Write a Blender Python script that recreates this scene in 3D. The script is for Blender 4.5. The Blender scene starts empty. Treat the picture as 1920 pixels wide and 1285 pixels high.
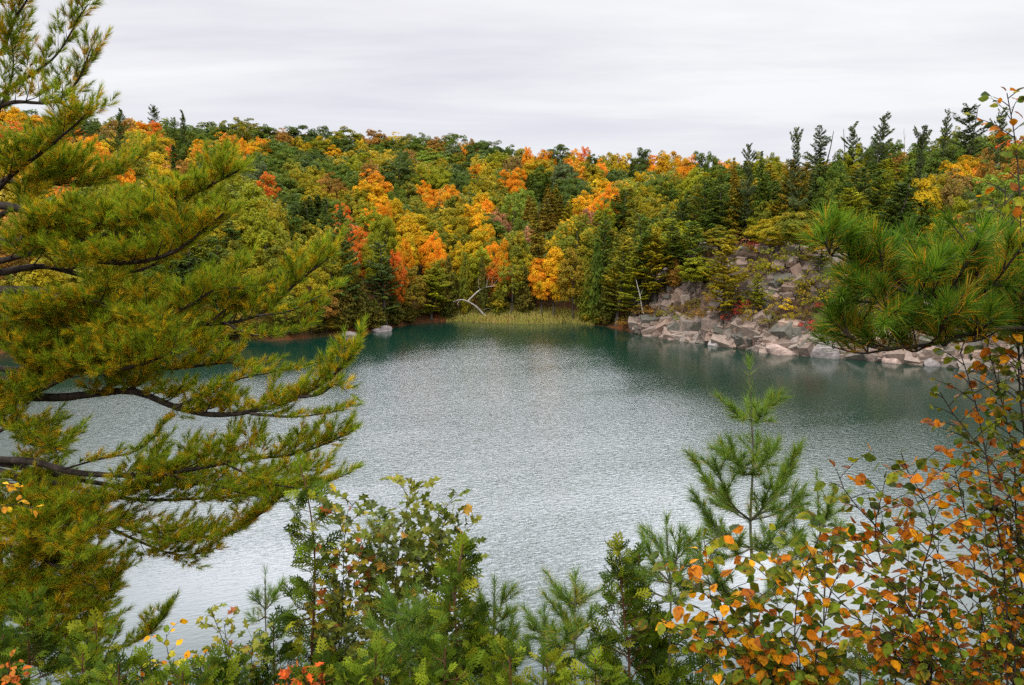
import bpy, bmesh, math, random
import numpy as np
from mathutils import Vector, kdtree
from mathutils.bvhtree import BVHTree

scene = bpy.context.scene
rng = np.random.default_rng(7)
random.seed(7)

# ------------------------------------------------------------------ camera
F, CX, CY = 1600.0, 960.0, 642.5            # photograph in its own 1920 x 1285 pixels
CAM_Z = 20.0
PITCH = math.atan(220.5 / F)
cam_data = bpy.data.cameras.new("camera")
cam_data.sensor_width = 36.0
cam_data.lens = 36.0 * F / 1920.0
cam_data.clip_start = 0.1
cam_data.clip_end = 8000
cam = bpy.data.objects.new("camera", cam_data)
scene.collection.objects.link(cam)
cam.location = (0, 0, CAM_Z)
cam.rotation_euler = (math.pi / 2 - PITCH, 0, 0)
scene.camera = cam

# ------------------------------------------------------------------ sky, sun, exposure
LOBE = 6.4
SUN_EL, SUN_AZ = math.radians(48), math.radians(205)     # overcast, light mostly from behind left
world = bpy.data.worlds.new("World")
scene.world = world
world.use_nodes = True
wn, wl = world.node_tree.nodes, world.node_tree.links
wn.clear()


def W(kind, **kw):
    n = wn.new(kind)
    for k, v in kw.items():
        setattr(n, k, v)
    return n


def wmath(op, a, b=None):
    n = W("ShaderNodeMath", operation=op)
    for i, v in enumerate((a, b)):
        if v is None:
            continue
        if isinstance(v, (int, float)):
            n.inputs[i].default_value = v
        else:
            wl.new(v, n.inputs[i])
    return n.outputs[0]


sky = W("ShaderNodeTexSky", sky_type="NISHITA", sun_disc=False)
sky.sun_elevation = SUN_EL
sky.sun_rotation = SUN_AZ
bg_sky = W("ShaderNodeBackground")
bg_sky.inputs["Strength"].default_value = 0.08
wl.new(sky.outputs[0], bg_sky.inputs["Color"])
tc = W("ShaderNodeTexCoord")
sep = W("ShaderNodeSeparateXYZ")
wl.new(tc.outputs["Generated"], sep.inputs[0])
zc = wmath("MAXIMUM", sep.outputs[2], 0.0)
den = wmath("ADD", zc, 0.07)
comb = W("ShaderNodeCombineXYZ")                     # the cloud deck seen in perspective
wl.new(wmath("DIVIDE", sep.outputs[0], den), comb.inputs[0])
wl.new(wmath("DIVIDE", sep.outputs[1], den), comb.inputs[1])
mp = W("ShaderNodeMapping")
mp.inputs["Rotation"].default_value = (0, 0, math.radians(8))
mp.inputs["Scale"].default_value = (0.30, 0.62, 1)
mp.inputs["Location"].default_value = (1.3, 0.35, 0)
wl.new(comb.outputs[0], mp.inputs[0])
nz = W("ShaderNodeTexNoise")
nz.inputs["Scale"].default_value = 1.0
nz.inputs["Detail"].default_value = 9
nz.inputs["Roughness"].default_value = 0.58
nz.inputs["Distortion"].default_value = 0.35
wl.new(mp.outputs[0], nz.inputs["Vector"])
rp = W("ShaderNodeValToRGB")
rp.color_ramp.elements[0].position = 0.38
rp.color_ramp.elements[0].color = (0.745, 0.735, 0.805, 1)
rp.color_ramp.elements[1].position = 0.62
rp.color_ramp.elements[1].color = (0.94, 0.942, 0.958, 1)
wl.new(nz.outputs[0], rp.inputs[0])
hz = W("ShaderNodeMapRange")                         # bluer, even band at the horizon
hz.inputs[1].default_value = 0.03
hz.inputs[2].default_value = 0.17
hz.inputs[3].default_value = 0.75
hz.inputs[4].default_value = 0.0
hz.interpolation_type = "SMOOTHSTEP"
wl.new(zc, hz.inputs[0])
mixh = W("ShaderNodeMix", data_type="RGBA")
wl.new(hz.outputs[0], mixh.inputs[0])
wl.new(rp.outputs[0], mixh.inputs[6])
mixh.inputs[7].default_value = (0.765, 0.785, 0.845, 1)
zen = W("ShaderNodeMapRange")                        # an overcast sky is brighter overhead
zen.inputs[1].default_value = 0.24
zen.inputs[2].default_value = 0.62
zen.inputs[3].default_value = 0.97
zen.inputs[4].default_value = 2.7
wl.new(zc, zen.inputs[0])
dot = W("ShaderNodeVectorMath", operation="DOT_PRODUCT")   # added bright sky patch ahead, kept above the frame to brighten the lake's reflection
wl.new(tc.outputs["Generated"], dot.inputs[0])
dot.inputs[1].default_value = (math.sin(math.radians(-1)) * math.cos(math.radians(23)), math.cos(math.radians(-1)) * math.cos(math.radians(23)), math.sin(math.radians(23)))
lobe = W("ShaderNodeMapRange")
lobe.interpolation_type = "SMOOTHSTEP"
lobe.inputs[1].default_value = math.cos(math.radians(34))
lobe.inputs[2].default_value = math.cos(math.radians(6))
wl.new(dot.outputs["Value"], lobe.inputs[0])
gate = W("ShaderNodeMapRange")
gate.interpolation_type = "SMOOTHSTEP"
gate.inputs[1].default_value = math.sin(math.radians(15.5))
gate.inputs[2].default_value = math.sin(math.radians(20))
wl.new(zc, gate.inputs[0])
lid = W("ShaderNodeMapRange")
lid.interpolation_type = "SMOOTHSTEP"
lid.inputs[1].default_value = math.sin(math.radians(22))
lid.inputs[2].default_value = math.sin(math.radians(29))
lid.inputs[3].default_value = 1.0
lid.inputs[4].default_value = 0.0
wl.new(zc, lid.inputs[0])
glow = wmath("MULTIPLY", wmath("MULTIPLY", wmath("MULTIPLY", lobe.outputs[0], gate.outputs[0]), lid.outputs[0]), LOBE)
bg_cl = W("ShaderNodeBackground")
wl.new(mixh.outputs[2], bg_cl.inputs["Color"])
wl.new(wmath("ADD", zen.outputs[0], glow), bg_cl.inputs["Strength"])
mixs = W("ShaderNodeMixShader")
mixs.inputs[0].default_value = 0.94
wl.new(bg_sky.outputs[0], mixs.inputs[1])
wl.new(bg_cl.outputs[0], mixs.inputs[2])
wout = W("ShaderNodeOutputWorld")
wl.new(mixs.outputs[0], wout.inputs[0])

sun_data = bpy.data.lights.new("sun", "SUN")
sun_data.energy = 1.2
sun_data.angle = math.radians(14)
sun_data.color = (1.0, 0.95, 0.86)
sun = bpy.data.objects.new("sun", sun_data)
scene.collection.objects.link(sun)
_d = Vector((math.sin(SUN_AZ) * math.cos(SUN_EL), math.cos(SUN_AZ) * math.cos(SUN_EL), math.sin(SUN_EL)))
sun.rotation_euler = _d.to_track_quat("Z", "Y").to_euler()

scene.view_settings.view_transform = "Standard"
scene.view_settings.look = "None"
scene.view_settings.exposure = 0.12
scene.view_settings.gamma = 1.0
scene.render.film_transparent = False
scene.cycles.max_bounces = 6
scene.cycles.diffuse_bounces = 3
scene.cycles.glossy_bounces = 2
scene.cycles.transmission_bounces = 4
scene.cycles.use_denoising = False

# ------------------------------------------------------------------ rays through the lens
FWD = np.array([0, math.cos(PITCH), -math.sin(PITCH)])
UPV = np.array([0, math.sin(PITCH), math.cos(PITCH)])
RGT = np.array([1.0, 0, 0])
EYE = np.array([0, 0, CAM_Z])


def ray(px, py):
    return FWD + RGT * ((px - CX) / F) + UPV * ((CY - py) / F)


def at(px, py, Y):
    """The point Y metres ahead of the camera that the photograph shows at a pixel."""
    d = ray(px, py)
    return EYE + d * (Y / d[1])


def on_water(px, py):
    d = ray(px, py)
    p = EYE + d * (-CAM_Z / d[2])
    return p[:2]


# ------------------------------------------------------------------ materials
def new_mat(name):
    m = bpy.data.materials.new(name)
    m.use_nodes = True
    nt = m.node_tree
    nt.nodes.clear()
    return m, nt


def node(nt, kind, **kw):
    n = nt.nodes.new(kind)
    for k, v in kw.items():
        setattr(n, k, v)
    return n


def principled(nt, rough=0.7, spec=0.3):
    p = node(nt, "ShaderNodeBsdfPrincipled")
    p.inputs["Roughness"].default_value = rough
    p.inputs["Specular IOR Level"].default_value = spec
    o = node(nt, "ShaderNodeOutputMaterial")
    return p, o


def leaf_shader(nt, col, rough=0.55, spec=0.25, trans=0.3, boost=1.3):
    """Leaf: reflects, and lets some light through."""
    p, o = principled(nt, rough, spec)
    nt.links.new(col, p.inputs["Base Color"])
    t = node(nt, "ShaderNodeBsdfTranslucent")
    mul = node(nt, "ShaderNodeMix", data_type="RGBA", blend_type="MULTIPLY")
    mul.inputs[0].default_value = 1
    nt.links.new(col, mul.inputs[6])
    mul.inputs[7].default_value = (boost, boost, boost * 0.6, 1)
    nt.links.new(mul.outputs[2], t.inputs["Color"])
    mx = node(nt, "ShaderNodeMixShader")
    mx.inputs[0].default_value = trans
    nt.links.new(p.outputs[0], mx.inputs[1])
    nt.links.new(t.outputs[0], mx.inputs[2])
    nt.links.new(mx.outputs[0], o.inputs[0])


def mat_attr_leaf(name, trans=0.3, rough=0.5, spec=0.3, spots=False):
    m, nt = new_mat(name)
    a = node(nt, "ShaderNodeAttribute", attribute_name="Col")
    col = a.outputs["Color"]
    if spots:
        tcn = node(nt, "ShaderNodeTexCoord")
        n = node(nt, "ShaderNodeTexNoise")
        n.inputs["Scale"].default_value = 55
        n.inputs["Detail"].default_value = 3
        nt.links.new(tcn.outputs["Object"], n.inputs["Vector"])
        r = node(nt, "ShaderNodeValToRGB")
        e = r.color_ramp.elements
        e[0].position, e[0].color = 0.34, (.34, .26, .24, 1)
        e[1].position, e[1].color = 0.62, (1.15, 1.12, 1.05, 1)
        x = e.new(0.46)
        x.color = (.92, .9, .88, 1)
        nt.links.new(n.outputs[0], r.inputs[0])
        mul = node(nt, "ShaderNodeMix", data_type="RGBA", blend_type="MULTIPLY")
        mul.inputs[0].default_value = 1
        nt.links.new(col, mul.inputs[6])
        nt.links.new(r.outputs[0], mul.inputs[7])
        col = mul.outputs[2]
    leaf_shader(nt, col, rough, spec, trans)
    return m


def mat_far_leaf(name, trans=0.25):
    """Crown colour from the tree (object colour), a second colour where its leaves have turned, per-leaf variation from the mesh."""
    m, nt = new_mat(name)
    oi = node(nt, "ShaderNodeObjectInfo")
    sec = node(nt, "ShaderNodeAttribute", attribute_name="turned", attribute_type="OBJECT")
    a = node(nt, "ShaderNodeAttribute", attribute_name="Col")
    tcn = node(nt, "ShaderNodeTexCoord")
    add = node(nt, "ShaderNodeVectorMath", operation="ADD")
    rnd = node(nt, "ShaderNodeVectorMath", operation="SCALE")
    rnd.inputs[0].default_value = (37, 91, 53)
    nt.links.new(oi.outputs["Random"], rnd.inputs["Scale"])
    nt.links.new(tcn.outputs["Object"], add.inputs[0])
    nt.links.new(rnd.outputs[0], add.inputs[1])
    n = node(nt, "ShaderNodeTexNoise")
    n.inputs["Scale"].default_value = 0.35
    n.inputs["Detail"].default_value = 3
    nt.links.new(add.outputs[0], n.inputs["Vector"])
    mr = node(nt, "ShaderNodeMapRange")
    mr.inputs[1].default_value = 0.47
    mr.inputs[2].default_value = 0.63
    nt.links.new(n.outputs[0], mr.inputs[0])
    mx = node(nt, "ShaderNodeMix", data_type="RGBA")
    nt.links.new(mr.outputs[0], mx.inputs[0])
    nt.links.new(oi.outputs["Color"], mx.inputs[6])
    nt.links.new(sec.outputs["Color"], mx.inputs[7])
    mul = node(nt, "ShaderNodeMix", data_type="RGBA", blend_type="MULTIPLY")
    mul.inputs[0].default_value = 1
    nt.links.new(mx.outputs[2], mul.inputs[6])
    nt.links.new(a.outputs["Color"], mul.inputs[7])
    leaf_shader(nt, mul.outputs[2], 0.7, 0.08, trans)
    return m


def mat_bark(name, c1, c2, scale=12, bump=0.6, zstretch=0.25):
    m, nt = new_mat(name)
    p, o = principled(nt, 0.85, 0.2)
    tcn = node(nt, "ShaderNodeTexCoord")
    mpn = node(nt, "ShaderNodeMapping")
    mpn.inputs["Scale"].default_value = (1, 1, zstretch)
    nt.links.new(tcn.outputs["Object"], mpn.inputs[0])
    n = node(nt, "ShaderNodeTexNoise")
    n.inputs["Scale"].default_value = scale
    n.inputs["Detail"].default_value = 5
    nt.links.new(mpn.outputs[0], n.inputs["Vector"])
    r = node(nt, "ShaderNodeValToRGB")
    r.color_ramp.elements[0].position = 0.35
    r.color_ramp.elements[0].color = (*c1, 1)
    r.color_ramp.elements[1].position = 0.65
    r.color_ramp.elements[1].color = (*c2, 1)
    nt.links.new(n.outputs[0], r.inputs[0])
    nt.links.new(r.outputs[0], p.inputs["Base Color"])
    b = node(nt, "ShaderNodeBump")
    b.inputs["Strength"].default_value = bump
    b.inputs["Distance"].default_value = 0.02
    nt.links.new(n.outputs[0], b.inputs["Height"])
    nt.links.new(b.outputs[0], p.inputs["Normal"])
    nt.links.new(p.outputs[0], o.inputs[0])
    return m


M_FAR = mat_far_leaf("far_foliage")
M_NEEDLE = mat_attr_leaf("pine_needles", 0.38, 0.55, 0.12)
M_LEAF = mat_attr_leaf("shrub_leaves", 0.35, 0.5, 0.1, True)
M_CEDAR = mat_attr_leaf("cedar_sprays", 0.22, 0.65, 0.08)
M_REED = mat_attr_leaf("reed_blades", 0.3, 0.6, 0.2)
M_BARK = mat_bark("dark_bark", (0.018, 0.014, 0.011), (0.06, 0.045, 0.035), 14)
M_FARBARK = mat_bark("forest_bark", (0.05, 0.04, 0.033), (0.13, 0.11, 0.09), 2)
M_REDBARK = mat_bark("cedar_bark", (0.07, 0.028, 0.014), (0.17, 0.075, 0.04), 25)
M_GREYBARK = mat_bark("sapling_bark", (0.07, 0.07, 0.05), (0.16, 0.15, 0.11), 30)
M_DEADWOOD = mat_bark("bleached_wood", (0.24, 0.21, 0.18), (0.48, 0.43, 0.37), 3)
M_BIRCHBARK = mat_bark("birch_bark", (0.45, 0.40, 0.35), (0.72, 0.68, 0.62), 2.5, 0.2, 2.0)


def mat_ground():
    m, nt = new_mat("forest_floor")
    p, o = principled(nt, 0.95, 0.1)
    g = node(nt, "ShaderNodeNewGeometry")
    n1 = node(nt, "ShaderNodeTexNoise")
    n1.inputs["Scale"].default_value = 0.12
    n1.inputs["Detail"].default_value = 6
    n2 = node(nt, "ShaderNodeTexNoise")
    n2.inputs["Scale"].default_value = 3.0
    n2.inputs["Detail"].default_value = 8
    nt.links.new(g.outputs["Position"], n1.inputs["Vector"])
    nt.links.new(g.outputs["Position"], n2.inputs["Vector"])
    r1 = node(nt, "ShaderNodeValToRGB")
    e = r1.color_ramp.elements
    e[0].position, e[0].color = 0.35, (0.03, 0.035, 0.012, 1)
    e[1].position, e[1].color = 0.66, (0.17, 0.07, 0.03, 1)
    x = e.new(0.5)
    x.color = (0.085, 0.045, 0.022, 1)
    nt.links.new(n1.outputs[0], r1.inputs[0])
    r2 = node(nt, "ShaderNodeValToRGB")
    r2.color_ramp.elements[0].position, r2.color_ramp.elements[0].color = 0.35, (0.35, 0.33, 0.3, 1)
    r2.color_ramp.elements[1].position, r2.color_ramp.elements[1].color = 0.7, (1.6, 1.4, 1.1, 1)
    nt.links.new(n2.outputs[0], r2.inputs[0])
    mul = node(nt, "ShaderNodeMix", data_type="RGBA", blend_type="MULTIPLY")
    mul.inputs[0].default_value = 1
    nt.links.new(r1.outputs[0], mul.inputs[6])
    nt.links.new(r2.outputs[0], mul.inputs[7])
    nt.links.new(mul.outputs[2], p.inputs["Base Color"])
    b = node(nt, "ShaderNodeBump")
    b.inputs["Strength"].default_value = 0.8
    b.inputs["Distance"].default_value = 0.3
    nt.links.new(n2.outputs[0], b.inputs["Height"])
    nt.links.new(b.outputs[0], p.inputs["Normal"])
    nt.links.new(p.outputs[0], o.inputs[0])
    return m


def mat_rock():
    m, nt = new_mat("weathered_rock")
    p, o = principled(nt, 0.85, 0.25)
    a = node(nt, "ShaderNodeAttribute", attribute_name="Col")
    g = node(nt, "ShaderNodeNewGeometry")
    n2 = node(nt, "ShaderNodeTexNoise")
    n2.inputs["Scale"].default_value = 1.6
    n2.inputs["Detail"].default_value = 9
    n2.inputs["Roughness"].default_value = 0.65
    nt.links.new(g.outputs["Position"], n2.inputs["Vector"])
    r2 = node(nt, "ShaderNodeValToRGB")
    e = r2.color_ramp.elements
    e[0].position, e[0].color = 0.38, (0.74, 0.72, 0.72, 1)
    e[1].position, e[1].color = 0.62, (1.10, 1.08, 1.06, 1)
    nt.links.new(n2.outputs[0], r2.inputs[0])
    mul = node(nt, "ShaderNodeMix", data_type="RGBA", blend_type="MULTIPLY")
    mul.inputs[0].default_value = 1
    nt.links.new(a.outputs["Color"], mul.inputs[6])
    nt.links.new(r2.outputs[0], mul.inputs[7])
    nt.links.new(mul.outputs[2], p.inputs["Base Color"])
    b = node(nt, "ShaderNodeBump")
    b.inputs["Strength"].default_value = 0.6
    b.inputs["Distance"].default_value = 0.2
    nt.links.new(n2.outputs[0], b.inputs["Height"])
    nt.links.new(b.outputs[0], p.inputs["Normal"])
    nt.links.new(p.outputs[0], o.inputs[0])
    return m


def mat_water():
    m, nt = new_mat("lake_water")
    p, o = principled(nt, 0.13, 0.5)
    p.inputs["IOR"].default_value = 1.6
    g = node(nt, "ShaderNodeNewGeometry")
    p.inputs["Base Color"].default_value = (0.003, 0.029, 0.018, 1)
    rot = node(nt, "ShaderNodeMapping")
    rot.vector_type = "TEXTURE"
    rot.inputs["Rotation"].default_value = (0, 0, math.radians(24))
    rot.inputs["Scale"].default_value = (2.4, 1.0, 1.0)
    nt.links.new(g.outputs["Position"], rot.inputs[0])
    n1 = node(nt, "ShaderNodeTexNoise")                # wind ripples, crests long across the view
    n1.inputs["Scale"].default_value = 3.8
    n1.inputs["Detail"].default_value = 3
    n1.inputs["Roughness"].default_value = 0.55
    n1.inputs["Distortion"].default_value = 0.4
    nt.links.new(rot.outputs[0], n1.inputs["Vector"])
    n3 = node(nt, "ShaderNodeTexNoise")                # smaller ripples
    n3.inputs["Scale"].default_value = 7.0
    n3.inputs["Detail"].default_value = 2
    nt.links.new(rot.outputs[0], n3.inputs["Vector"])
    n2 = node(nt, "ShaderNodeTexNoise")                # gusts and calm patches
    n2.inputs["Scale"].default_value = 0.07
    n2.inputs["Detail"].default_value = 3
    lane = node(nt, "ShaderNodeMapping", vector_type="TEXTURE")
    lane.inputs["Rotation"].default_value = (0, 0, math.radians(20))
    lane.inputs["Scale"].default_value = (3.0, 1.0, 1.0)
    nt.links.new(g.outputs["Position"], lane.inputs[0])
    nt.links.new(lane.outputs[0], n2.inputs["Vector"])
    gust = node(nt, "ShaderNodeMapRange")
    gust.inputs[1].default_value = 0.35
    gust.inputs[2].default_value = 0.62
    gust.inputs[3].default_value = 0.5
    gust.inputs[4].default_value = 1.0
    nt.links.new(n2.outputs[0], gust.inputs[0])
    sh = node(nt, "ShaderNodeAttribute", attribute_name="wind")    # calmer close under the wooded shores
    mulw = node(nt, "ShaderNodeMath", operation="MULTIPLY")
    nt.links.new(gust.outputs[0], mulw.inputs[0])
    nt.links.new(sh.outputs["Fac"], mulw.inputs[1])
    sm = node(nt, "ShaderNodeMath", operation="MULTIPLY_ADD")
    nt.links.new(n3.outputs[0], sm.inputs[0])
    sm.inputs[1].default_value = 0.22
    nt.links.new(n1.outputs[0], sm.inputs[2])
    hh = node(nt, "ShaderNodeMath", operation="MULTIPLY")
    nt.links.new(sm.outputs[0], hh.inputs[0])
    nt.links.new(mulw.outputs[0], hh.inputs[1])
    b = node(nt, "ShaderNodeBump")
    b.inputs["Strength"].default_value = 1.0
    b.inputs["Distance"].default_value = 0.066
    nt.links.new(hh.outputs[0], b.inputs["Height"])
    nt.links.new(b.outputs[0], p.inputs["Normal"])
    nt.links.new(p.outputs[0], o.inputs[0])
    return m


M_GROUND = mat_ground()
M_ROCK = mat_rock()
M_WATER = mat_water()


def mat_plain(name, c, rough=0.8):
    m, nt = new_mat(name)
    p, o = principled(nt, rough, 0.3)
    n = node(nt, "ShaderNodeTexNoise")
    n.inputs["Scale"].default_value = 20
    r = node(nt, "ShaderNodeValToRGB")
    r.color_ramp.elements[0].color = (*[v * 0.8 for v in c], 1)
    r.color_ramp.elements[1].color = (*[min(1, v * 1.15) for v in c], 1)
    nt.links.new(n.outputs[0], r.inputs[0])
    nt.links.new(r.outputs[0], p.inputs["Base Color"])
    nt.links.new(p.outputs[0], o.inputs[0])
    return m


# ------------------------------------------------------------------ mesh helpers
def unit(v):
    v = np.asarray(v, float)
    n = np.linalg.norm(v, axis=-1, keepdims=True)
    return v / np.maximum(n, 1e-9)


class Geo:
    """Collects vertices, faces and vertex colours; build() links them as ONE mesh object."""

    def __init__(self):
        self.v, self.c, self.f3, self.f4, self.n = [], [], [], [], 0

    def add(self, v, tris=None, quads=None, col=(1, 1, 1)):
        v = np.asarray(v, float).reshape(-1, 3)
        c = np.broadcast_to(np.asarray(col, float), (len(v), 3))
        self.v.append(v)
        self.c.append(c)
        if tris is not None and len(tris):
            self.f3.append(np.asarray(tris).reshape(-1, 3) + self.n)
        if quads is not None and len(quads):
            self.f4.append(np.asarray(quads).reshape(-1, 4) + self.n)
        self.n += len(v)

    def mesh(self, name, mat, origin=(0, 0, 0), smooth=False):
        v = np.concatenate(self.v) - np.asarray(origin, float)
        c = np.concatenate(self.c)
        f3 = np.concatenate(self.f3) if self.f3 else np.zeros((0, 3), int)
        f4 = np.concatenate(self.f4) if self.f4 else np.zeros((0, 4), int)
        me = bpy.data.meshes.new(name)
        me.vertices.add(len(v))
        me.vertices.foreach_set("co", v.astype(np.float32).ravel())
        loops = np.concatenate([f3.ravel(), f4.ravel()]).astype(np.int32)
        me.loops.add(len(loops))
        me.loops.foreach_set("vertex_index", loops)
        starts = np.concatenate([np.arange(len(f3)) * 3, len(f3) * 3 + np.arange(len(f4)) * 4]).astype(np.int32)
        me.polygons.add(len(starts))
        me.polygons.foreach_set("loop_start", starts)
        if mat is M_ROCK:                                   # rock keeps its hard edges
            me.polygons.foreach_set("use_smooth", np.zeros(len(starts), bool))
        elif smooth:
            me.polygons.foreach_set("use_smooth", np.ones(len(starts), bool))
        ca = me.color_attributes.new("Col", "FLOAT_COLOR", "POINT")
        ca.data.foreach_set("color", np.concatenate([c, np.ones((len(c), 1))], 1).astype(np.float32).ravel())
        me.update(calc_edges=True)
        me.materials.append(mat)
        return me

    def build(self, name, mat, parent=None, origin=None, smooth=False):
        org = np.array(parent["_o"]) if origin is None and parent is not None else (np.zeros(3) if origin is None else np.asarray(origin, float))
        o = bpy.data.objects.new(name, self.mesh(name, mat, org, smooth))
        scene.collection.objects.link(o)
        if parent is not None:
            o.parent = parent
        elif origin is not None:
            o.location = origin
        o["_o"] = [float(x) for x in org]
        return o


def tag(o, label=None, cat=None, group=None, kind=None):
    for k, v in (("label", label), ("category", cat), ("group", group), ("kind", kind)):
        if v:
            o[k] = v
    return o


def thing(name, label, cat, loc, group=None):
    o = bpy.data.objects.new(name, None)
    o.empty_display_size = 0.3
    scene.collection.objects.link(o)
    o.location = [float(x) for x in loc]
    o["_o"] = [float(x) for x in loc]
    return tag(o, label, cat, group)


def smooth_path(pts, n):
    """Catmull-Rom through the points, n samples."""
    p = np.asarray(pts, float)
    if len(p) == 2:
        t = np.linspace(0, 1, n)[:, None]
        return p[0] * (1 - t) + p[1] * t
    q = np.vstack([2 * p[0] - p[1], p, 2 * p[-1] - p[-2]])
    seg = np.linalg.norm(np.diff(p, axis=0), axis=1)
    cum = np.concatenate([[0], np.cumsum(seg)])
    s = np.linspace(0, cum[-1], n)
    i = np.clip(np.searchsorted(cum, s, side="right") - 1, 0, len(seg) - 1)
    t = ((s - cum[i]) / np.maximum(seg[i], 1e-9))[:, None]
    p0, p1, p2, p3 = q[i], q[i + 1], q[i + 2], q[i + 3]
    return 0.5 * ((2 * p1) + (-p0 + p2) * t + (2 * p0 - 5 * p1 + 4 * p2 - p3) * t ** 2 + (-p0 + 3 * p1 - 3 * p2 + p3) * t ** 3)


def tube(g, path, r0, r1, sides=6, col=(1, 1, 1), cap=True, wob=0.0):
    p = np.asarray(path, float)
    n = len(p)
    t = unit(np.gradient(p, axis=0))
    ref = np.array([0.31, 0.2, 0.93])
    if abs(t[0] @ ref) > 0.9:
        ref = np.array([1.0, 0, 0])
    a = unit(np.cross(t, ref))
    b = np.cross(t, a)
    r = np.linspace(r0, r1, n)[:, None, None]
    if wob:
        r = r * (1 + rng.normal(0, wob, (n, sides, 1)))
    ang = np.linspace(0, 2 * np.pi, sides, endpoint=False)
    ring = a[:, None, :] * np.cos(ang)[None, :, None] + b[:, None, :] * np.sin(ang)[None, :, None]
    v = (p[:, None, :] + ring * r).reshape(-1, 3)
    i, j = np.meshgrid(np.arange(n - 1), np.arange(sides), indexing="ij")
    k = (j + 1) % sides
    q = np.stack([i * sides + j, i * sides + k, (i + 1) * sides + k, (i + 1) * sides + j], -1).reshape(-1, 4)
    g.add(v, None, q, col)
    if cap:
        tip = p[-1] + t[-1] * r1 * 0.5
        m = np.arange(sides)
        base = (n - 1) * sides
        vv = np.vstack([v[base:], tip[None]])
        g.add(vv, np.stack([m, (m + 1) % sides, np.full(sides, sides)], 1), None, col)


def diamonds(g, c, nrm, size, col, aspect=0.62, tang=None):
    """Leaf-sized faces: one pointed quad per centre, slightly folded."""
    c, nrm = np.asarray(c, float), unit(nrm)
    n = len(c)
    if tang is None:
        tang = rng.normal(0, 1, (n, 3))
    t = unit(tang - nrm * np.sum(tang * nrm, 1, keepdims=True))
    b = np.cross(nrm, t)
    s = np.asarray(size, float).reshape(-1, 1)
    v = np.stack([c - t * s, c + b * s * aspect - t * s * 0.1, c + t * s, c - b * s * aspect - t * s * 0.1], 1).reshape(-1, 3)
    g.add(v, None, np.arange(4 * n).reshape(-1, 4), np.repeat(np.asarray(col, float), 4, 0))


# ------------------------------------------------------------------ value noise for the land
_perm = np.random.default_rng(3).random((64, 64))


def vnoise(x, y):
    xi, yi = np.floor(x).astype(int), np.floor(y).astype(int)
    fx, fy = x - xi, y - yi
    fx, fy = fx * fx * (3 - 2 * fx), fy * fy * (3 - 2 * fy)
    g = lambda a, b: _perm[a % 64, b % 64]
    return (g(xi, yi) * (1 - fx) + g(xi + 1, yi) * fx) * (1 - fy) + (g(xi, yi + 1) * (1 - fx) + g(xi + 1, yi + 1) * fx) * fy


# ------------------------------------------------------------------ the lake and the land around it
SHORE_PX = [(0, 662), (200, 655), (400, 645), (430, 638), (520, 639), (600, 632), (650, 628), (700, 622), (735, 614), (760, 610),
            (800, 605), (850, 602), (920, 605), (1000, 607), (1060, 605), (1100, 608), (1150, 615), (1190, 625), (1250, 633),
            (1330, 645), (1400, 655), (1440, 660), (1530, 667), (1600, 672), (1700, 680), (1780, 686), (1920, 703)]
_shore = [tuple(on_water(x, y)) for x, y in SHORE_PX]
LAKE = np.array([(-104, 116), *_shore, (84, 103), (100, 84), (98, 60), (70, 38), (34, 28), (0, 27), (-40, 29), (-80, 42), (-104, 70)])
D_PX = np.array([-800] + [p[0] for p in SHORE_PX] + [2300, 2800])
D_Y = np.array([118.0] + [p[1] for p in _shore] + [95.0, 75.0])
RIDGE = np.array([(-800, 215), (0, 215), (300, 235), (450, 235), (600, 247), (740, 252), (900, 268), (1050, 285), (1200, 297), (1330, 298),
                  (1480, 296), (1600, 288), (1750, 272), (1920, 268), (2800, 268)], float)
S_PX, S_M = np.array([-800, 0, 600, 1000, 1300, 1920, 2800]), np.array([230, 220, 190, 175, 140, 120, 120.0])
CLIFF = np.array([(-800, 2), (400, 2), (640, 2.5), (760, 1.2), (1000, .6), (1150, 1.0), (1190, 3.5), (1250, 8), (1320, 13), (1400, 14.5),
                  (1500, 14), (1600, 12), (1750, 9), (1920, 7), (2200, 5), (2800, 4)], float)


def lake_sd(x, y):
    """Distance to the shore: positive on land, negative on the water."""
    x, y = np.asarray(x, float), np.asarray(y, float)
    d2 = np.full(x.shape, 1e18)
    inside = np.zeros(x.shape, bool)
    n = len(LAKE)
    for i in range(n):
        ax, ay = LAKE[i]
        bx, by = LAKE[(i + 1) % n]
        ex, ey = bx - ax, by - ay
        t = np.clip(((x - ax) * ex + (y - ay) * ey) / (ex * ex + ey * ey), 0, 1)
        d2 = np.minimum(d2, (x - ax - t * ex) ** 2 + (y - ay - t * ey) ** 2)
        with np.errstate(divide="ignore", invalid="ignore"):
            cr = ((ay > y) != (by > y)) & (x < (bx - ax) * (y - ay) / (by - ay + 1e-12) + ax)
        inside ^= cr
    d = np.sqrt(d2)
    return np.where(inside, -d, d)


def sstep(a, b, x):
    t = np.clip((x - a) / (b - a), 0, 1)
    return t * t * (3 - 2 * t)


_rz = np.array([at(p, q, np.interp(p, D_PX, D_Y) + np.interp(p, S_PX, S_M))[2] - 13.5 for p, q in RIDGE])


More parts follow.
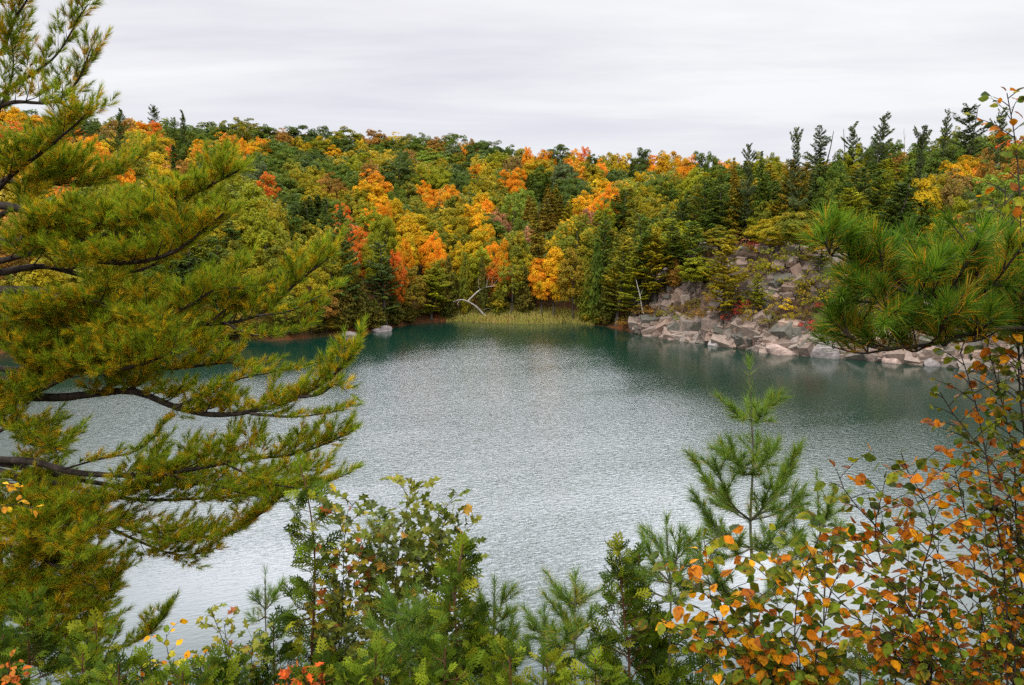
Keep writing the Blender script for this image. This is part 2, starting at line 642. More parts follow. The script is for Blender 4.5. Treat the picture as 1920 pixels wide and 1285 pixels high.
def land(x, y):
    x, y = np.asarray(x, float), np.asarray(y, float)
    s = lake_sd(x, y)
    px = np.clip(CX + F * x / np.maximum(y, 1.0) / 1.0, -800, 2800)
    hr = np.interp(px, RIDGE[:, 0], _rz)
    hc = np.interp(px, CLIFF[:, 0], CLIFF[:, 1])
    S = np.interp(px, S_PX, S_M)
    u = np.maximum(s, 0) / S
    g = np.where(u < 1, u * (1.22 - 0.22 * u), 1 - 0.06 * np.minimum(u - 1, 6))
    cl = hc * np.clip(np.maximum(s, 0) / np.maximum(3.0, 0.82 * hc), 0, 1) ** 0.8
    und = (vnoise(x / 23 + 9, y / 23 + 5) - 0.5) * 5 * sstep(6, 40, s) + (vnoise(x / 7 + 1, y / 7 + 3) - 0.5) * 1.2 * sstep(2, 10, s)
    far = cl + (hr - hc) * g + und
    near = np.minimum(0.68 * np.maximum(s, 0), 18.35 + 0.03 * np.maximum(s - 27, 0)) + (vnoise(x / 3 + 4, y / 3 + 8) - 0.5) * 0.25 * sstep(1, 6, s)
    wgt = sstep(34, 62, y + 0.25 * np.abs(x))
    h = near * (1 - wgt) + far * wgt
    return np.where(s > 0, h, -np.minimum(7, 0.55 * -s))


def land1(x, y):
    return float(land(np.array([x]), np.array([y]))[0])


def spaced(lo, hi, fine_lo, fine_hi, step, grow=1.18):
    c = list(np.arange(fine_lo, fine_hi + step / 2, step))
    st, v = step, c[-1]
    while v < hi:
        st = min(st * grow, 250)
        v += st
        c.append(v)
    st, v = step, c[0]
    while v > lo:
        st = min(st * grow, 250)
        v -= st
        c.insert(0, v)
    return np.array(c)


gx, gy = spaced(-3500, 3500, -130, 150, 2.0), spaced(-1500, 5000, -10, 260, 2.0)
XX, YY = np.meshgrid(gx, gy, indexing="ij")
ZZ = land(XX, YY)
# under the bare rock the soil lies a little lower than the stone that covers it
_sd = lake_sd(XX, YY)
_pp = CX + F * XX / np.maximum(YY, 1)
ROCKW = lambda px, s: sstep(1150, 1215, px) * (1 - sstep(2150, 2300, px)) * (1 - sstep(17, 21, s))
ZZ = ZZ - np.where((YY > 60) & (_sd > 0), 2.6 * ROCKW(_pp, _sd), 0)
g = Geo()
ni, nj = XX.shape
ii, jj = np.meshgrid(np.arange(ni - 1), np.arange(nj - 1), indexing="ij")
g.add(np.stack([XX, YY, ZZ], -1), None, np.stack([ii * nj + jj, (ii + 1) * nj + jj, (ii + 1) * nj + jj + 1, ii * nj + jj + 1], -1))
ground = g.build("ground", M_GROUND, smooth=True)
tag(ground, "brown leaf littered forest floor around the lake", kind="structure")

# the water: one level sheet, with how far the wind reaches stored on it
wx, wy = np.arange(-112, 113, 3.0), np.arange(20, 196, 3.0)
WX, WY = np.meshgrid(wx, wy, indexing="ij")
g = Geo()
ni, nj = WX.shape
ii, jj = np.meshgrid(np.arange(ni - 1), np.arange(nj - 1), indexing="ij")
g.add(np.stack([WX, WY, 0 * WX], -1), None, np.stack([ii * nj + jj, (ii + 1) * nj + jj, (ii + 1) * nj + jj + 1, ii * nj + jj + 1], -1))
water = g.build("water", M_WATER)
tag(water, "green wind rippled lake water reflecting grey sky", kind="structure")
wa = water.data.attributes.new("wind", "FLOAT", "POINT")
_sdw = -lake_sd(WX, WY)
_lee = np.interp(CX + F * WX / np.maximum(WY, 1), [-800, 500, 800, 900, 1080, 1180, 1400, 2800], [50, 50, 38, 26, 24, 36, 50, 50])
wa.data.foreach_set("value", (0.07 + 0.93 * sstep(0.16 * _lee, _lee, _sdw)).astype(np.float32).ravel())

# ------------------------------------------------------------------ the bare rock slope on the right shore
def build_cliff():
    us = np.arange(1150, 2260, 2.2)
    vs = np.arange(-0.8, 27, 0.21)
    U, V = np.meshgrid(us, vs, indexing="ij")
    dy = np.interp(U, D_PX, D_Y)
    Y = dy + V
    X = (U - CX) / F * Y
    s = lake_sd(X, Y)
    Z = np.where(s > 0, land(X, Y), s * 1.2)
    P = np.stack([X, Y, Z], -1).reshape(-1, 3)
    rad = unit(np.stack([X, Y, 0 * X], -1).reshape(-1, 3))
    nrm = unit(-rad * 0.75 + np.array([0, 0, 0.66]))
    r = np.random.default_rng(11)
    disp = np.zeros(len(P))
    bright = np.zeros(len(P))
    crack = np.ones(len(P))
    lo, hi = P.min(0), P.max(0)
    warp = np.stack([vnoise(P[:, 0] * .6, P[:, 2] * .7 + P[:, 1] * .3), vnoise(P[:, 1] * .6 + 7, P[:, 2] * .7), vnoise(P[:, 0] * .5 + 3, P[:, 1] * .5)], -1) - 0.5
    for size, amp, seed in ((3.6, 0.8, 1), (1.3, 0.4, 2), (0.6, 0.15, 3)):
        scl = np.array([1, 1, 0.8 if size > 4 else 1.5]) / size
        Q = (P + warp * size * 0.35) * scl
        l, h = Q.min(0), Q.max(0)
        # seeds strewn near the slope itself
        k = r.choice(len(Q), int(len(Q) / (6 * (size / 0.3) ** 2)) + 300)
        seeds = Q[k] + r.normal(0, 0.35, (len(k), 3))
        kd = kdtree.KDTree(len(seeds))
        for i, q in enumerate(seeds):
            kd.insert(q, i)
        kd.balance()
        off = r.random(len(seeds))
        idx = np.empty(len(Q), int)
        d1 = np.empty(len(Q))
        d2 = np.empty(len(Q))
        tilt = r.normal(0, 0.35, (len(seeds), 3))
        for i, q in enumerate(Q):
            res = kd.find_n(q, 2)
            idx[i], d1[i], d2[i] = res[0][1], res[0][2], res[1][2]
        gap = np.clip((d2 - d1) / 0.12, 0, 1)
        loc = Q - seeds[idx]
        disp += amp * (off[idx] - 0.5) + amp * 0.5 * np.sum(loc * tilt[idx], 1) - amp * 0.5 * (1 - gap)
        bright += (r.random(len(seeds))[idx] - 0.5) * (0.5 if size < 2 else 0.35)
        crack *= 0.35 + 0.65 * gap
    w = (ROCKW(U, s)).ravel()
    P2 = P + nrm * (disp * w + 0.3)[:, None]
    P2[:, 2] -= 3.2 * (1 - w) ** 1.5
    base = np.array([0.33, 0.28, 0.235])
    pink = np.array([0.38, 0.265, 0.20])
    soil = np.array([0.17, 0.085, 0.045])
    lich = np.array([0.14, 0.135, 0.11])
    moss = np.array([0.09, 0.10, 0.025])
    n1 = vnoise(P[:, 0] / 4 + 2, P[:, 2] / 2.5 + P[:, 1] / 6)[:, None]
    n2 = vnoise(P[:, 0] / 2 + 31, P[:, 2] / 1.4 + 5)[:, None]
    n3 = vnoise(P[:, 0] / 3.1 + 11, P[:, 2] / 2.2 + 15 + P[:, 1] / 5)[:, None]
    col = base * (1 - sstep(.45, .7, n1)) + pink * sstep(.45, .7, n1)
    col = col * (1 - 0.7 * sstep(.6, .85, n2)) + lich * 0.7 * sstep(.6, .85, n2)
    col = col * (1 + bright)[:, None]
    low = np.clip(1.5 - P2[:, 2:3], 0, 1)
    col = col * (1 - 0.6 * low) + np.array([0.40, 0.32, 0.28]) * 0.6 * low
    sm = (sstep(.60, .76, n3) * (1 - low))
    col = col * (1 - .85 * sm) + soil * .85 * sm
    mm = sstep(.66, .84, 1 - n3) * (1 - low)
    col = col * (1 - .8 * mm) + moss * .8 * mm
    col = (col * .35 + soil * .5 + moss * .15) * .62 * (.5 + .5 * crack[:, None])
    gg = Geo()
    ni, nj = U.shape
    i, j = np.meshgrid(np.arange(ni - 1), np.arange(nj - 1), indexing="ij")
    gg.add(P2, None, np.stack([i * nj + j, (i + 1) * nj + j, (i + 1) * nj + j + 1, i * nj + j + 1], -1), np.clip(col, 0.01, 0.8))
    # fractured blocks standing out of the slope, their faces following the same joints
    protos = []
    for k in range(26):
        bm = bmesh.new()
        pts = [np.array([a, b, c]) * r.uniform(.78, 1.05, 3) for a in (-1, 1) for b in (-1, 1) for c in (-1, 1)]
        pts += [unit(r.normal(0, 1, 3)) * r.uniform(1.0, 1.3) for _ in range(1)]
        for p_ in pts:
            bm.verts.new(p_)
        res = bmesh.ops.convex_hull(bm, input=bm.verts[:])
        bm.verts.ensure_lookup_table()
        loose = [v for v in bm.verts if not v.link_faces]
        for v in loose:
            bm.verts.remove(v)
        bmesh.ops.triangulate(bm, faces=bm.faces[:])
        bm.verts.index_update()
        protos.append((np.array([v.co[:] for v in bm.verts]), np.array([[v.index for v in f.verts] for f in bm.faces])))
        bm.free()
    bvh0 = BVHTree.FromPolygons(P2.tolist(), np.concatenate(gg.f4).tolist())
    nblk = 0
    for k in range(6500):
        px = r.uniform(1192, 2100)
        dy_ = float(np.interp(px, D_PX, D_Y))
        v_ = r.uniform(-.2, 19) if r.random() < .8 else r.uniform(-.3, 3)
        y = dy_ + v_
        x = (px - CX) / F * y
        s_ = float(lake_sd(np.array([x]), np.array([y]))[0])
        if s_ > 16.5 or s_ < -.4 or float(ROCKW(px, s_)) < .5:
            continue
        soil_ = float(vnoise(np.array([px / 26.0 + 3]), np.array([v_ / 4.2 + 7]))[0])
        if soil_ > .52 and v_ > 1.6:                    # earth and brush lie here
            continue
        hit = bvh0.ray_cast(Vector((x, y, 60)), Vector((0, 0, -1)))
        if hit[0] is None:
            continue
        sz = .20 + 1.0 * r.random() ** 2.8
        if v_ < 2.5 and r.random() < .3:
            sz *= 1.35
        V, Ft = protos[k % 26]
        dims = sz * np.array([r.uniform(.7, 1.6), r.uniform(.6, 1.1), r.uniform(.45, 1.35)])
        az, dip, rl = math.radians(-32) + r.normal(0, .35), math.radians(24) + r.normal(0, .22), r.normal(0, .26)
        cz_, sz_, cx_, sx_, cy_, sy_ = math.cos(az), math.sin(az), math.cos(dip), math.sin(dip), math.cos(rl), math.sin(rl)
        Rz = np.array([[cz_, -sz_, 0], [sz_, cz_, 0], [0, 0, 1]])
        Rx = np.array([[1, 0, 0], [0, cx_, -sx_], [0, sx_, cx_]])
        Ry = np.array([[cy_, 0, sy_], [0, 1, 0], [-sy_, 0, cy_]])
        ctr = np.array([x, y, hit[0].z - dims[2] * r.uniform(-.25, .35)])
        cc = base * (1 - n_) + pink * n_ if (n_ := float(np.clip(r.normal(.45, .35), 0, 1))) is not None else base
        cc = cc * r.uniform(.45, 1.1)
        if r.random() < .14:
            cc = lich * r.uniform(.8, 1.3)
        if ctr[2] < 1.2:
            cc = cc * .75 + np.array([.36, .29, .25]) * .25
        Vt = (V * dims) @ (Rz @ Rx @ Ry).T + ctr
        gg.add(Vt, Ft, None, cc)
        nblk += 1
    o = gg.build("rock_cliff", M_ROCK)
    tag(o, "broken grey pink rock slope rising from the water", kind="structure")
    return BVHTree.FromPolygons(np.concatenate(gg.v).tolist(), np.concatenate(gg.f4).tolist() + np.concatenate(gg.f3).tolist())


CLIFF_BVH = build_cliff()


def surface(x, y):
    """Height of the soil, or of the bare rock where that lies higher."""
    z = land1(x, y)
    hit = CLIFF_BVH.ray_cast(Vector((x, y, 80)), Vector((0, 0, -1)))
    return max(z, hit[0].z) if hit[0] is not None else z


# ------------------------------------------------------------------ prototypes of the far trees (meshes shared by every copy)
def val(n, lo=0.7, hi=1.25):
    v = rng.uniform(lo, hi, (n, 1))
    return np.clip(np.concatenate([v * rng.uniform(.92, 1.1, (n, 1)), v, v * rng.uniform(.8, 1.1, (n, 1))], 1), 0, 2)


def broadleaf_crown(H=14.0, Wd=8.0, base=3.5, clumps=70, per=95, flat=0.42, leaf=(0.12, 0.25), top=1.0):
    """Clumps of small leaves spread over an uneven crown, open underneath each clump."""
    gg = Geo()
    cz, rz = (H + base) / 2, (H - base) / 2
    C, R = [], []
    lob = rng.uniform(0, 6.28, 5)
    while len(C) < clumps:
        d = unit(rng.normal(0, 1, 3))
        if d[2] < -0.75:
            continue
        rr = rng.uniform(0.35, 1.0) ** 0.45
        az = math.atan2(d[1], d[0])
        un = 1 + 0.16 * math.sin(2 * az + lob[0]) + 0.12 * math.sin(3 * az + lob[1] + 2 * d[2]) + 0.1 * math.sin(5 * d[2] + lob[2])
        sh = 1.0 if d[2] > 0 else 0.92
        p = np.array([d[0] * Wd / 2 * rr * un * sh, d[1] * Wd / 2 * rr * un * sh, cz + d[2] * rz * rr * (1 + .08 * math.sin(3 * az + lob[3]))])
        C.append(p)
        R.append(rng.uniform(0.55, 1.15) * Wd / 8 * (0.8 + 0.4 * (1 - abs(d[2]))))
    for c, r in zip(C, R):
        n = int(per * (r / 0.85) ** 1.5)
        d = unit(rng.normal(0, 1, (n, 3)))
        d[:, 2] = np.abs(d[:, 2]) * np.where(rng.random(n) < 0.86, 1, -0.5)
        rr = rng.uniform(0.55, 1.08, (n, 1)) ** 0.6
        p = c + d * rr * np.array([r, r, r * flat * 1.5])
        out = unit(c - np.array([0, 0, cz]) + 1e-6)
        nr = d * 0.8 + out * 0.7 + np.array([0, 0, 0.35]) + rng.normal(0, 0.55, (n, 3))
        tone = rng.uniform(0.88, 1.12)
        diamonds(gg, p, nr, rng.uniform(*leaf, n), val(n) * tone, 0.7)
    return gg


def trunk_mesh(H, r0, sides=6, limbs=4, top=0.85, name="trunk", mat=None, cw=3.0):
    gg = Geo()
    lean = rng.normal(0, 0.03, 2)
    z = np.linspace(-0.8, H * top, 7)
    path = np.stack([lean[0] * z + np.sin(z * .5) * .1, lean[1] * z + np.cos(z * .4) * .1, z], -1)
    tube(gg, path, r0 * 1.15, r0 * 0.25, sides)
    for k in range(limbs):
        zz = rng.uniform(0.35, 0.7) * H
        a = rng.uniform(0, 6.28)
        st = np.array([lean[0] * zz, lean[1] * zz, zz])
        e = st + np.array([math.cos(a) * cw * .8, math.sin(a) * cw * .8, rng.uniform(1.2, 2.6)])
        m = (st + e) / 2 + np.array([0, 0, -.2])
        tube(gg, smooth_path([st, m, e], 5), r0 * .4, r0 * .1, 4)
    return gg.mesh(name, mat or M_FARBARK)


def conifer_crown(H, L, base, style):
    """Whorls of boughs carrying flat plates of needle sprays."""
    gg = Geo()
    z = base
    while z < H - 0.15:
        t = (z - base) / (H - base)
        if style == "pine":
            prof = (0.55 + 0.6 * math.sin(min(1, t * 1.6 + .15) * math.pi * .5)) * (1 - t) ** 0.55 if t > .05 else 0.55
            prof = max(prof, 0.16)
            nb, up, drop, step = 5, 0.12 + 0.5 * t, 0.22, rng.uniform(.55, .85)
        elif style == "skyline":
            prof = max(0.18, (1.0 - 0.80 * t ** 1.3)) * rng.uniform(.5, 1.25)
            nb, up, drop, step = 5, 0.12 + 0.85 * t, 0.22, rng.uniform(.5, .8)
        elif style == "hemlock":
            prof = max(0.08, (1 - t) ** 0.8) * rng.uniform(.85, 1.1)
            nb, up, drop, step = 6, 0.02 + 0.3 * t, 0.12, rng.uniform(.38, .55)
        else:  # cedar
            prof = max(0.1, (1 - t) ** 0.75 * (0.6 + 0.4 * min(1, t * 5)))
            nb, up, drop, step = 8, 0.8, 0.0, 0.30
        a0 = rng.uniform(0, 6.28)
        for k in range(nb):
            if rng.random() < drop:
                continue
            if style == "skyline" and rng.random() < .08:
                continue
            a = a0 + k * 6.283 / nb + rng.normal(0, .25)
            ln = L * prof * (rng.uniform(.5, 1.2) if style != "skyline" else rng.uniform(.3, 1.35))
            h = np.array([math.cos(a), math.sin(a), 0.0])
            if style == "cedar":
                n = max(4, int(ln * 16))
                f = rng.uniform(.2, 1.0, n)
                p = np.array([0, 0, z]) + h * (f * ln)[:, None] + np.stack([rng.normal(0, .16, n), rng.normal(0, .16, n), f * ln * .55 + rng.normal(0, .14, n)], -1)
                nr = h + rng.normal(0, .55, (n, 3)) + np.array([0, 0, .25])
                tg = np.array([0, 0, 1.0]) + h * .5 + rng.normal(0, .25, (n, 3))
                diamonds(gg, p, nr, rng.uniform(.16, .32, n), val(n, .65, 1.25), .4, tg)
                continue
            n = max(8, int(ln * (32 if style != "skyline" else 38)))
            f = rng.beta(2.2, 1.3, n)
            wd = 0.42 * ln ** .6 * np.sin(np.clip(f, .1, 1) * 2.6)
            side = np.array([-h[1], h[0], 0])
            lat = rng.uniform(-1, 1, n) * np.abs(wd)
            zz = z + f * ln * up + 0.10 * ln * f ** 2 + rng.normal(0, .07, n) - np.abs(lat) * .12
            p = h * (f * ln)[:, None] + side * lat[:, None]
            p[:, 2] += zz
            nr = np.array([0, 0, 1.0]) + h * .25 + rng.normal(0, .38, (n, 3))
            tg = h + side * np.sign(lat)[:, None] * .8 + np.array([0, 0, .35 + up * .5]) + rng.normal(0, .25, (n, 3))
            tone = rng.uniform(.82, 1.15)
            diamonds(gg, p, nr, rng.uniform(.17, .34, n), val(n, .7, 1.25) * tone, .45, tg)
            e = h * ln * .8 + np.array([0, 0, z + ln * .8 * up + .06 * ln])
            tube(gg, smooth_path([np.array([0, 0, z]), e * .5 + np.array([0, 0, z * .5 - .05]), e], 4), .05, .02, 3, (.35, .25, .2))
        z += step
    n = 20
    p = np.stack([rng.normal(0, .08, n), rng.normal(0, .08, n), H - rng.uniform(0, .9, n)], -1)
    diamonds(gg, p, rng.normal(0, 1, (n, 3)), rng.uniform(.14, .26, n), val(n), .35, np.tile([0, 0, 1.0], (n, 1)) + rng.normal(0, .3, (n, 3)))
    return gg


PROTO = {}
PROTO["B"] = []
for k in range(14):
    H, Wd = 14.0, rng.uniform(7.2, 8.6)
    cr = broadleaf_crown(H, Wd, rng.uniform(1.2, 2.6), clumps=int(rng.uniform(100, 130)), flat=rng.uniform(.55, .8)).mesh("crown", M_FAR)
    PROTO["B"].append((trunk_mesh(H, .22), cr, H, Wd))
PROTO["T"] = []                                       # narrow, pointed broadleaf (poplar, young birch)
for k in range(3):
    cr = broadleaf_crown(14.0, 5.2, 2.5, clumps=80, per=50, flat=.8).mesh("crown", M_FAR)
    PROTO["T"].append((trunk_mesh(14.0, .16, cw=1.6), cr, 14.0, 5.2))
PROTO["U"] = []                                       # bush down to the ground
for k in range(6):
    cr = broadleaf_crown(3.0, 3.4, -0.2, clumps=34, per=46, flat=.7, leaf=(.09, .17)).mesh("foliage", M_FAR)
    PROTO["U"].append((trunk_mesh(2.4, .05, 5, 4, .8, "stem", cw=1.0), cr, 3.0, 3.2))
PROTO["P"] = [(trunk_mesh(17.5, .24, limbs=0, top=.97), conifer_crown(17.5, 3.6, 2.8, "pine").mesh("crown", M_FAR), 17.5, 6.6) for k in range(9)]
PROTO["K"] = [(trunk_mesh(17.5, .22, limbs=0, top=.97), conifer_crown(17.5, rng.uniform(3.6, 5.2), rng.uniform(3, 6), "skyline").mesh("crown", M_FAR), 17.5, 6.0) for k in range(9)]
PROTO["S"] = [(trunk_mesh(15.0, .2, limbs=0, top=.97), conifer_crown(15.0, 3.2, 1.0, "hemlock").mesh("crown", M_FAR), 15.0, 6.0) for k in range(5)]
PROTO["C"] = [(trunk_mesh(9.0, .14, limbs=0, top=.9, mat=M_REDBARK), conifer_crown(9.0, 1.9, 0.1, "cedar").mesh("crown", M_FAR), 9.0, 3.4) for k in range(5)]

COLS = {  # name: (base colour, second colour, words)
    "dg": ((.075, .118, .026), (.115, .155, .02), "dark green"),
    "g": ((.095, .150, .020), (.16, .19, .02), "green"),
    "gg": ((.12, .155, .06), (.10, .13, .05), "grey-green"),
    "lg": ((.20, .28, .035), (.24, .28, .03), "light green"),
    "yg": ((.28, .28, .013), (.20, .23, .016), "yellow-green"),
    "ol": ((.175, .195, .020), (.33, .25, .016), "olive"),
    "go": ((.37, .285, .014), (.22, .225, .018), "olive-gold"),
    "y": ((.58, .39, .014), (.34, .29, .014), "golden yellow"),
    "o": ((.66, .36, .012), (.42, .32, .014), "orange-gold"),
    "or": ((.74, .28, .014), (.58, .34, .014), "bright orange"),
    "rd": ((.66, .15, .022), (.50, .24, .02), "red-orange"),
    "ru": ((.38, .19, .035), (.24, .17, .03), "rust brown"),
    "br": ((.29, .19, .05), (.20, .16, .04), "tan brown"),
    "pk": ((.44, .20, .11), (.28, .18, .05), "pinkish rust"),
    "dl": ((.105, .140, .050), (.085, .115, .04), "dull green"),
    "cr": ((.42, .045, .04), (.48, .09, .03), "crimson"),
    "cg": ((.095, .100, .016), (.15, .115, .018), "olive-brown"),
    "bz": ((.30, .205, .02), (.19, .17, .018), "bronze"),
}

FARTREES = """
130,183,42,dg,K 213,207,26,dg,K 286,200,30,dg,K 340,210,20,dg,K 318,222,26,g,K
60,214,50,o 90,222,40,or 30,232,50,rd 165,218,42,dg 187,236,34,dg 212,217,34,ol 236,223,40,ru 270,233,52,or 290,226,24,rd 308,223,40,g
332,248,44,dg 352,248,44,go 385,230,62,g 372,240,44,g 212,240,38,br 246,247,40,y 272,256,44,o 303,252,44,y 170,251,32,or 182,277,54,or 124,317,38,rd
236,280,58,ol 282,280,46,y 316,274,24,rd 330,286,34,dg,S 188,304,52,or 236,304,38,or 296,308,50,y 284,326,30,o 370,273,30,or 345,300,40,ru 118,344,26,or 150,298,42,o
60,260,60,or 40,300,60,o 90,290,50,ol 60,340,60,go 20,270,60,y 200,340,50,yg 250,350,60,go 150,360,60,yg 320,345,50,ol 400,280,44,g 410,330,50,yg 370,320,50,go
418,230,44,g 442,222,52,ol 468,225,40,ol 500,234,52,g 530,243,34,ru 558,237,64,dg 602,238,44,dg 650,241,56,ol 700,245,46,ru 480,243,44,g 456,262,22,or 492,256,26,or
528,247,34,ru 512,264,54,g 576,251,30,ol 558,258,34,y 602,257,44,y 640,258,48,dg 676,265,28,y 710,256,40,lg 546,276,64,g 622,275,44,o 652,285,44,go 594,280,44,dg
584,288,66,dg 522,291,56,g 478,285,44,g 486,303,36,gg 440,282,34,or 500,322,36,rd 551,302,44,ol 665,299,46,yg 692,300,42,ru 640,306,44,g 540,336,58,g 586,330,52,go
622,327,44,ru 656,320,48,g 698,322,64,or 690,338,56,o 470,350,66,yg 600,372,44,dg,S 641,381,36,rd 522,382,46,go 658,366,42,ol 690,388,40,yg 432,320,54,yg 450,300,50,ol
712,247,44,ru 741,250,36,y 766,250,38,ol 792,250,36,g 822,254,30,ru 852,252,50,g 886,264,26,ru 912,261,56,dg 890,270,46,dg 952,272,36,g 976,277,30,ol 991,280,24,or
732,266,56,g 776,263,48,g 806,262,38,ru 727,283,36,y 756,286,26,dg 746,302,64,dg 771,291,30,ru 811,280,66,lg 856,272,46,gg 870,275,16,or 856,286,36,ol 932,287,52,yg
982,288,50,br 866,306,64,dg 822,312,48,yg 891,307,30,or 908,304,20,y 911,316,42,go 946,321,32,or 967,324,32,or 1010,300,64,y 796,314,26,y 706,326,38,or 766,341,56,ol
742,346,32,g 792,340,32,or 812,356,38,or 846,351,32,or 906,331,48,go 882,341,38,go 856,366,56,ol 906,356,32,y 926,356,46,ol 959,358,44,lg,T 912,373,40,or 930,394,28,pk
746,379,54,y 726,381,28,or 782,372,44,ol 836,386,40,y 862,386,48,go 892,400,40,o 762,408,58,o 716,396,40,yg 820,418,44,ol 1000,322,52,dg,S
762,428,44,y 726,412,40,yg 786,426,38,o 812,436,38,or 841,424,46,y 862,454,44,y 906,420,46,o 897,434,46,y 924,446,44,ol 926,452,30,or 946,452,20,or 906,462,46,yg
760,452,32,or 745,468,30,rd 820,456,26,or 936,486,46,rd 990,424,38,pk 970,434,54,ol 981,470,40,go 1005,501,32,or 700,440,40,yg 668,425,40,rd 880,480,40,yg
1020,282,36,or 1050,272,50,dg 1076,281,38,or 1096,279,22,rd 1110,286,22,dg 1066,296,38,or 1060,306,44,gg 1130,289,38,ol 1146,288,36,y 1160,291,32,ru 1205,281,44,dg
1176,288,32,y 1225,292,36,or 1256,281,56,o 1290,289,34,or 1310,288,32,g 1332,284,36,g 1126,300,26,or 1106,305,48,go 1180,299,44,dg,S 1240,296,44,dg,S 1211,308,32,or
1156,320,50,dg 1121,326,38,y 1201,327,46,y 1181,335,36,yg 1214,321,44,g 1070,329,62,dg 1090,314,24,or 1146,347,38,or 1120,365,38,or 1131,379,36,yg 1104,394,34,pk
1080,402,30,y 1060,411,36,o 1165,354,56,g,P 1190,376,56,ol,P 1214,376,30,go 1242,364,32,go 1271,328,46,ol 1302,318,46,yg 1100,428,40,yg 1036,372,62,bz,S 1050,440,60,y
1130,400,56,g,P 1215,400,60,g,P 1260,345,56,g,P 1300,345,54,ol,P 1330,330,54,g,P 1290,375,50,dg,P
1501,247,46,dl,K 1542,243,56,dl,K 1598,236,46,dl,K 1404,275,20,dl,K 1432,283,46,g,S 1476,298,66,bz,P 1532,298,76,dg,P 1390,296,44,bz,S 1580,352,62,o,P 1612,312,60,dg,P
1360,300,30,or 1347,306,44,g 1420,290,44,yg 1452,290,40,ol 1448,292,40,yg 1350,345,56,g,P 1388,340,58,ol,P 1428,330,56,g,P 1440,372,58,ol 1570,300,54,g 1560,315,50,g
1643,217,42,dl,K 1716,244,32,dl,K 1765,214,34,dl,K 1818,201,62,dl,K 1870,207,36,dl,K 1676,262,36,g 1736,257,40,g 1782,239,56,yg 1681,281,34,ru 1756,291,64,g 1720,275,56,g
1852,285,26,ru 1886,262,24,rd 1796,309,24,or 1731,326,60,y 1792,332,50,br 1660,316,56,yg,P 1846,331,58,lg 1830,350,52,dg 1640,330,62,g,P 1700,300,60,g,S 1880,240,60,ol
1840,262,56,g 1900,270,60,yg 1610,270,50,yg 1640,268,50,g 1580,285,50,g 1740,370,56,g,P 1800,375,50,yg 1870,370,60,g 1905,330,60,g 1690,355,56,dg,P 1760,400,50,y 1700,395,60,g
1262,414,86,yg 1310,420,80,ol 1230,425,60,go 1340,385,60,g,P 1390,385,54,g,P 1440,395,54,g,P 1375,370,56,g,P 1430,400,52,yg 1490,375,60,ol 1480,395,66,go 1535,370,60,g,P 1600,380,60,ol,P
1650,390,60,yg 1830,400,60,ol 1880,420,60,yg 1780,430,60,g 1720,440,60,ol 1660,440,60,g 1540,425,50,ol,P
"""
# trees whose feet show or nearly show: x, top, width, colour, kind, foot
FOOTED = """
346,452,110,dg,S,590 400,440,70,g,P,585 495,400,80,yg,B,560 560,440,70,ol,B,560 610,430,80,go,B,590 470,470,80,go,B,585 425,470,60,ol,B,590
640,388,70,dg,P,605 720,452,92,dg,P,608 672,520,58,cg,C,628 640,530,56,cg,C,628 700,560,50,cg,C,618 610,530,60,ru,B,628 580,500,60,go,B,625 380,605,44,cg,C,642 420,600,50,cg,C,639 460,598,46,bz,C,638 500,592,50,cg,C,637 545,596,46,cg,C,636 590,585,50,cg,C,632 620,592,44,bz,C,630 530,540,60,ol,B,630
767,505,60,bz,B,600 808,500,76,yg,P,604 738,555,46,cg,C,612 765,560,44,cg,C,610 840,482,40,cg,C,597 872,474,34,ol,C,590 905,482,34,cg,C,588 934,530,40,ol,C,588
960,480,50,ol,T,590 985,500,44,cg,C,588 1015,486,56,or,B,592 1040,470,60,o,B,596 1075,472,64,bz,B,600 1100,480,44,ol,C,603 1122,456,44,g,C,606 1140,520,46,cg,C,608
1160,440,76,ol,P,606 1195,470,70,yg,P,600 1232,440,86,go,P,575 1265,500,36,ru,C,556 1012,372,66,bz,S,560 970,440,60,ol,B,570 1085,405,66,ol,B,560 830,490,60,ol,B,590
1360,468,86,go,P,636 1305,496,66,yg,B,560 1425,525,44,yg,P,600 1450,410,70,go,B,480 1500,400,70,ol,B,490 1545,430,70,ol,P,545 1350,425,60,ol,B,480 1265,440,60,g,P,545 1300,415,70,g,P,530
380,560,60,cg,C,636 300,540,70,ol,B,630 240,500,80,go,B,630 160,500,90,ol,B,640 80,480,90,go,B,640 20,520,90,ol,B,650 200,420,90,ol,B,560 110,400,90,go,B,560 30,400,90,ru,B,560 300,430,80,yg,B,560
1700,470,80,ol,B,590 1780,470,80,g,P,600 1850,470,80,go,B,610 1910,480,80,ol,B,620 1640,480,60,ol,P,570
"""
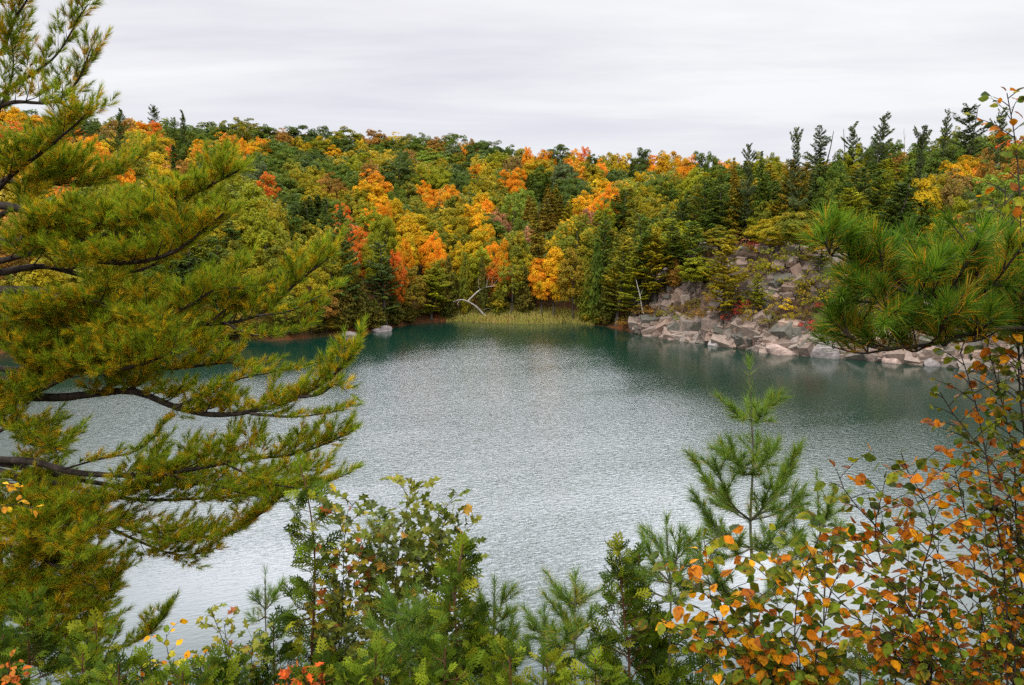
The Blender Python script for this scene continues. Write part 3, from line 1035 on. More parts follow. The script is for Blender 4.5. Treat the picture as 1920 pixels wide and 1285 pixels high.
BUSHES = """
1367,438,52,pk,470 1350,455,40,yg,480 1322,462,28,ru,490 1290,494,24,cr,512 1414,456,24,cr,476 1445,468,62,ol,520 1426,464,26,y,480 1398,462,24,yg,480
1466,560,44,y,592 1391,585,28,cr,605 1382,600,24,cr,620 1412,600,44,bz,645 1432,575,36,yg,600 1450,590,34,ol,615 1536,578,24,cr,592 1556,580,26,yg,604
1520,602,44,cr,632 1500,590,30,bz,618 1570,560,44,ru,592 1585,590,40,go,620 1538,645,26,go,668 1480,618,20,go,640 1310,600,30,ru,620 1290,615,26,bz,634
1340,610,24,ru,640 1260,580,28,bz,600 1240,600,22,ol,620 1600,640,30,go,668 1580,650,26,bz,672 1640,660,30,ol,682 1690,650,34,ol,680 1740,650,40,bz,686
1490,470,44,ol,510 1520,500,44,ol,550 1500,530,36,bz,560 1545,545,40,go,580 1400,560,30,yg,590 1230,575,30,ru,598 1200,590,36,ru,612 1170,595,34,ru,614 1125,590,30,bz,610
1380,520,34,ol,545 1410,530,30,bz,552 1440,515,36,yg,540 1475,540,32,go,562 1350,545,30,ol,570 1300,560,30,bz,585 1330,580,26,ru,602 1430,630,24,bz,652 1510,560,34,ol,588 1540,600,30,ru,626 1360,615,22,cr,636 1275,600,26,ol,622 1560,510,46,ol,556 1420,490,40,go,520 1600,560,50,ol,600 1650,580,50,go,630 1700,600,50,ru,640 1760,610,50,go,650
"""


def wtop(px, py, Y):
    return at(px, py, Y)[2]


def solve_top(px, py, H):
    """Where on the hillside a tree of height H has its top at this pixel: (x, y, height)."""
    y0 = float(np.interp(px, D_PX, D_Y)) + 1.5 + 6 * float(sstep(836, 850, px) * (1 - sstep(1090, 1110, px))) + 22 * float(sstep(1215, 1300, px) * (1 - sstep(1750, 1900, px)))
    Y = y0 + np.arange(0, 420, 0.75)
    x = (px - CX) / F * Y * (1 + 0 * Y)
    d = ray(px, py)
    x = d[0] / d[1] * Y
    z = CAM_Z + d[2] / d[1] * Y
    h = land(x, Y)
    f = z - h - H
    k = np.where(f <= 0)[0]
    if len(k) == 0:
        i = int(np.argmin(f))
        return x[i], Y[i], float(z[i] - h[i])
    i = k[0]
    return x[i], Y[i], float(max(2.0, z[i] - h[i]))


def solve_foot(px, ytop, yfoot):
    Y = np.arange(60, 400, 0.4)
    d = ray(px, yfoot)
    x = d[0] / d[1] * Y
    z = CAM_Z + d[2] / d[1] * Y
    h = np.maximum(land(x, Y), 0)
    k = np.where(h >= z)[0]
    i = k[0] if len(k) else int(np.argmin(z - h))
    y = max(Y[i], float(np.interp(px, D_PX, D_Y)) + 1.0)
    dd = ray(px, ytop)
    x = dd[0] / dd[1] * y
    return x, y, float(max(1.0, CAM_Z + dd[2] / dd[1] * y - land1(x, y)))


def rows(txt):
    for tok in txt.split():
        yield tok.split(",")


TREES = []          # dicts: x, y, h, w, col, kind, px, py
for r in rows(FARTREES):
    px, py, w, col = float(r[0]), float(r[1]), float(r[2]), r[3]
    kind = r[4] if len(r) > 4 else "B"
    H = {"B": 13.5, "T": 15, "P": 17, "K": 20, "S": 16, "C": 9}[kind] * (0.88 + 0.24 * _perm[int(px) % 64, int(py) % 64])
    x, y, h = solve_top(px, py, H)
    TREES.append(dict(px=px, py=py, x=x, y=y, h=h, w=max(w * y / F * (1.0 if kind != "B" else 1.08), h * .22), col=col, kind=kind))
for r in rows(FOOTED):
    px, py, w, col, kind, yf = float(r[0]), float(r[1]), float(r[2]), r[3], r[4], float(r[5])
    x, y, h = solve_foot(px, py, yf)
    TREES.append(dict(px=px, py=py, x=x, y=y, h=h, w=w * y / F, col=col, kind=kind))
NAMED = len(TREES)
# the rest of the wood: fill what is still open between the trees above with trees of the nearest colour
_f = np.random.default_rng(21)
_tx = np.array([[t["px"], t["py"]] for t in TREES])
_pos = [(t["x"], t["y"]) for t in TREES]
for k in range(5200):
    px = _f.uniform(-120, 2040)
    Dy = float(np.interp(px, D_PX, D_Y))
    y = Dy + 3 + (np.interp(px, S_PX, S_M) + 15) * _f.random() ** 1.0
    x = (px - CX) / F * y
    s = lake_sd(np.array([x]), np.array([y]))[0]
    if s < 4 or (1180 < px < 1800 and s < 18) or (840 < px < 1110 and s < 10):
        continue
    pp = np.array(_pos)
    if np.min((pp[:, 0] - x) ** 2 + (pp[:, 1] - y) ** 2) < 4.7 ** 2:
        continue
    h = _f.uniform(10, 13.5)
    zt = land1(x, y) + h
    v = np.array([x, y, zt]) - EYE
    dep = v @ FWD
    py = CY - (v @ UPV) / dep * F
    j = int(np.argmin((_tx[:, 0] - px) ** 2 + (1.5 * (_tx[:, 1] - py)) ** 2))
    kind = TREES[j]["kind"]
    kind = {"K": "P", "C": "B", "T": "B"}.get(kind, kind)
    if kind in "PS":
        h *= 1.05
    TREES.append(dict(px=px, py=py, x=x, y=y, h=h, w=_f.uniform(.5, .68) * h, col=({"or": "o", "rd": "go", "o": "y", "y": "go"}.get(TREES[j]["col"], TREES[j]["col"]) if _f.random() < .6 else TREES[j]["col"]) if _f.random() < .7 else ["g", "ol", "g", "yg", "dg", "go"][k % 6], kind=kind))
    _pos.append((x, y))
for r in rows(BUSHES):
    px, py, w, col, yf = float(r[0]), float(r[1]), float(r[2]), r[3], float(r[4])
    x, y, h = solve_foot(px, py, yf)
    TREES.append(dict(px=px, py=py, x=x, y=y, h=max(h, .8), w=w * y / F * 1.1, col=col, kind="U"))

for k in range(64):                                   # bushes that skirt the shore
    px = -60 + 1240 * (k + _f.random()) / 64
    if 840 < px < 1100:
        continue
    y = float(np.interp(px, D_PX, D_Y)) + _f.uniform(1.2, 3.2)
    h = _f.uniform(1.5, 3.6)
    TREES.append(dict(px=px, py=0, x=(px - CX) / F * y, y=y, h=h, w=h * _f.uniform(.8, 1.4), col=["cg", "ol", "bz", "cg", "ru", "ol"][k % 6], kind="U"))

KINDNAME = {"B": ("maple_tree", "broadleaf tree", "tree"), "T": ("poplar_tree", "slender broadleaf tree", "tree"), "U": ("shrub", "shrub", "shrub"),
            "P": ("pine_tree", "pine", "pine tree"), "K": ("pine_tree", "ragged skyline pine", "pine tree"), "S": ("spruce_tree", "hemlock", "conifer"),
            "C": ("cedar_tree", "cedar", "cedar tree")}
SEEN = {0,1,2,3,4,5,6,7,8,9,10,11,12,13,14,15,16,17,18,19,20,21,22,23,24,25,26,27,28,29,30,31,32,33,34,35,36,37,38,39,40,41,42,43,44,45,46,47,48,49,50,51,52,53,54,55,56,57,58,59,60,61,62,63,64,65,66,67,68,69,70,71,72,73,74,75,76,77,78,79,80,81,82,83,84,85,86,87,88,89,90,91,92,93,94,95,96,97,98,99,100,101,102,103,104,105,106,107,108,109,110,111,112,113,114,115,116,117,118,119,120,121,122,123,124,125,126,127,128,129,130,131,132,133,134,135,136,137,138,139,140,141,142,143,144,145,146,147,148,149,150,151,152,153,154,155,156,157,158,159,160,161,162,163,164,165,166,167,168,169,170,171,172,173,174,175,176,177,178,179,180,181,182,183,184,185,186,187,188,189,190,191,192,193,194,195,196,197,198,199,200,201,202,203,204,205,206,207,208,209,210,211,212,213,214,215,216,217,218,219,220,221,222,223,224,225,226,227,228,229,230,231,232,233,234,235,236,237,238,239,240,241,242,243,244,245,246,247,248,249,250,251,252,253,254,255,256,257,258,259,260,261,262,263,264,265,266,267,268,269,270,271,272,273,274,275,276,277,278,279,280,281,282,283,284,285,286,287,288,289,290,291,292,293,294,295,296,297,298,299,300,301,302,303,304,305,306,307,308,309,310,311,312,313,314,315,316,317,318,319,320,321,322,323,324,325,326,327,328,329,330,331,332,333,334,335,336,337,338,339,340,341,342,343,344,345,346,347,348,349,350,351,352,353,354,355,356,357,358,359,360,361,362,363,364,365,366,367,368,369,370,371,372,373,375,376,377,378,379,380,384,386,389,391,392,398,399,400,402,403,404,405,406,407,409,411,412,413,414,415,417,419,422,423,424,426,427,428,429,430,431,432,433,434,436,437,440,441,443,446,447,448,449,450,452,453,455,456,458,459,460,462,463,465,466,467,468,469,470,471,472,473,474,475,477,478,479,480,481,483,484,488,489,490,491,493,497,498,499,500,501,503,504,505,506,507,508,509,511,513,514,516,518,520,521,522,523,524,526,528,529,531,532,534,536,539,540,542,543,544,545,547,548,549,550,552,554,555,557,558,559,560,561,563,564,566,569,570,571,572,573,577,582,586,588,589,591,592,593,594,596,597,600,601,602,604,609,610,611,614,616,617,618,619,620,622,623,626,628,630,631,632,637,638,640,642,643,644,645,646,648,650,651,652,653,655,656,657,658,661,662,664,665,667,668,669,670,671,673,675,677,678,680,681,684,685,686,687,689,690,692,694,695,697,698,699,700,702,703,704,705,706,707,709,710,712,715,717,718,719,720,721,722,724,725,726,727,728,731,732,736,738,740,741,742,744,745,746,747,749,750,751,753,754,756,757,758,759,761,762,763,764,765,769,770,771,772,773,774,775,777,778,781,782,783,787,789,791,794,795,796,797,800,802,803,804,805,806,809,810,812,813,814,820,822,823,824,826,827,828,829,830,832,833,835,836,837,838,839,840,842,844,846,847,848,849,850,851,852,855,856,857,860,861,862,863,864,865,866,867,868,870,871,873,874,877,879,880,881,882,884,885,886,888,889,890,891,892,893,896,897,898,901,902,903,907,908,909,912,913,914,915,916,917,918,919,921,924,925,926,927,928,929,930,932,933,934,937,938,939,940,941,942,943,944,945,946,947,949,951,952,953,955,956,957,958,960,961,962,963,964,966,971,973,975,976,977,979,980,981,982,983,984,985,986,988,990,991,993,994,995,996,997,1000,1001,1002,1003,1004,1005,1008,1009,1010,1011,1012,1013,1014,1015,1016,1018,1019,1020,1021,1022,1023,1024,1028,1029,1032,1033,1036,1037,1039,1040,1041,1042,1045,1048,1049,1051,1052,1053,1054,1055,1057,1058,1059,1061,1064,1065,1066,1068,1069,1070,1071,1074,1075,1076,1077,1078,1079,1080,1081,1082,1083,1084,1086,1087,1089,1090,1091,1093,1094,1095,1096,1097,1098,1100,1103,1104,1105,1107,1108,1111,1112,1113,1115,1116,1117,1118,1119,1120,1123,1125,1126,1127,1128,1129,1131,1134,1135,1137,1138,1139,1140,1141,1142,1143,1145,1147,1149,1152,1153,1154,1155,1156,1157,1159,1160,1161,1162,1165,1166,1167,1170,1172,1173,1175,1178,1182,1183,1184,1185,1186,1188,1190,1191,1193,1197,1198,1202,1203,1205,1208,1209,1210,1211,1214,1215,1216,1217,1218,1219,1220,1221,1222,1224,1225,1226,1227,1228,1229,1230,1232,1233,1234,1235,1236,1237,1238,1239,1244,1245,1246,1249,1251,1252,1253,1254,1255,1258,1259,1260,1261,1262,1263,1264,1266,1267,1268,1270,1272,1273,1275,1277,1279,1280,1281,1283,1285,1286,1287,1288,1291,1293,1295,1296,1297,1298,1300,1301,1302,1303,1304,1305,1307,1308,1309,1310,1312,1313,1314,1315,1316,1317,1318,1319,1320,1321,1322,1323,1324,1325,1327,1328,1330,1331,1332,1333,1335,1337,1338,1341,1344,1345,1346,1348,1349,1350,1352,1357,1359,1361,1362,1364,1365,1366,1367,1368,1369,1370,1371,1372,1373,1374,1375,1376,1377,1378,1379,1380,1381,1382,1383,1384,1385,1386,1387,1388,1389,1390,1391,1392,1393,1396,1398,1399,1400,1401,1402,1403,1404,1405,1406,1407,1408,1409,1410,1411,1412,1413,1414,1415,1416,1417,1418,1419,1420,1421,1422,1423,1424,1425,1428,1429,1430,1431,1432,1433,1435,1445,1446,1447,1449,1450,1451,1452,1453,1454,1455,1456,1457,1458,1459,1460,1461,1463,1464,1465,1466,1467,1469,1470,1471,1472,1473,1474,1475,1476}
LABELS = """
0|dark green skyline ragged pine behind the big pine near the left edge
1|dark green skyline ragged pine behind the big pine's boughs, left of two
2|dark green skyline ragged pine behind the big pine's boughs, right of two
3|dark green skyline ragged pine just past the big pine's upper boughs
4|green skyline ragged pine behind the big pine's boughs
5|orange-gold skyline broadleaf tree behind the big pine near the left edge, right of two
11|rust brown skyline broadleaf tree behind the big pine's boughs, right of two
12|bright orange skyline broadleaf tree behind the big pine's boughs, right of two
13|red-orange skyline broadleaf tree behind the big pine's boughs
15|dark green skyline broadleaf tree just past the big pine's upper boughs
17|large green skyline broadleaf tree just past the big pine's upper boughs, left of two
22|golden yellow skyline broadleaf tree behind the big pine's boughs, right of two
23|bright orange skyline broadleaf tree behind the big pine's boughs, left of two
24|bright orange high broadleaf tree behind the big pine's boughs, left of two
26|olive high broadleaf tree behind the big pine's boughs
27|golden yellow high broadleaf tree behind the big pine's boughs, left of two
29|dark green high hemlock behind the big pine's boughs, second from left of three
31|bright orange high broadleaf tree behind the big pine's boughs, right of two
32|golden yellow high broadleaf tree behind the big pine's boughs, right of two
35|rust brown high broadleaf tree just past the big pine's upper boughs
43|yellow-green high broadleaf tree behind the big pine's boughs
48|yellow-green high broadleaf tree just past the big pine's upper boughs, left of two
50|large green skyline broadleaf tree just past the big pine's upper boughs, right of two
51|olive skyline broadleaf tree just past the big pine's upper boughs
52|olive skyline broadleaf tree above the big pine's long tips
53|green skyline broadleaf tree above the big pine's long tips, left of two
55|large dark green skyline broadleaf tree above the big pine's long tips
56|small dark green skyline broadleaf tree above the big pine's long tips, right of two
57|olive skyline broadleaf tree left of the slanting shore rock
58|rust brown skyline broadleaf tree left of the slanting shore rock
60|bright orange skyline broadleaf tree just past the big pine's upper boughs
61|bright orange skyline broadleaf tree above the big pine's long tips
62|rust brown skyline broadleaf tree above the big pine's long tips
63|green skyline broadleaf tree above the big pine's long tips, right of two
65|golden yellow skyline broadleaf tree above the big pine's long tips, left of two
66|golden yellow skyline broadleaf tree above the big pine's long tips, right of two
67|dark green skyline broadleaf tree left of the slanting shore rock
70|large green high broadleaf tree above the big pine's long tips, leftmost of three
71|orange-gold skyline broadleaf tree left of the slanting shore rock
73|small dark green skyline broadleaf tree above the big pine's long tips, left of two
74|dark green high broadleaf tree above the big pine's long tips, right of two
75|small green high broadleaf tree above the big pine's long tips, second from left of three
79|red-orange high broadleaf tree above the big pine's long tips
81|yellow-green high broadleaf tree left of the slanting shore rock, leftmost of three
82|rust brown high broadleaf tree left of the slanting shore rock, right of two
83|small green high broadleaf tree left of the slanting shore rock, right of two
84|large green high broadleaf tree above the big pine's long tips, rightmost of three
85|small olive-gold high broadleaf tree above the big pine's long tips, second from left of three
86|rust brown high broadleaf tree left of the slanting shore rock, left of two
88|bright orange high broadleaf tree above the slanting shore rock, left of two
89|orange-gold high broadleaf tree left of the slanting shore rock
90|yellow-green high broadleaf tree above the big pine's long tips
91|large dark green mid-slope hemlock above the big pine's long tips, right of two
92|red-orange mid-slope broadleaf tree left of the slanting shore rock, left of two
93|olive-gold mid-slope broadleaf tree above the big pine's long tips, second from left of three
94|olive mid-slope broadleaf tree left of the slanting shore rock
95|yellow-green mid-slope broadleaf tree left of the slanting shore rock
98|rust brown skyline broadleaf tree above the slanting shore rock
100|olive skyline broadleaf tree above the slanting shore rock
101|large green skyline broadleaf tree above the slanting shore rock, right of two
102|rust brown skyline broadleaf tree left of the leaning dead tree, right of two
103|green skyline broadleaf tree left of the leaning dead tree
105|dark green skyline broadleaf tree above the leaning dead tree, right of two
106|dark green skyline broadleaf tree above the leaning dead tree, left of two
107|green skyline broadleaf tree above the reeds
109|bright orange skyline broadleaf tree above the reeds, left of two
110|small green skyline broadleaf tree above the slanting shore rock, right of two
111|large green skyline broadleaf tree above the slanting shore rock, left of two
112|rust brown skyline broadleaf tree left of the leaning dead tree, left of two
114|dark green high broadleaf tree above the slanting shore rock, right of two
115|dark green high broadleaf tree above the slanting shore rock, left of two
117|light green skyline broadleaf tree left of the leaning dead tree
118|grey-green skyline broadleaf tree left of the leaning dead tree
120|olive skyline broadleaf tree left of the leaning dead tree
121|yellow-green skyline broadleaf tree above the leaning dead tree
123|dark green high broadleaf tree left of the leaning dead tree, right of two
124|yellow-green high broadleaf tree left of the leaning dead tree, left of two
125|bright orange high broadleaf tree above the leaning dead tree, left of two
127|large olive-gold high broadleaf tree above the leaning dead tree, right of two
128|bright orange high broadleaf tree above the leaning dead tree, right of two
129|bright orange high broadleaf tree above the reeds, left of two
130|golden yellow skyline broadleaf tree above the reeds
133|olive high broadleaf tree above the slanting shore rock
134|green high broadleaf tree above the slanting shore rock
135|bright orange high broadleaf tree above the slanting shore rock, right of two
136|bright orange high broadleaf tree left of the leaning dead tree, left of two
137|bright orange high broadleaf tree left of the leaning dead tree, right of two
138|large olive-gold high broadleaf tree above the leaning dead tree, left of two
139|small olive-gold high broadleaf tree above the leaning dead tree, left of two
140|olive high broadleaf tree left of the leaning dead tree
142|olive high broadleaf tree above the leaning dead tree, left of two
143|light green mid-slope slender poplar above the reeds
144|bright orange mid-slope broadleaf tree above the leaning dead tree, left of two
145|pinkish rust mid-slope broadleaf tree above the leaning dead tree, left of two
146|golden yellow mid-slope broadleaf tree above the slanting shore rock, leftmost of three
147|bright orange mid-slope broadleaf tree above the slanting shore rock, right of two
148|olive mid-slope broadleaf tree above the slanting shore rock, right of two
150|large olive-gold mid-slope broadleaf tree left of the leaning dead tree
151|orange-gold mid-slope broadleaf tree above the leaning dead tree, second from left of three
152|orange-gold mid-slope broadleaf tree above the slanting shore rock, left of two
153|yellow-green mid-slope broadleaf tree above the slanting shore rock, left of two
154|olive mid-slope broadleaf tree left of the leaning dead tree, left of two
155|large dark green high hemlock above the reeds, left of two
156|golden yellow mid-slope broadleaf tree above the slanting shore rock, second from left of three
157|yellow-green mid-slope broadleaf tree above the slanting shore rock, right of two
158|orange-gold mid-slope broadleaf tree above the slanting shore rock, right of two
159|bright orange low broadleaf tree left of the leaning dead tree, left of two
160|golden yellow mid-slope broadleaf tree left of the leaning dead tree
161|golden yellow low broadleaf tree left of the leaning dead tree
162|orange-gold mid-slope broadleaf tree above the leaning dead tree, rightmost of three
163|golden yellow mid-slope broadleaf tree above the leaning dead tree
164|olive mid-slope broadleaf tree above the leaning dead tree
165|bright orange mid-slope broadleaf tree above the leaning dead tree, right of two
166|bright orange low broadleaf tree above the leaning dead tree
167|yellow-green low broadleaf tree above the leaning dead tree, right of two
168|bright orange low broadleaf tree above the slanting shore rock
169|red-orange low broadleaf tree above the slanting shore rock
170|bright orange low broadleaf tree left of the leaning dead tree, right of two
171|red-orange low broadleaf tree above the leaning dead tree
173|small olive mid-slope broadleaf tree above the reeds, right of two
174|olive-gold low broadleaf tree above the reeds
176|yellow-green low broadleaf tree left of the slanting shore rock
177|red-orange mid-slope broadleaf tree left of the slanting shore rock, right of two
178|yellow-green low broadleaf tree above the leaning dead tree, left of two
179|bright orange skyline broadleaf tree above the reeds, right of two
180|dark green skyline broadleaf tree above the reeds' right end, left of two
182|red-orange skyline broadleaf tree above the reeds' right end
183|dark green skyline broadleaf tree above the reeds' right end, right of two
185|grey-green high broadleaf tree above the reeds' right end
187|golden yellow skyline broadleaf tree above the leaning white birch trunk, leftmost of three
189|dark green skyline broadleaf tree above the leaning white birch trunk
190|golden yellow skyline broadleaf tree above the leaning white birch trunk, second from left of three
191|bright orange skyline broadleaf tree above the leaning white birch trunk
192|orange-gold skyline broadleaf tree above the rock's left shoulder
193|bright orange skyline broadleaf tree above the rock's left shoulder
194|green skyline broadleaf tree above the rock's left shoulder, leftmost of three
195|green skyline broadleaf tree above the rock's left shoulder, second from left of three
197|olive-gold skyline broadleaf tree above the leaning white birch trunk
198|dark green skyline hemlock above the leaning white birch trunk
201|dark green high broadleaf tree above the leaning white birch trunk
202|golden yellow high broadleaf tree above the leaning white birch trunk
203|golden yellow skyline broadleaf tree above the leaning white birch trunk, rightmost of three
206|dark green high broadleaf tree above the reeds' right end, leftmost of three
208|bright orange high broadleaf tree above the leaning white birch trunk, right of two
209|bright orange high broadleaf tree above the leaning white birch trunk, left of two
210|yellow-green mid-slope broadleaf tree above the leaning white birch trunk
211|pinkish rust mid-slope broadleaf tree above the reeds' right end
214|green high pine above the leaning white birch trunk, right of two
215|large olive mid-slope pine above the leaning white birch trunk, right of two
216|olive-gold high broadleaf tree above the leaning white birch trunk, leftmost of three
219|yellow-green high broadleaf tree above the rock's left shoulder
221|large bronze mid-slope hemlock above the reeds, right of two
222|golden yellow mid-slope broadleaf tree above the reeds' right end
223|large green mid-slope pine above the leaning white birch trunk, left of two
224|large green mid-slope pine above the leaning white birch trunk, right of two
225|large green high pine above the rock's left shoulder, second from left of seven
226|olive high pine above the rock's left shoulder, left of two
227|large green high pine above the rock's left shoulder, third from left of seven
228|large dark green high pine above the rock's left shoulder, left of two
229|dull green skyline ragged pine above the right bough's tips, leftmost of three
230|dull green skyline ragged pine above the right bough's tips, second from left of three
231|dull green skyline ragged pine above the right bough's tips, rightmost of three
232|dull green skyline ragged pine above the sitting person
233|green high hemlock above the sitting person
234|bronze high pine above the sitting person
235|large dark green high pine above the right bough's tips, left of two
236|bronze high hemlock above the sitting person
237|orange-gold high pine above the right bough's tips
238|large dark green high pine above the right bough's tips, right of two
240|green skyline broadleaf tree above the rock's left shoulder, rightmost of three
241|yellow-green skyline broadleaf tree above the sitting person, left of two
243|yellow-green skyline broadleaf tree above the sitting person, right of two
244|large green high pine above the rock's left shoulder, fifth from left of seven
245|large olive high pine above the sitting person, leftmost of three
246|large green high pine above the sitting person, leftmost of three
247|olive high broadleaf tree above the sitting person
248|green high broadleaf tree above the right bough's tips, right of two
249|green high broadleaf tree above the right bough's tips, left of two
250|dull green skyline ragged pine above the right pine bough, leftmost of three
251|dull green skyline ragged pine above the right pine bough, second from left of three
252|dull green skyline ragged pine above the right pine bough, rightmost of three
253|dull green skyline ragged pine by the rusty shrub's top, left of two
254|dull green skyline ragged pine by the rusty shrub's top, right of two
255|large green skyline broadleaf tree above the right pine bough, left of two
256|small green skyline broadleaf tree above the right pine bough, left of two
257|yellow-green skyline broadleaf tree above the right pine bough
259|green high broadleaf tree above the right pine bough
260|large green skyline broadleaf tree above the right pine bough, right of two
261|rust brown high broadleaf tree by the rusty shrub's top, left of two
264|golden yellow high broadleaf tree above the right pine bough
265|tan brown high broadleaf tree above the right pine bough
266|large yellow-green high pine above the right pine bough, left of two
267|small light green high broadleaf tree by the rusty shrub's top, left of two
268|dark green high broadleaf tree by the rusty shrub's top, left of two
269|large green high pine above the right bough's tips, left of two
270|large green high hemlock above the right pine bough
271|olive skyline broadleaf tree by the rusty shrub's top
272|green skyline broadleaf tree by the rusty shrub's top
273|yellow-green skyline broadleaf tree by the rusty shrub's top
274|yellow-green skyline broadleaf tree above the right bough's tips
275|green skyline broadleaf tree above the right bough's tips, right of two
276|green skyline broadleaf tree above the right bough's tips, left of two
277|large green high pine above the right pine bough
278|yellow-green mid-slope broadleaf tree by the rusty shrub's top
279|green high broadleaf tree by the rusty shrub's top, left of two
281|dark green high pine above the right pine bough, left of two
282|golden yellow mid-slope broadleaf tree above the right pine bough
283|green mid-slope broadleaf tree above the right pine bough
284|yellow-green mid-slope broadleaf tree above the rock's left shoulder
286|olive-gold mid-slope broadleaf tree above the leaning white birch trunk
287|large green high pine above the rock's left shoulder, fourth from left of seven
288|green mid-slope pine above the sitting person
289|small green high pine above the sitting person, second from left of four
290|large green high pine above the rock's left shoulder, rightmost of seven
291|yellow-green mid-slope broadleaf tree above the sitting person
292|olive high broadleaf tree above the right bough's tips
294|small green high pine above the right bough's tips, second from left of three
295|olive high pine above the right bough's tips
296|yellow-green mid-slope broadleaf tree above the right bough's tips
297|olive mid-slope broadleaf tree by the rusty shrub's top
303|dark green low hemlock just past the big pine's upper boughs
304|green low pine just past the big pine's upper boughs
305|yellow-green mid-slope broadleaf tree above the big pine's long tips, left of two
306|olive mid-slope broadleaf tree above the big pine's long tips, left of two
307|olive-gold low broadleaf tree left of the slanting shore rock, left of two
308|olive-gold low broadleaf tree above the big pine's long tips, left of two
309|olive low broadleaf tree just past the big pine's upper boughs
310|dark green mid-slope pine left of the slanting shore rock
311|dark green low pine above the slanting shore rock
312|olive-brown waterside cedar left of the slanting shore rock, right of two
313|olive-brown waterside cedar left of the slanting shore rock, left of two
314|olive-brown waterside cedar above the slanting shore rock, leftmost of three
315|rust brown waterside broadleaf tree left of the slanting shore rock
316|olive-gold low broadleaf tree above the big pine's long tips, right of two
318|olive-brown waterside cedar just past the big pine's upper boughs, right of two
319|bronze waterside cedar just past the big pine's upper boughs
320|olive-brown waterside cedar above the big pine's long tips, leftmost of three
321|olive-brown waterside cedar above the big pine's long tips, second from left of three
322|olive-brown waterside cedar above the big pine's long tips, rightmost of three
323|bronze waterside cedar left of the slanting shore rock
324|olive waterside broadleaf tree above the big pine's long tips
325|bronze low broadleaf tree above the slanting shore rock
326|yellow-green low pine left of the leaning dead tree
327|olive-brown waterside cedar above the slanting shore rock, second from left of three
328|olive-brown waterside cedar above the slanting shore rock, rightmost of three
329|olive-brown low cedar left of the leaning dead tree
330|olive low cedar left of the leaning dead tree
331|olive-brown low cedar above the leaning dead tree
332|olive waterside cedar above the leaning dead tree
333|olive low slender poplar above the reeds
334|olive-brown waterside cedar above the reeds
335|bright orange low broadleaf tree above the reeds
336|orange-gold low broadleaf tree above the reeds' right end
337|bronze low broadleaf tree above the reeds' right end
338|olive low cedar above the reeds' right end
339|green low cedar by the leaning white birch trunk
340|olive-brown waterside cedar by the leaning white birch trunk
341|olive low pine by the leaning white birch trunk
342|yellow-green low pine by the leaning white birch trunk, right of two
343|olive-gold low pine by the leaning white birch trunk
344|rust brown low cedar above the rock's left shoulder
345|large bronze mid-slope hemlock above the reeds, left of two
346|large olive mid-slope broadleaf tree above the reeds
347|olive mid-slope broadleaf tree above the reeds' right end
348|olive low broadleaf tree left of the leaning dead tree
349|olive-gold low pine on the rock's left shoulder
350|yellow-green low broadleaf tree on the rock's left shoulder
351|yellow-green low pine on the open rock slope
352|olive-gold mid-slope broadleaf tree above the sitting person
353|olive mid-slope broadleaf tree above the right bough's tips
354|olive mid-slope pine above the right bough's tips
355|olive mid-slope broadleaf tree above the rock's left shoulder
356|green mid-slope pine above the rock's left shoulder, left of two
357|green mid-slope pine above the rock's left shoulder, right of two
358|olive-brown waterside cedar just past the big pine's upper boughs, left of two
360|olive-gold low broadleaf tree behind the big pine's boughs
361|olive low broadleaf tree behind the big pine near the left edge, right of two
362|olive-gold low broadleaf tree behind the big pine near the left edge
363|olive low broadleaf tree behind the big pine near the left edge, left of two
366|rust brown mid-slope broadleaf tree behind the big pine near the left edge
367|yellow-green low broadleaf tree behind the big pine's boughs
369|green mid-slope pine above the right pine bough
391|dark green skyline pine above the right bough's tips
399|orange-gold high broadleaf tree by the rusty shrub's top, left of two
402|tan brown skyline broadleaf tree behind the big pine's boughs
403|dark green high broadleaf tree by the rusty shrub's top, right of two
405|small dark green high pine above the rock's left shoulder, second from left of three
409|yellow-green mid-slope broadleaf tree above the big pine's long tips, right of two
411|yellow-green high hemlock above the reeds' right end
414|yellow-green high broadleaf tree just past the big pine's upper boughs, right of two
417|large bronze high hemlock above the reeds, left of two
432|bronze high hemlock above the reeds' right end, leftmost of three
436|yellow-green high broadleaf tree left of the slanting shore rock, second from left of three
437|large green mid-slope pine just past the big pine's upper boughs
441|dark green skyline broadleaf tree behind the big pine's boughs
447|olive high pine above the rock's left shoulder, right of two
448|orange-gold high broadleaf tree by the rusty shrub's top, right of two
449|pinkish rust mid-slope broadleaf tree above the leaning dead tree, right of two
452|small green mid-slope pine above the leaning white birch trunk, left of two
453|green high broadleaf tree by the rusty shrub's top, right of two
455|olive-gold high pine above the right bough's tips, left of two
458|green skyline pine above the sitting person
460|yellow-green low pine by the leaning white birch trunk, left of two
463|small dark green mid-slope hemlock above the big pine's long tips, leftmost of three
468|small olive-gold high broadleaf tree above the big pine's long tips, rightmost of three
469|small green high pine above the sitting person, rightmost of four
471|small green skyline broadleaf tree above the right pine bough, right of two
472|olive high broadleaf tree above the leaning dead tree, right of two
473|olive-gold high pine above the sitting person, right of two
477|olive-gold high broadleaf tree left of the leaning dead tree
488|olive high pine above the right pine bough
490|large olive high pine above the sitting person, second from left of three
491|small dark green high hemlock above the reeds, right of two
497|small green mid-slope pine above the leaning white birch trunk, right of two
499|bronze skyline hemlock above the sitting person
511|large green high pine above the rock's left shoulder, sixth from left of seven
520|small olive high pine above the sitting person, second from left of three
521|bronze high hemlock above the reeds' right end, second from left of three
522|small green high pine above the right pine bough, right of two
528|large light green high broadleaf tree by the rusty shrub's top
532|light green high broadleaf tree above the reeds
534|small yellow-green high pine above the right pine bough, left of two
540|olive-gold high pine above the sitting person, left of two
547|large olive-gold high broadleaf tree above the big pine's long tips, right of two
548|small dark green high pine above the right bough's tips, second from left of three
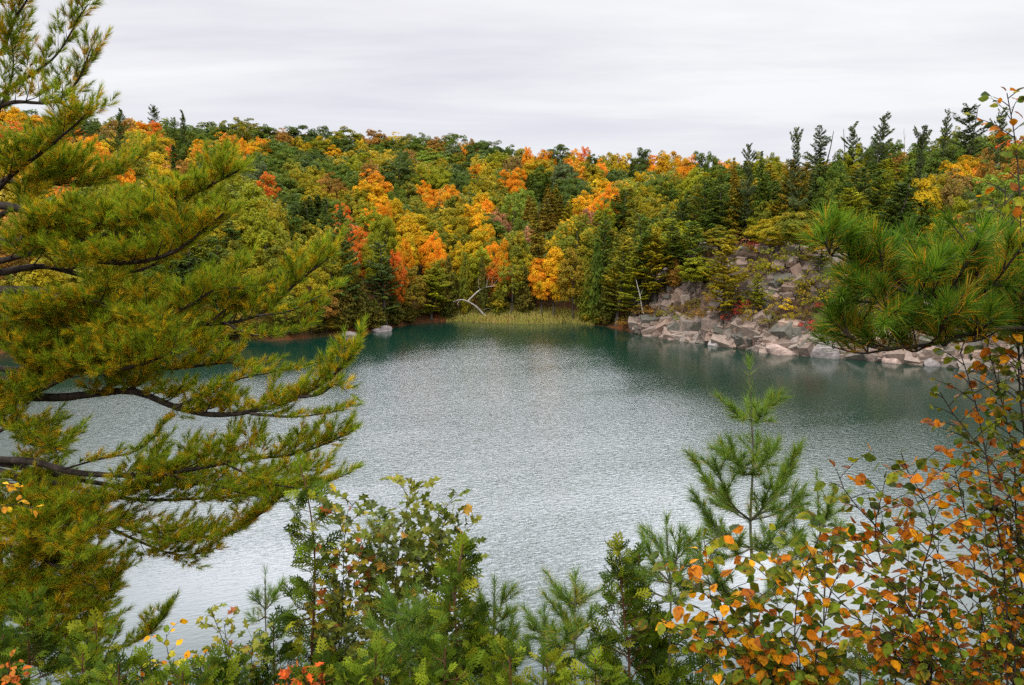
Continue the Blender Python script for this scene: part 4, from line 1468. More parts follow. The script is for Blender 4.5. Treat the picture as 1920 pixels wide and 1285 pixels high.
557|green high broadleaf tree above the leaning dead tree
569|small green high pine above the rock's left shoulder, fourth from left of seven
571|dark green high hemlock above the reeds' right end
572|orange-gold high broadleaf tree above the slanting shore rock
577|olive high broadleaf tree above the rock's left shoulder
589|dark green high broadleaf tree left of the leaning dead tree, left of two
604|orange-gold skyline broadleaf tree above the big pine's long tips
617|green high broadleaf tree above the reeds
623|large olive mid-slope pine above the leaning white birch trunk, left of two
640|small olive-gold mid-slope broadleaf tree left of the leaning dead tree, right of two
646|small green mid-slope pine just past the big pine's upper boughs, left of two
650|large green high pine above the right bough's tips, right of two
655|small bronze high pine above the right bough's tips, left of two
656|olive-gold high broadleaf tree above the leaning white birch trunk, second from left of three
661|olive high pine above the leaning white birch trunk, left of two
664|small green high hemlock above the right pine bough, left of two
667|small green skyline broadleaf tree above the slanting shore rock, left of two
670|dark green high hemlock behind the big pine's boughs, leftmost of three
675|large olive high pine above the sitting person, rightmost of three
686|green high broadleaf tree above the rock's left shoulder
687|olive-gold high broadleaf tree left of the slanting shore rock
699|olive low broadleaf tree above the big pine's long tips
704|yellow-green mid-slope pine left of the slanting shore rock
712|yellow-green high broadleaf tree above the slanting shore rock
726|olive-gold high broadleaf tree above the right pine bough
728|rust brown high broadleaf tree above the right pine bough
732|bright orange mid-slope broadleaf tree above the slanting shore rock, left of two
741|olive high broadleaf tree above the big pine's long tips
742|green mid-slope pine left of the slanting shore rock
744|olive-gold high broadleaf tree above the leaning white birch trunk, rightmost of three
745|large dark green mid-slope hemlock above the big pine's long tips, left of two
753|small green high pine above the rock's left shoulder, sixth from left of seven
761|small green high hemlock above the right pine bough, right of two
765|dark green mid-slope broadleaf tree above the big pine's long tips
771|green mid-slope broadleaf tree above the reeds
775|green low broadleaf tree behind the big pine's boughs
778|yellow-green mid-slope broadleaf tree just past the big pine's upper boughs
791|olive high hemlock above the reeds' right end
794|rust brown skyline broadleaf tree by the rusty shrub's top
796|olive-gold low broadleaf tree left of the slanting shore rock, right of two
797|tan brown skyline broadleaf tree above the reeds
800|small olive-gold high broadleaf tree above the leaning dead tree, right of two
803|yellow-green mid-slope pine just past the big pine's upper boughs
812|orange-gold mid-slope broadleaf tree above the leaning dead tree, leftmost of three
822|small green high pine above the right pine bough, left of two
829|small green high broadleaf tree above the big pine's long tips, leftmost of three
832|olive-gold high pine above the right bough's tips, right of two
848|small olive high pine above the sitting person, leftmost of three
850|grey-green high broadleaf tree above the big pine's long tips
851|small dark green high pine above the rock's left shoulder, rightmost of three
852|small olive mid-slope pine above the leaning white birch trunk, left of two
865|olive-gold skyline broadleaf tree behind the big pine near the left edge
866|large green high pine above the sitting person, second from left of three
873|orange-gold skyline broadleaf tree just past the big pine's upper boughs
877|small green high broadleaf tree left of the slanting shore rock, left of two
879|green skyline broadleaf tree above the sitting person
882|orange-gold high broadleaf tree above the reeds' right end
885|small yellow-green high pine above the right pine bough, right of two
892|small dark green mid-slope hemlock above the big pine's long tips, second from left of three
893|small light green high broadleaf tree by the rusty shrub's top, right of two
898|small bronze high hemlock above the reeds, right of two
902|large bronze high hemlock above the reeds, right of two
903|grey-green skyline broadleaf tree above the reeds' right end
909|light green skyline broadleaf tree above the slanting shore rock
917|olive high pine above the leaning white birch trunk, right of two
927|olive-gold mid-slope broadleaf tree left of the slanting shore rock
928|small green high pine above the sitting person, third from left of four
929|green mid-slope broadleaf tree above the big pine's long tips
933|yellow-green high broadleaf tree left of the leaning dead tree, right of two
934|olive-gold high pine above the leaning white birch trunk
939|yellow-green high pine above the rock's left shoulder
940|small bronze high pine above the right bough's tips, right of two
945|dark green high pine above the right pine bough, right of two
947|olive mid-slope broadleaf tree above the big pine's long tips, right of two
949|small green high pine above the rock's left shoulder, second from left of seven
960|small green high pine above the right bough's tips, leftmost of three
962|small green skyline broadleaf tree just past the big pine's upper boughs, left of two
963|olive mid-slope broadleaf tree just past the big pine's upper boughs
977|golden yellow mid-slope broadleaf tree above the slanting shore rock, rightmost of three
981|dark green high hemlock behind the big pine's boughs, rightmost of three
982|green high pine above the leaning white birch trunk, left of two
988|olive-gold mid-slope hemlock above the reeds' right end
995|large green high broadleaf tree left of the slanting shore rock, right of two
996|green mid-slope broadleaf tree above the leaning dead tree
1005|olive-gold mid-slope broadleaf tree just past the big pine's upper boughs
1013|green high broadleaf tree above the leaning white birch trunk
1023|yellow-green skyline pine above the rock's left shoulder
1024|yellow-green skyline broadleaf tree above the big pine's long tips
1029|yellow-green mid-slope pine by the leaning white birch trunk
1036|olive-gold high broadleaf tree above the slanting shore rock
1041|large green high broadleaf tree left of the slanting shore rock, left of two
1045|orange-gold high broadleaf tree above the leaning dead tree
1051|small green skyline broadleaf tree just past the big pine's upper boughs, right of two
1054|small dark green high pine above the rock's left shoulder, leftmost of three
1058|olive-gold skyline pine above the right bough's tips
1059|small dark green high pine above the right bough's tips, leftmost of three
1066|small green high pine above the rock's left shoulder, leftmost of seven
1069|rust brown high broadleaf tree by the rusty shrub's top, right of two
1070|yellow-green high broadleaf tree left of the slanting shore rock, rightmost of three
1074|small dark green high hemlock above the reeds, left of two
1079|tan brown high broadleaf tree by the rusty shrub's top
1084|dark green high broadleaf tree above the reeds' right end, rightmost of three
1090|large olive-gold high broadleaf tree above the big pine's long tips, left of two
1093|rust brown low broadleaf tree behind the big pine near the left edge
1094|small olive mid-slope pine above the leaning white birch trunk, right of two
1104|olive-gold mid-slope broadleaf tree above the big pine's long tips, rightmost of three
1108|olive-gold high hemlock above the reeds
1113|small bronze mid-slope hemlock above the reeds, left of two
1118|olive mid-slope broadleaf tree above the slanting shore rock, left of two
1119|green mid-slope broadleaf tree left of the slanting shore rock
1125|small green high pine above the sitting person, leftmost of four
1128|small olive mid-slope broadleaf tree above the reeds, left of two
1131|bronze high hemlock above the reeds' right end, rightmost of three
1143|olive skyline pine above the right bough's tips
1153|olive mid-slope broadleaf tree left of the leaning dead tree, right of two
1154|yellow-green skyline pine above the right bough's tips
1160|bright orange high broadleaf tree above the reeds, right of two
1166|dark green high broadleaf tree above the big pine's long tips, left of two
1184|olive-gold high broadleaf tree above the rock's left shoulder
1188|small dark green mid-slope hemlock above the big pine's long tips, rightmost of three
1208|small bronze mid-slope hemlock above the reeds, right of two
1211|large green high broadleaf tree above the big pine's long tips, second from left of three
1215|small dark green high pine above the right bough's tips, rightmost of three
1217|small green mid-slope pine just past the big pine's upper boughs, right of two
1218|small olive-gold high broadleaf tree above the big pine's long tips, leftmost of three
1229|large dark green high pine above the rock's left shoulder, right of two
1230|golden yellow skyline broadleaf tree behind the big pine's boughs, left of two
1232|orange-gold skyline broadleaf tree behind the big pine near the left edge, left of two
1233|large dark green high hemlock above the reeds, right of two
1235|green skyline hemlock above the sitting person
1244|dark green high broadleaf tree above the reeds' right end, second from left of three
1245|green high broadleaf tree just past the big pine's upper boughs
1255|small bronze high hemlock above the reeds, left of two
1258|large green high pine above the sitting person, rightmost of three
1260|orange-gold high broadleaf tree above the leaning white birch trunk
1262|large green high pine above the rock's left shoulder, leftmost of seven
1263|rust brown skyline broadleaf tree behind the big pine's boughs, left of two
1264|small green high pine above the rock's left shoulder, fifth from left of seven
1268|small olive high pine above the sitting person, rightmost of three
1291|yellow-green high pine above the right bough's tips
1297|olive-gold skyline pine above the rock's left shoulder
1298|green high hemlock above the reeds' right end
1305|olive-gold mid-slope broadleaf tree above the big pine's long tips, leftmost of three
1307|yellow-green mid-slope pine above the leaning white birch trunk
1308|small green high pine above the rock's left shoulder, third from left of seven
1314|small olive-gold mid-slope broadleaf tree left of the leaning dead tree, left of two
1318|yellow-green high broadleaf tree above the leaning white birch trunk
1320|small green high pine above the right bough's tips, rightmost of three
1322|small green high broadleaf tree above the big pine's long tips, rightmost of three
1325|large yellow-green high pine above the right pine bough, right of two
1327|olive-gold high broadleaf tree behind the big pine's boughs
1341|large bronze high pine above the right bough's tips
1349|small green high pine above the rock's left shoulder, rightmost of seven
1367|pinkish rust mid-slope shrub above the sitting person
1368|yellow-green mid-slope shrub above the rock's left shoulder
1369|rust brown mid-slope shrub above the rock's left shoulder
1370|crimson mid-slope shrub above the rock's left shoulder
1371|crimson mid-slope shrub above the sitting person
1372|olive mid-slope shrub on the open rock slope, left of two
1373|golden yellow mid-slope shrub above the sitting person
1374|yellow-green mid-slope shrub above the sitting person
1375|golden yellow low shrub on the open rock slope
1376|crimson low shrub on the open rock slope, right of two
1377|crimson low shrub on the open rock slope, left of two
1378|large bronze low shrub on the open rock slope
1379|yellow-green low shrub on the open rock slope, right of two
1380|olive low shrub on the open rock slope, right of two
1381|crimson low shrub on the rock beside the right pine bough
1383|crimson waterside shrub on the rock beside the right pine bough
1384|small bronze low shrub on the open rock slope, right of two
1385|rust brown low shrub on the rock beside the right pine bough
1388|olive-gold low shrub on the open rock slope, right of two
1389|rust brown waterside shrub on the rock's left shoulder
1390|bronze waterside shrub on the rock's left shoulder
1391|rust brown low shrub on the rock's left shoulder, right of two
1392|bronze low shrub on the rock's left shoulder, left of two
1393|olive waterside shrub on the rock's left shoulder, left of two
1399|olive mid-slope shrub on the open rock slope, right of two
1400|large olive low shrub on the rock beside the right pine bough, left of two
1401|bronze low shrub on the rock beside the right pine bough
1402|olive-gold low shrub on the rock beside the right pine bough, left of two
1403|yellow-green low shrub on the open rock slope, left of two
1404|small rust brown waterside shrub by the leaning white birch trunk, right of two
1405|large rust brown waterside shrub by the leaning white birch trunk
1406|small rust brown waterside shrub by the leaning white birch trunk, left of two
1407|bronze waterside shrub by the leaning white birch trunk
1408|olive low shrub on the open rock slope, left of two
1409|small bronze low shrub on the open rock slope, left of two
1410|yellow-green mid-slope shrub on the open rock slope
1411|olive-gold low shrub on the open rock slope, left of two
1412|olive low shrub on the rock's left shoulder
1413|bronze low shrub on the rock's left shoulder, right of two
1414|rust brown low shrub on the rock's left shoulder, left of two
1415|bronze waterside shrub on the open rock slope
1416|small olive low shrub on the rock beside the right pine bough, left of two
1417|rust brown waterside shrub on the rock beside the right pine bough
1418|crimson waterside shrub on the rock's left shoulder
1419|olive waterside shrub on the rock's left shoulder, right of two
1420|large olive low shrub on the rock beside the right pine bough, right of two
1421|olive-gold mid-slope shrub on the open rock slope
1422|small olive low shrub on the rock beside the right pine bough, right of two
1423|olive-gold low shrub on the rock beside the right pine bough, right of two
1429|olive-brown waterside shrub behind the big pine near the left edge
1431|olive waterside shrub behind the big pine near the left edge
1451|olive waterside shrub just past the big pine's upper boughs
1452|bronze waterside shrub just past the big pine's upper boughs
1453|olive-brown waterside shrub above the big pine's long tips, left of two
1454|rust brown waterside shrub above the big pine's long tips, left of two
1455|olive waterside shrub above the big pine's long tips, left of two
1456|olive-brown waterside shrub above the big pine's long tips, right of two
1457|olive waterside shrub above the big pine's long tips, right of two
1458|bronze waterside shrub above the big pine's long tips
1460|rust brown waterside shrub above the big pine's long tips, right of two
1461|olive waterside shrub left of the slanting shore rock, left of two
1463|olive waterside shrub left of the slanting shore rock, right of two
1464|bronze waterside shrub left of the slanting shore rock
1465|olive-brown waterside shrub above the slanting shore rock
1467|olive waterside shrub above the slanting shore rock, left of two
1469|olive waterside shrub above the slanting shore rock, right of two
1470|bronze waterside shrub above the slanting shore rock
1471|olive-brown waterside shrub left of the leaning dead tree
1472|rust brown waterside shrub left of the leaning dead tree
1476|olive-brown waterside shrub by the leaning white birch trunk
"""



def place_tree(i, t):
    pr = PROTO[t["kind"]][(i * 7 + int(t["px"])) % len(PROTO[t["kind"]])]
    name, word, cat = KINDNAME[t["kind"]]
    z = surface(t["x"], t["y"])
    root = thing(name, None, cat, (t["x"], t["y"], z - 0.1))
    sx, sz = t["w"] / pr[3], t["h"] / pr[2]
    wob = .22 * math.sin(i * 3.7) if t["kind"] in "KPB" else 0
    root.scale = (sx * (1 + wob), sx * (1 - wob), sz)
    lean = .075 if t["kind"] in "KPS" else .02
    root.rotation_euler = (lean * math.sin(i * 1.7), lean * math.cos(i * 2.3), (i * 2.399) % 6.283)
    c1, c2, _ = COLS[t["col"]]
    j = 0.86 + 0.28 * _perm[(i * 5) % 64, (i * 11) % 64]
    for nm, me in (("trunk" if t["kind"] != "U" else "stem", pr[0]), ("crown" if t["kind"] != "U" else "foliage", pr[1])):
        o = bpy.data.objects.new(nm, me)
        scene.collection.objects.link(o)
        o.parent = root
        if nm in ("crown", "foliage"):
            o.color = (c1[0] * j, c1[1] * j, c1[2] * j, 1)
            o["turned"] = [c2[0] * j, c2[1] * j, c2[2] * j]
    if not SEEN:
        root["idx"] = i
    return root


def quads_of(me):
    """Four-cornered faces of a prototype: corner positions and corner colours."""
    n = len(me.vertices)
    co, cl = np.empty(n * 3, np.float32), np.empty(n * 4, np.float32)
    me.vertices.foreach_get("co", co)
    me.color_attributes["Col"].data.foreach_get("color", cl)
    np_ = len(me.polygons)
    tot, st = np.empty(np_, np.int32), np.empty(np_, np.int32)
    me.polygons.foreach_get("loop_total", tot)
    me.polygons.foreach_get("loop_start", st)
    lv = np.empty(len(me.loops), np.int32)
    me.loops.foreach_get("vertex_index", lv)
    f = lv[st[tot == 4][:, None] + np.arange(4)]
    return co.reshape(-1, 3)[f], cl.reshape(-1, 4)[f][..., :3]


def wood_beyond(members):
    """Everything further back that reads as one wood: a single object."""
    gg = Geo()
    cache = {}
    r = np.random.default_rng(77)
    for i, keep in members:
        t = TREES[i]
        pr = PROTO[t["kind"]][(i * 7 + int(t["px"])) % len(PROTO[t["kind"]])]
        if pr[1].name not in cache:
            cache[pr[1].name] = quads_of(pr[1])
            cache[pr[0].name] = quads_of(pr[0])
        a = (i * 2.399) % 6.283
        R = np.array([[math.cos(a), math.sin(a), 0], [-math.sin(a), math.cos(a), 0], [0, 0, 1]])
        sx, sz = t["w"] / pr[3], t["h"] / pr[2]
        org = np.array([t["x"], t["y"], surface(t["x"], t["y"]) - .1])
        c1, c2, _ = COLS[t["col"]]
        jj = 0.86 + 0.28 * _perm[(i * 5) % 64, (i * 11) % 64]
        V, C = cache[pr[1].name]
        k = r.choice(len(V), min(len(V), keep), replace=False)
        v, c = V[k], C[k]
        ctr = v.mean(1, keepdims=True)
        v = ctr + (v - ctr) * min(2.3, math.sqrt(len(V) / keep) * .8)
        nz_ = vnoise(ctr[:, 0, 0] * .45 + i * 3.1, ctr[:, 0, 2] * .45 + ctr[:, 0, 1] * .3)[:, None, None]
        m = np.clip((nz_ - .47) / .16, 0, 1)
        c = c * (np.array(c1) * (1 - m) + np.array(c2) * m) * jj
        gg.add(((v * np.array([sx, sx, sz])) @ R + org).reshape(-1, 3), None, np.arange(4 * len(k)).reshape(-1, 4), c.reshape(-1, 3))
        V, C = cache[pr[0].name]
        gg.add(((V * np.array([sx, sx, sz])) @ R + org).reshape(-1, 3), None, np.arange(4 * len(V)).reshape(-1, 4), (.08, .065, .05))
    o = gg.build("forest", M_REED)
    tag(o, "dense mixed autumn wood filling the hillside behind the nearer trees", kind="stuff")


GROUPS = {"B": "broadleaf trees on the hillside", "T": "broadleaf trees on the hillside", "P": "pines across the lake", "K": "pines across the lake",
          "S": "hemlocks across the lake", "C": "cedars along the far shore", "U": "shrubs on the far bank and rock"}
if not SEEN:                                          # first pass, before the wood is sorted into single trees and the mass
    for i, t in enumerate(TREES):
        place_tree(i, t)
else:
    _lab = dict(ln.split("|", 1) for ln in LABELS.strip().splitlines())
    for i, t in enumerate(TREES):
        if str(i) in _lab:
            o = place_tree(i, t)
            o["label"] = _lab[str(i)]
            o["group"] = GROUPS[t["kind"]]
    wood_beyond([(i, 1500 if i in SEEN else 450) for i in range(len(TREES)) if str(i) not in _lab])
# ------------------------------------------------------------------ needles, leaves and sprays for the plants close by
def needle_brush(gg, P, D, L, n, nlen, width, col_fn, spread=(0.45, 1.15), droop=0.0, segs=1, t0=0.0):
    """Shoots clothed in needles. P base, D direction, L length of every shoot; n needles each."""
    P, D, L = np.asarray(P, float), unit(D), np.asarray(L, float)
    m = len(P)
    if m == 0:
        return
    k = np.repeat(np.arange(m), n)
    N = m * n
    t = t0 + (1 - t0) * rng.random(N) ** 0.8
    d = D[k]
    ref = unit(np.cross(d, np.array([0.13, 0.21, 0.97])))
    b = np.cross(d, ref)
    a = rng.uniform(0, 6.283, N)[:, None]
    ang = (spread[1] - (spread[1] - spread[0]) * t + rng.normal(0, .12, N))[:, None]
    nd = unit(d * np.cos(ang) + (ref * np.cos(a) + b * np.sin(a)) * np.sin(ang))
    nd[:, 2] -= droop
    nd = unit(nd)
    ln = nlen * rng.uniform(.7, 1.1, (N, 1))
    p0 = P[k] + d * (t * L[k])[:, None]
    sd = unit(np.cross(nd, rng.normal(0, 1, (N, 3)))) * width / 2
    col = col_fn(k, t, N)
    if segs == 1:
        v = np.stack([p0 - sd, p0 + sd, p0 + nd * ln], 1).reshape(-1, 3)
        gg.add(v, np.arange(3 * N).reshape(-1, 3), None, np.repeat(col, 3, 0))
    else:
        mid = p0 + nd * ln * .55
        end = p0 + nd * ln + np.array([0, 0, -1.0]) * ln * rng.uniform(0, .18, (N, 1))
        v = np.stack([p0 - sd, p0 + sd, mid + sd * .9, mid - sd * .9, end], 1).reshape(-1, 3)
        i = np.arange(N)[:, None] * 5
        gg.add(v, i + np.array([[3, 2, 4]]), i + np.array([[0, 1, 2, 3]]), np.repeat(col, 5, 0))


def pick(pal, N, wts):
    wts = np.asarray(wts, float)
    c = np.asarray(pal, float)[rng.choice(len(pal), N, p=wts / wts.sum())]
    return c * rng.uniform(.75, 1.25, (N, 1))


LEAF_T = np.array([(0, 0, 0), (.18, 0, 0), (.45, 0, 0), (.75, 0, 0), (1, 0, 0), (.18, .24, .5), (.45, .36, .55), (.75, .23, .45), (.18, -.24, .5), (.45, -.36, .55), (.75, -.23, .45)])
LEAF_F4 = np.array([(1, 2, 6, 5), (2, 3, 7, 6), (8, 9, 2, 1), (9, 10, 3, 2)])
LEAF_F3 = np.array([(0, 1, 5), (0, 8, 1), (3, 4, 7), (10, 4, 3)])
# a lobed leaf, five points
OAK_T = np.array([(0, 0, 0), (.3, 0, 0), (.65, 0, 0), (1, 0, 0), (.2, .10, .1), (.38, .34, .3), (.48, .13, .1), (.72, .30, .3), (.78, .12, .1),
                  (.2, -.10, .1), (.38, -.34, .3), (.48, -.13, .1), (.72, -.30, .3), (.78, -.12, .1)])
OAK_F3 = np.array([(0, 1, 4), (1, 5, 4), (1, 6, 5), (1, 2, 6), (2, 7, 6), (2, 8, 7), (2, 3, 8), (0, 9, 1), (1, 9, 10), (1, 10, 11), (1, 11, 2), (2, 11, 12), (2, 12, 13), (2, 13, 3)])


def leaves(gg, P, X, Nrm, size, col, kind="ovate", curl=0.25, tipcol=None):
    """Leaf blades: P where the stalk starts, X the way the blade points, Nrm its upper side."""
    P, X = np.asarray(P, float), unit(X)
    n = len(P)
    if n == 0:
        return
    Nrm = unit(Nrm - X * np.sum(X * Nrm, 1, keepdims=True))
    Yv = np.cross(Nrm, X)
    T = LEAF_T if kind == "ovate" else OAK_T
    size = np.asarray(size, float).reshape(n, 1, 1)
    wid = rng.uniform(.85, 1.15, (n, 1))
    fold = rng.uniform(-.05, .4, (n, 1))
    cv = rng.uniform(.2, 1.4, (n, 1)) * curl
    x = np.repeat(T[None, :, 0], n, 0)
    y = T[None, :, 1] * wid
    z = np.abs(T[None, :, 1]) * T[None, :, 2] * fold * 1.6 - cv * x ** 2 + rng.normal(0, .03, (n, len(T)))
    stalk = 0.18
    v = P[:, None, :] + size * ((x + stalk)[..., None] * X[:, None, :] + y[..., None] * Yv[:, None, :] + z[..., None] * Nrm[:, None, :])
    c = np.repeat(np.asarray(col, float)[:, None, :], len(T), 1)
    if tipcol is not None:
        edge = np.clip(np.abs(T[:, 1]) * 1.6 + T[:, 0] * .5 - .25, 0, 1)[None, :, None] * rng.uniform(0, 1, (n, 1, 1))
        c = c * (1 - edge) + np.asarray(tipcol, float)[:, None, :] * edge
    c = c * rng.uniform(.88, 1.12, (n, len(T), 1))
    i = np.arange(n)[:, None, None] * len(T)
    if kind == "ovate":
        gg.add(v.reshape(-1, 3), (i + LEAF_F3[None]).reshape(-1, 3), (i + LEAF_F4[None]).reshape(-1, 4), c.reshape(-1, 3))
    else:
        gg.add(v.reshape(-1, 3), (i + OAK_F3[None]).reshape(-1, 3), None, c.reshape(-1, 3))
    # the stalks
    sp = P + X * size[:, 0] * stalk
    sd = Yv * 0.0012
    gg.add(np.stack([P - sd, P + sd, sp], 1).reshape(-1, 3), np.arange(3 * n).reshape(-1, 3), None, np.repeat(np.asarray(col, float) * .6, 3, 0))


# a flat cedar spray: axis, side axes, short scaly twigs
def cedar_frond():
    V, Fq, C = [], [], []

    def blade(a, b, w0, w1, c):
        a, b = np.array(a), np.array(b)
        d = unit(b - a)
        s = np.array([-d[1], d[0], 0])
        k = len(V)
        V.extend([a - s * w0, a + s * w0, b + s * w1, b - s * w1])
        Fq.append((k, k + 1, k + 2, k + 3))
        C.extend([c] * 4)
    r = np.random.default_rng(5)
    blade((0, 0, 0), (1, 0, 0), .034, .020, .8)
    for i, x in enumerate(np.linspace(.08, .92, 9)):
        s = 1 if i % 2 else -1
        ln = .46 * (1 - x) ** .7 + .12
        a = 0.72
        e = np.array([x + ln * math.cos(a), s * ln * math.sin(a), r.normal(0, .03)])
        blade((x, 0, 0), e, .042, .022, 1.0)
        for j, f in enumerate((.3, .6)):
            q = np.array([x, 0, 0]) * (1 - f) + e * f
            ss = 1 if j % 2 else -1
            an = s * a + ss * .55
            l2 = (.22 * (1 - f) + .08) * (.6 + ln)
            blade(q, q + np.array([math.cos(an) * l2, math.sin(an) * l2, r.normal(0, .02)]), .036, .018, 1.12)
    return np.array(V), np.array(Fq), np.array(C)


FROND_V, FROND_F, FROND_C = cedar_frond()


def fronds(gg, P, X, Nrm, size, col):
    P, X = np.asarray(P, float), unit(X)
    n = len(P)
    Nrm = unit(Nrm - X * np.sum(X * Nrm, 1, keepdims=True))
    Yv = np.cross(Nrm, X)
    size = np.asarray(size, float).reshape(n, 1, 1)
    T = FROND_V
    z = T[:, 2][None] - 0.22 * (T[:, 0] ** 2)[None] * rng.uniform(-.2, 1.4, (n, 1)) - .25 * np.abs(T[:, 1])[None]
    v = P[:, None] + size * (T[None, :, 0, None] * X[:, None] + T[None, :, 1, None] * Yv[:, None] + z[..., None] * Nrm[:, None])
    c = np.asarray(col, float)[:, None] * FROND_C[None, :, None] * rng.uniform(.85, 1.15, (n, len(T), 1))
    i = np.arange(n)[:, None, None] * len(T)
    gg.add(v.reshape(-1, 3), None, (i + FROND_F[None]).reshape(-1, 4), c.reshape(-1, 3))


UP = np.array([0, 0, 1.0])


def horiz(v):
    h = np.array([-v[1], v[0], 0.0])
    return unit(h) if np.linalg.norm(h) > 1e-6 else np.array([1.0, 0, 0])


# ------------------------------------------------------------------ the big white pine at the left edge
PINE_GREEN = [(.125, .205, .012), (.21, .275, .014), (.34, .34, .015), (.060, .11, .012)]
PINE_OLD = [(.60, .37, .012), (.64, .29, .012), (.42, .31, .012), (.32, .14, .02), (.54, .42, .015)]


def pine_cols(age, warm):
    """Green at the tip of a shoot, yellow and rust where last year's needles are about to drop."""
    def fn(k, t, N):
        g_ = pick(PINE_GREEN, N, (3, 3, 2, 2))
        o_ = pick(PINE_OLD, N, (3, 2, 3, 1.2, 2))
        turned = (np.random.default_rng(len(age)).random(len(age)) < age * 1.05)
        tone = np.random.default_rng(len(age) + 1).uniform(.7, 1.25, len(age))
        g_, o_ = g_ * tone[k][:, None] * 1.2, o_ * tone[k][:, None] * 1.15
        old = (rng.random(N) < np.where(turned[k], .92 - .45 * t, np.where(t < .25, .35, .03)))[:, None]
        return np.where(old, o_ * warm, g_)
    return fn


def bough(root, pts, r0, kids=1.0, spread=1.0, start=0.22, lift=0.30, seg=0.07, sub=(0.28, 0.70), needle=0.084, n=48, warm=1.0, width=0.0042, old=0.5, tips=None, name="branch", shoot=(.07, .13), segs=1):
    """A limb through the given points, side branches along it, shoots along those, needles round every shoot."""
    path = smooth_path(pts, 28)
    wood, ndl = Geo(), Geo()
    tube(wood, path, r0, max(.004, r0 * .18), 7, wob=.05)
    seglen = np.linalg.norm(np.diff(path, axis=0), axis=1)
    cum = np.concatenate([[0], np.cumsum(seglen)])
    total = cum[-1]
    SP, SD, SL, SA = [], [], [], []

    def shoots_along(q, amount, age0):
        tl = np.linalg.norm(np.diff(q, axis=0), axis=1).sum()
        m = max(2, int(tl / .031 * amount))
        tt = unit(np.gradient(q, axis=0))
        for i in range(m):
            f = (i + .5) / m
            f = .12 + .88 * f
            x = f * (len(q) - 1)
            i0 = min(int(x), len(q) - 2)
            p = q[i0] * (1 - (x - i0)) + q[i0 + 1] * (x - i0)
            t = tt[i0]
            sd = (1 if i % 2 else -1) * rng.uniform(.5, 1.1)
            d = t * rng.uniform(.5, 1.0) + horiz(t) * sd * .75 + UP * rng.uniform(.05, .65) + rng.normal(0, .15, 3)
            SP.append(p)
            SD.append(d)
            SL.append(rng.uniform(*shoot))
            SA.append(np.clip(age0 * rng.uniform(.4, 1.5) * (1.15 - .6 * f), 0, 1))
        SP.append(q[-1])
        SD.append(tt[-1] + UP * .25)
        SL.append(rng.uniform(.09, .15))
        SA.append(.05)

    s = total * start
    side = 1
    while s < total * .985:
        x = np.interp(s, cum, np.arange(len(path)))
        i0 = min(int(x), len(path) - 2)
        p = path[i0] * (1 - (x - i0)) + path[i0 + 1] * (x - i0)
        t = unit(path[min(i0 + 1, len(path) - 1)] - path[max(i0 - 1, 0)])
        f = s / total
        ln = rng.uniform(*sub) * (1.0 - .55 * f) * spread
        side = -side
        d = unit(t * rng.uniform(.55, 1.0) + horiz(t) * side * rng.uniform(.2, .9) + UP * rng.uniform(-.12, lift * 2.6))
        bend = UP * ln * rng.uniform(.05, .22)
        q = smooth_path([p, p + d * ln * .5 - bend * .3, p + d * ln + bend * .6], 6)
        tube(wood, q, max(.0035, r0 * .26 * (1 - .5 * f)), .002, 4)
        shoots_along(q, kids, old)
        if ln > .3:                                        # forked again
            for sgn in (-1, 1):
                d2 = unit(d * .8 + horiz(d) * sgn * .7 + UP * .25)
                st = q[2]
                q2 = smooth_path([st, st + d2 * ln * .3, st + d2 * ln * .52 + UP * ln * .08], 4)
                tube(wood, q2, .003, .0015, 3)
                shoots_along(q2, kids, old)
        s += seg * rng.uniform(.6, 1.4)
    shoots_along(path[20:], kids, old * .8)
    for q in tips or []:
        q = smooth_path(q, 8)
        tube(wood, q, max(.004, r0 * .3), .003, 5)
        shoots_along(q, kids * 1.1, old * .7)
    needle_brush(ndl, SP, SD, SL, n, needle, width, pine_cols(np.array(SA), warm), segs=segs, spread=(.3, .95), t0=.3)
    br = wood.build(name, M_BARK, root)
    nd = ndl.build("needles", M_NEEDLE, br, origin=None)
    return br


def px3(seq, Y0, Y1=None):
    """Picture points of a limb, its distance running from Y0 at its root to Y1 at its tip."""
    Y1 = Y0 if Y1 is None else Y1
    n = len(seq)
    return [at(x, y, Y0 + (Y1 - Y0) * i / max(1, n - 1)) for i, (x, y) in enumerate(seq)]


tx, ty = at(-22, 1100, 7.6)[:2]
tz = land1(tx, ty)
pine = thing("white_pine", "large white pine with yellowing needles spreading in from the left edge", "pine tree", (tx, ty, tz))
g = Geo()
top = at(-60, -420, 8.0)
tube(g, smooth_path([(tx, ty, tz - .6), at(-22, 1250, 7.6), at(-22, 1080, 7.6), at(-40, 640, 7.7), at(-48, 200, 7.9), top], 26), .17, .06, 12, wob=.03)
g.build("trunk", M_BARK, pine)
B = lambda *a, **k: bough(pine, *a, **k)
B(px3([(-48, 210), (60, 140), (110, 98), (150, 30), (166, 8)], 7.9, 7.6), .018, spread=.42, start=.35, old=.35, n=54, lift=.4)
B(px3([(-48, 110), (0, 100), (25, 40), (48, 5), (70, -40)], 7.9, 7.4), .022, spread=.6, start=.15, old=.4)
B(px3([(-45, 225), (20, 193), (95, 192), (140, 160), (172, 88)], 7.9, 7.5), .024, spread=.5, start=.3, old=.45, lift=.4)
B(px3([(-45, 300), (10, 180), (25, 120), (18, 60)], 7.9, 7.6), .02, spread=.55, start=.3, old=.4)
B(px3([(-44, 400), (20, 330), (80, 285), (140, 235), (160, 215)], 7.8, 7.2), .03, spread=.85, old=.5)
B(px3([(-44, 430), (40, 380), (110, 330), (150, 300)], 7.8, 8.3), .03, spread=.8, old=.55)
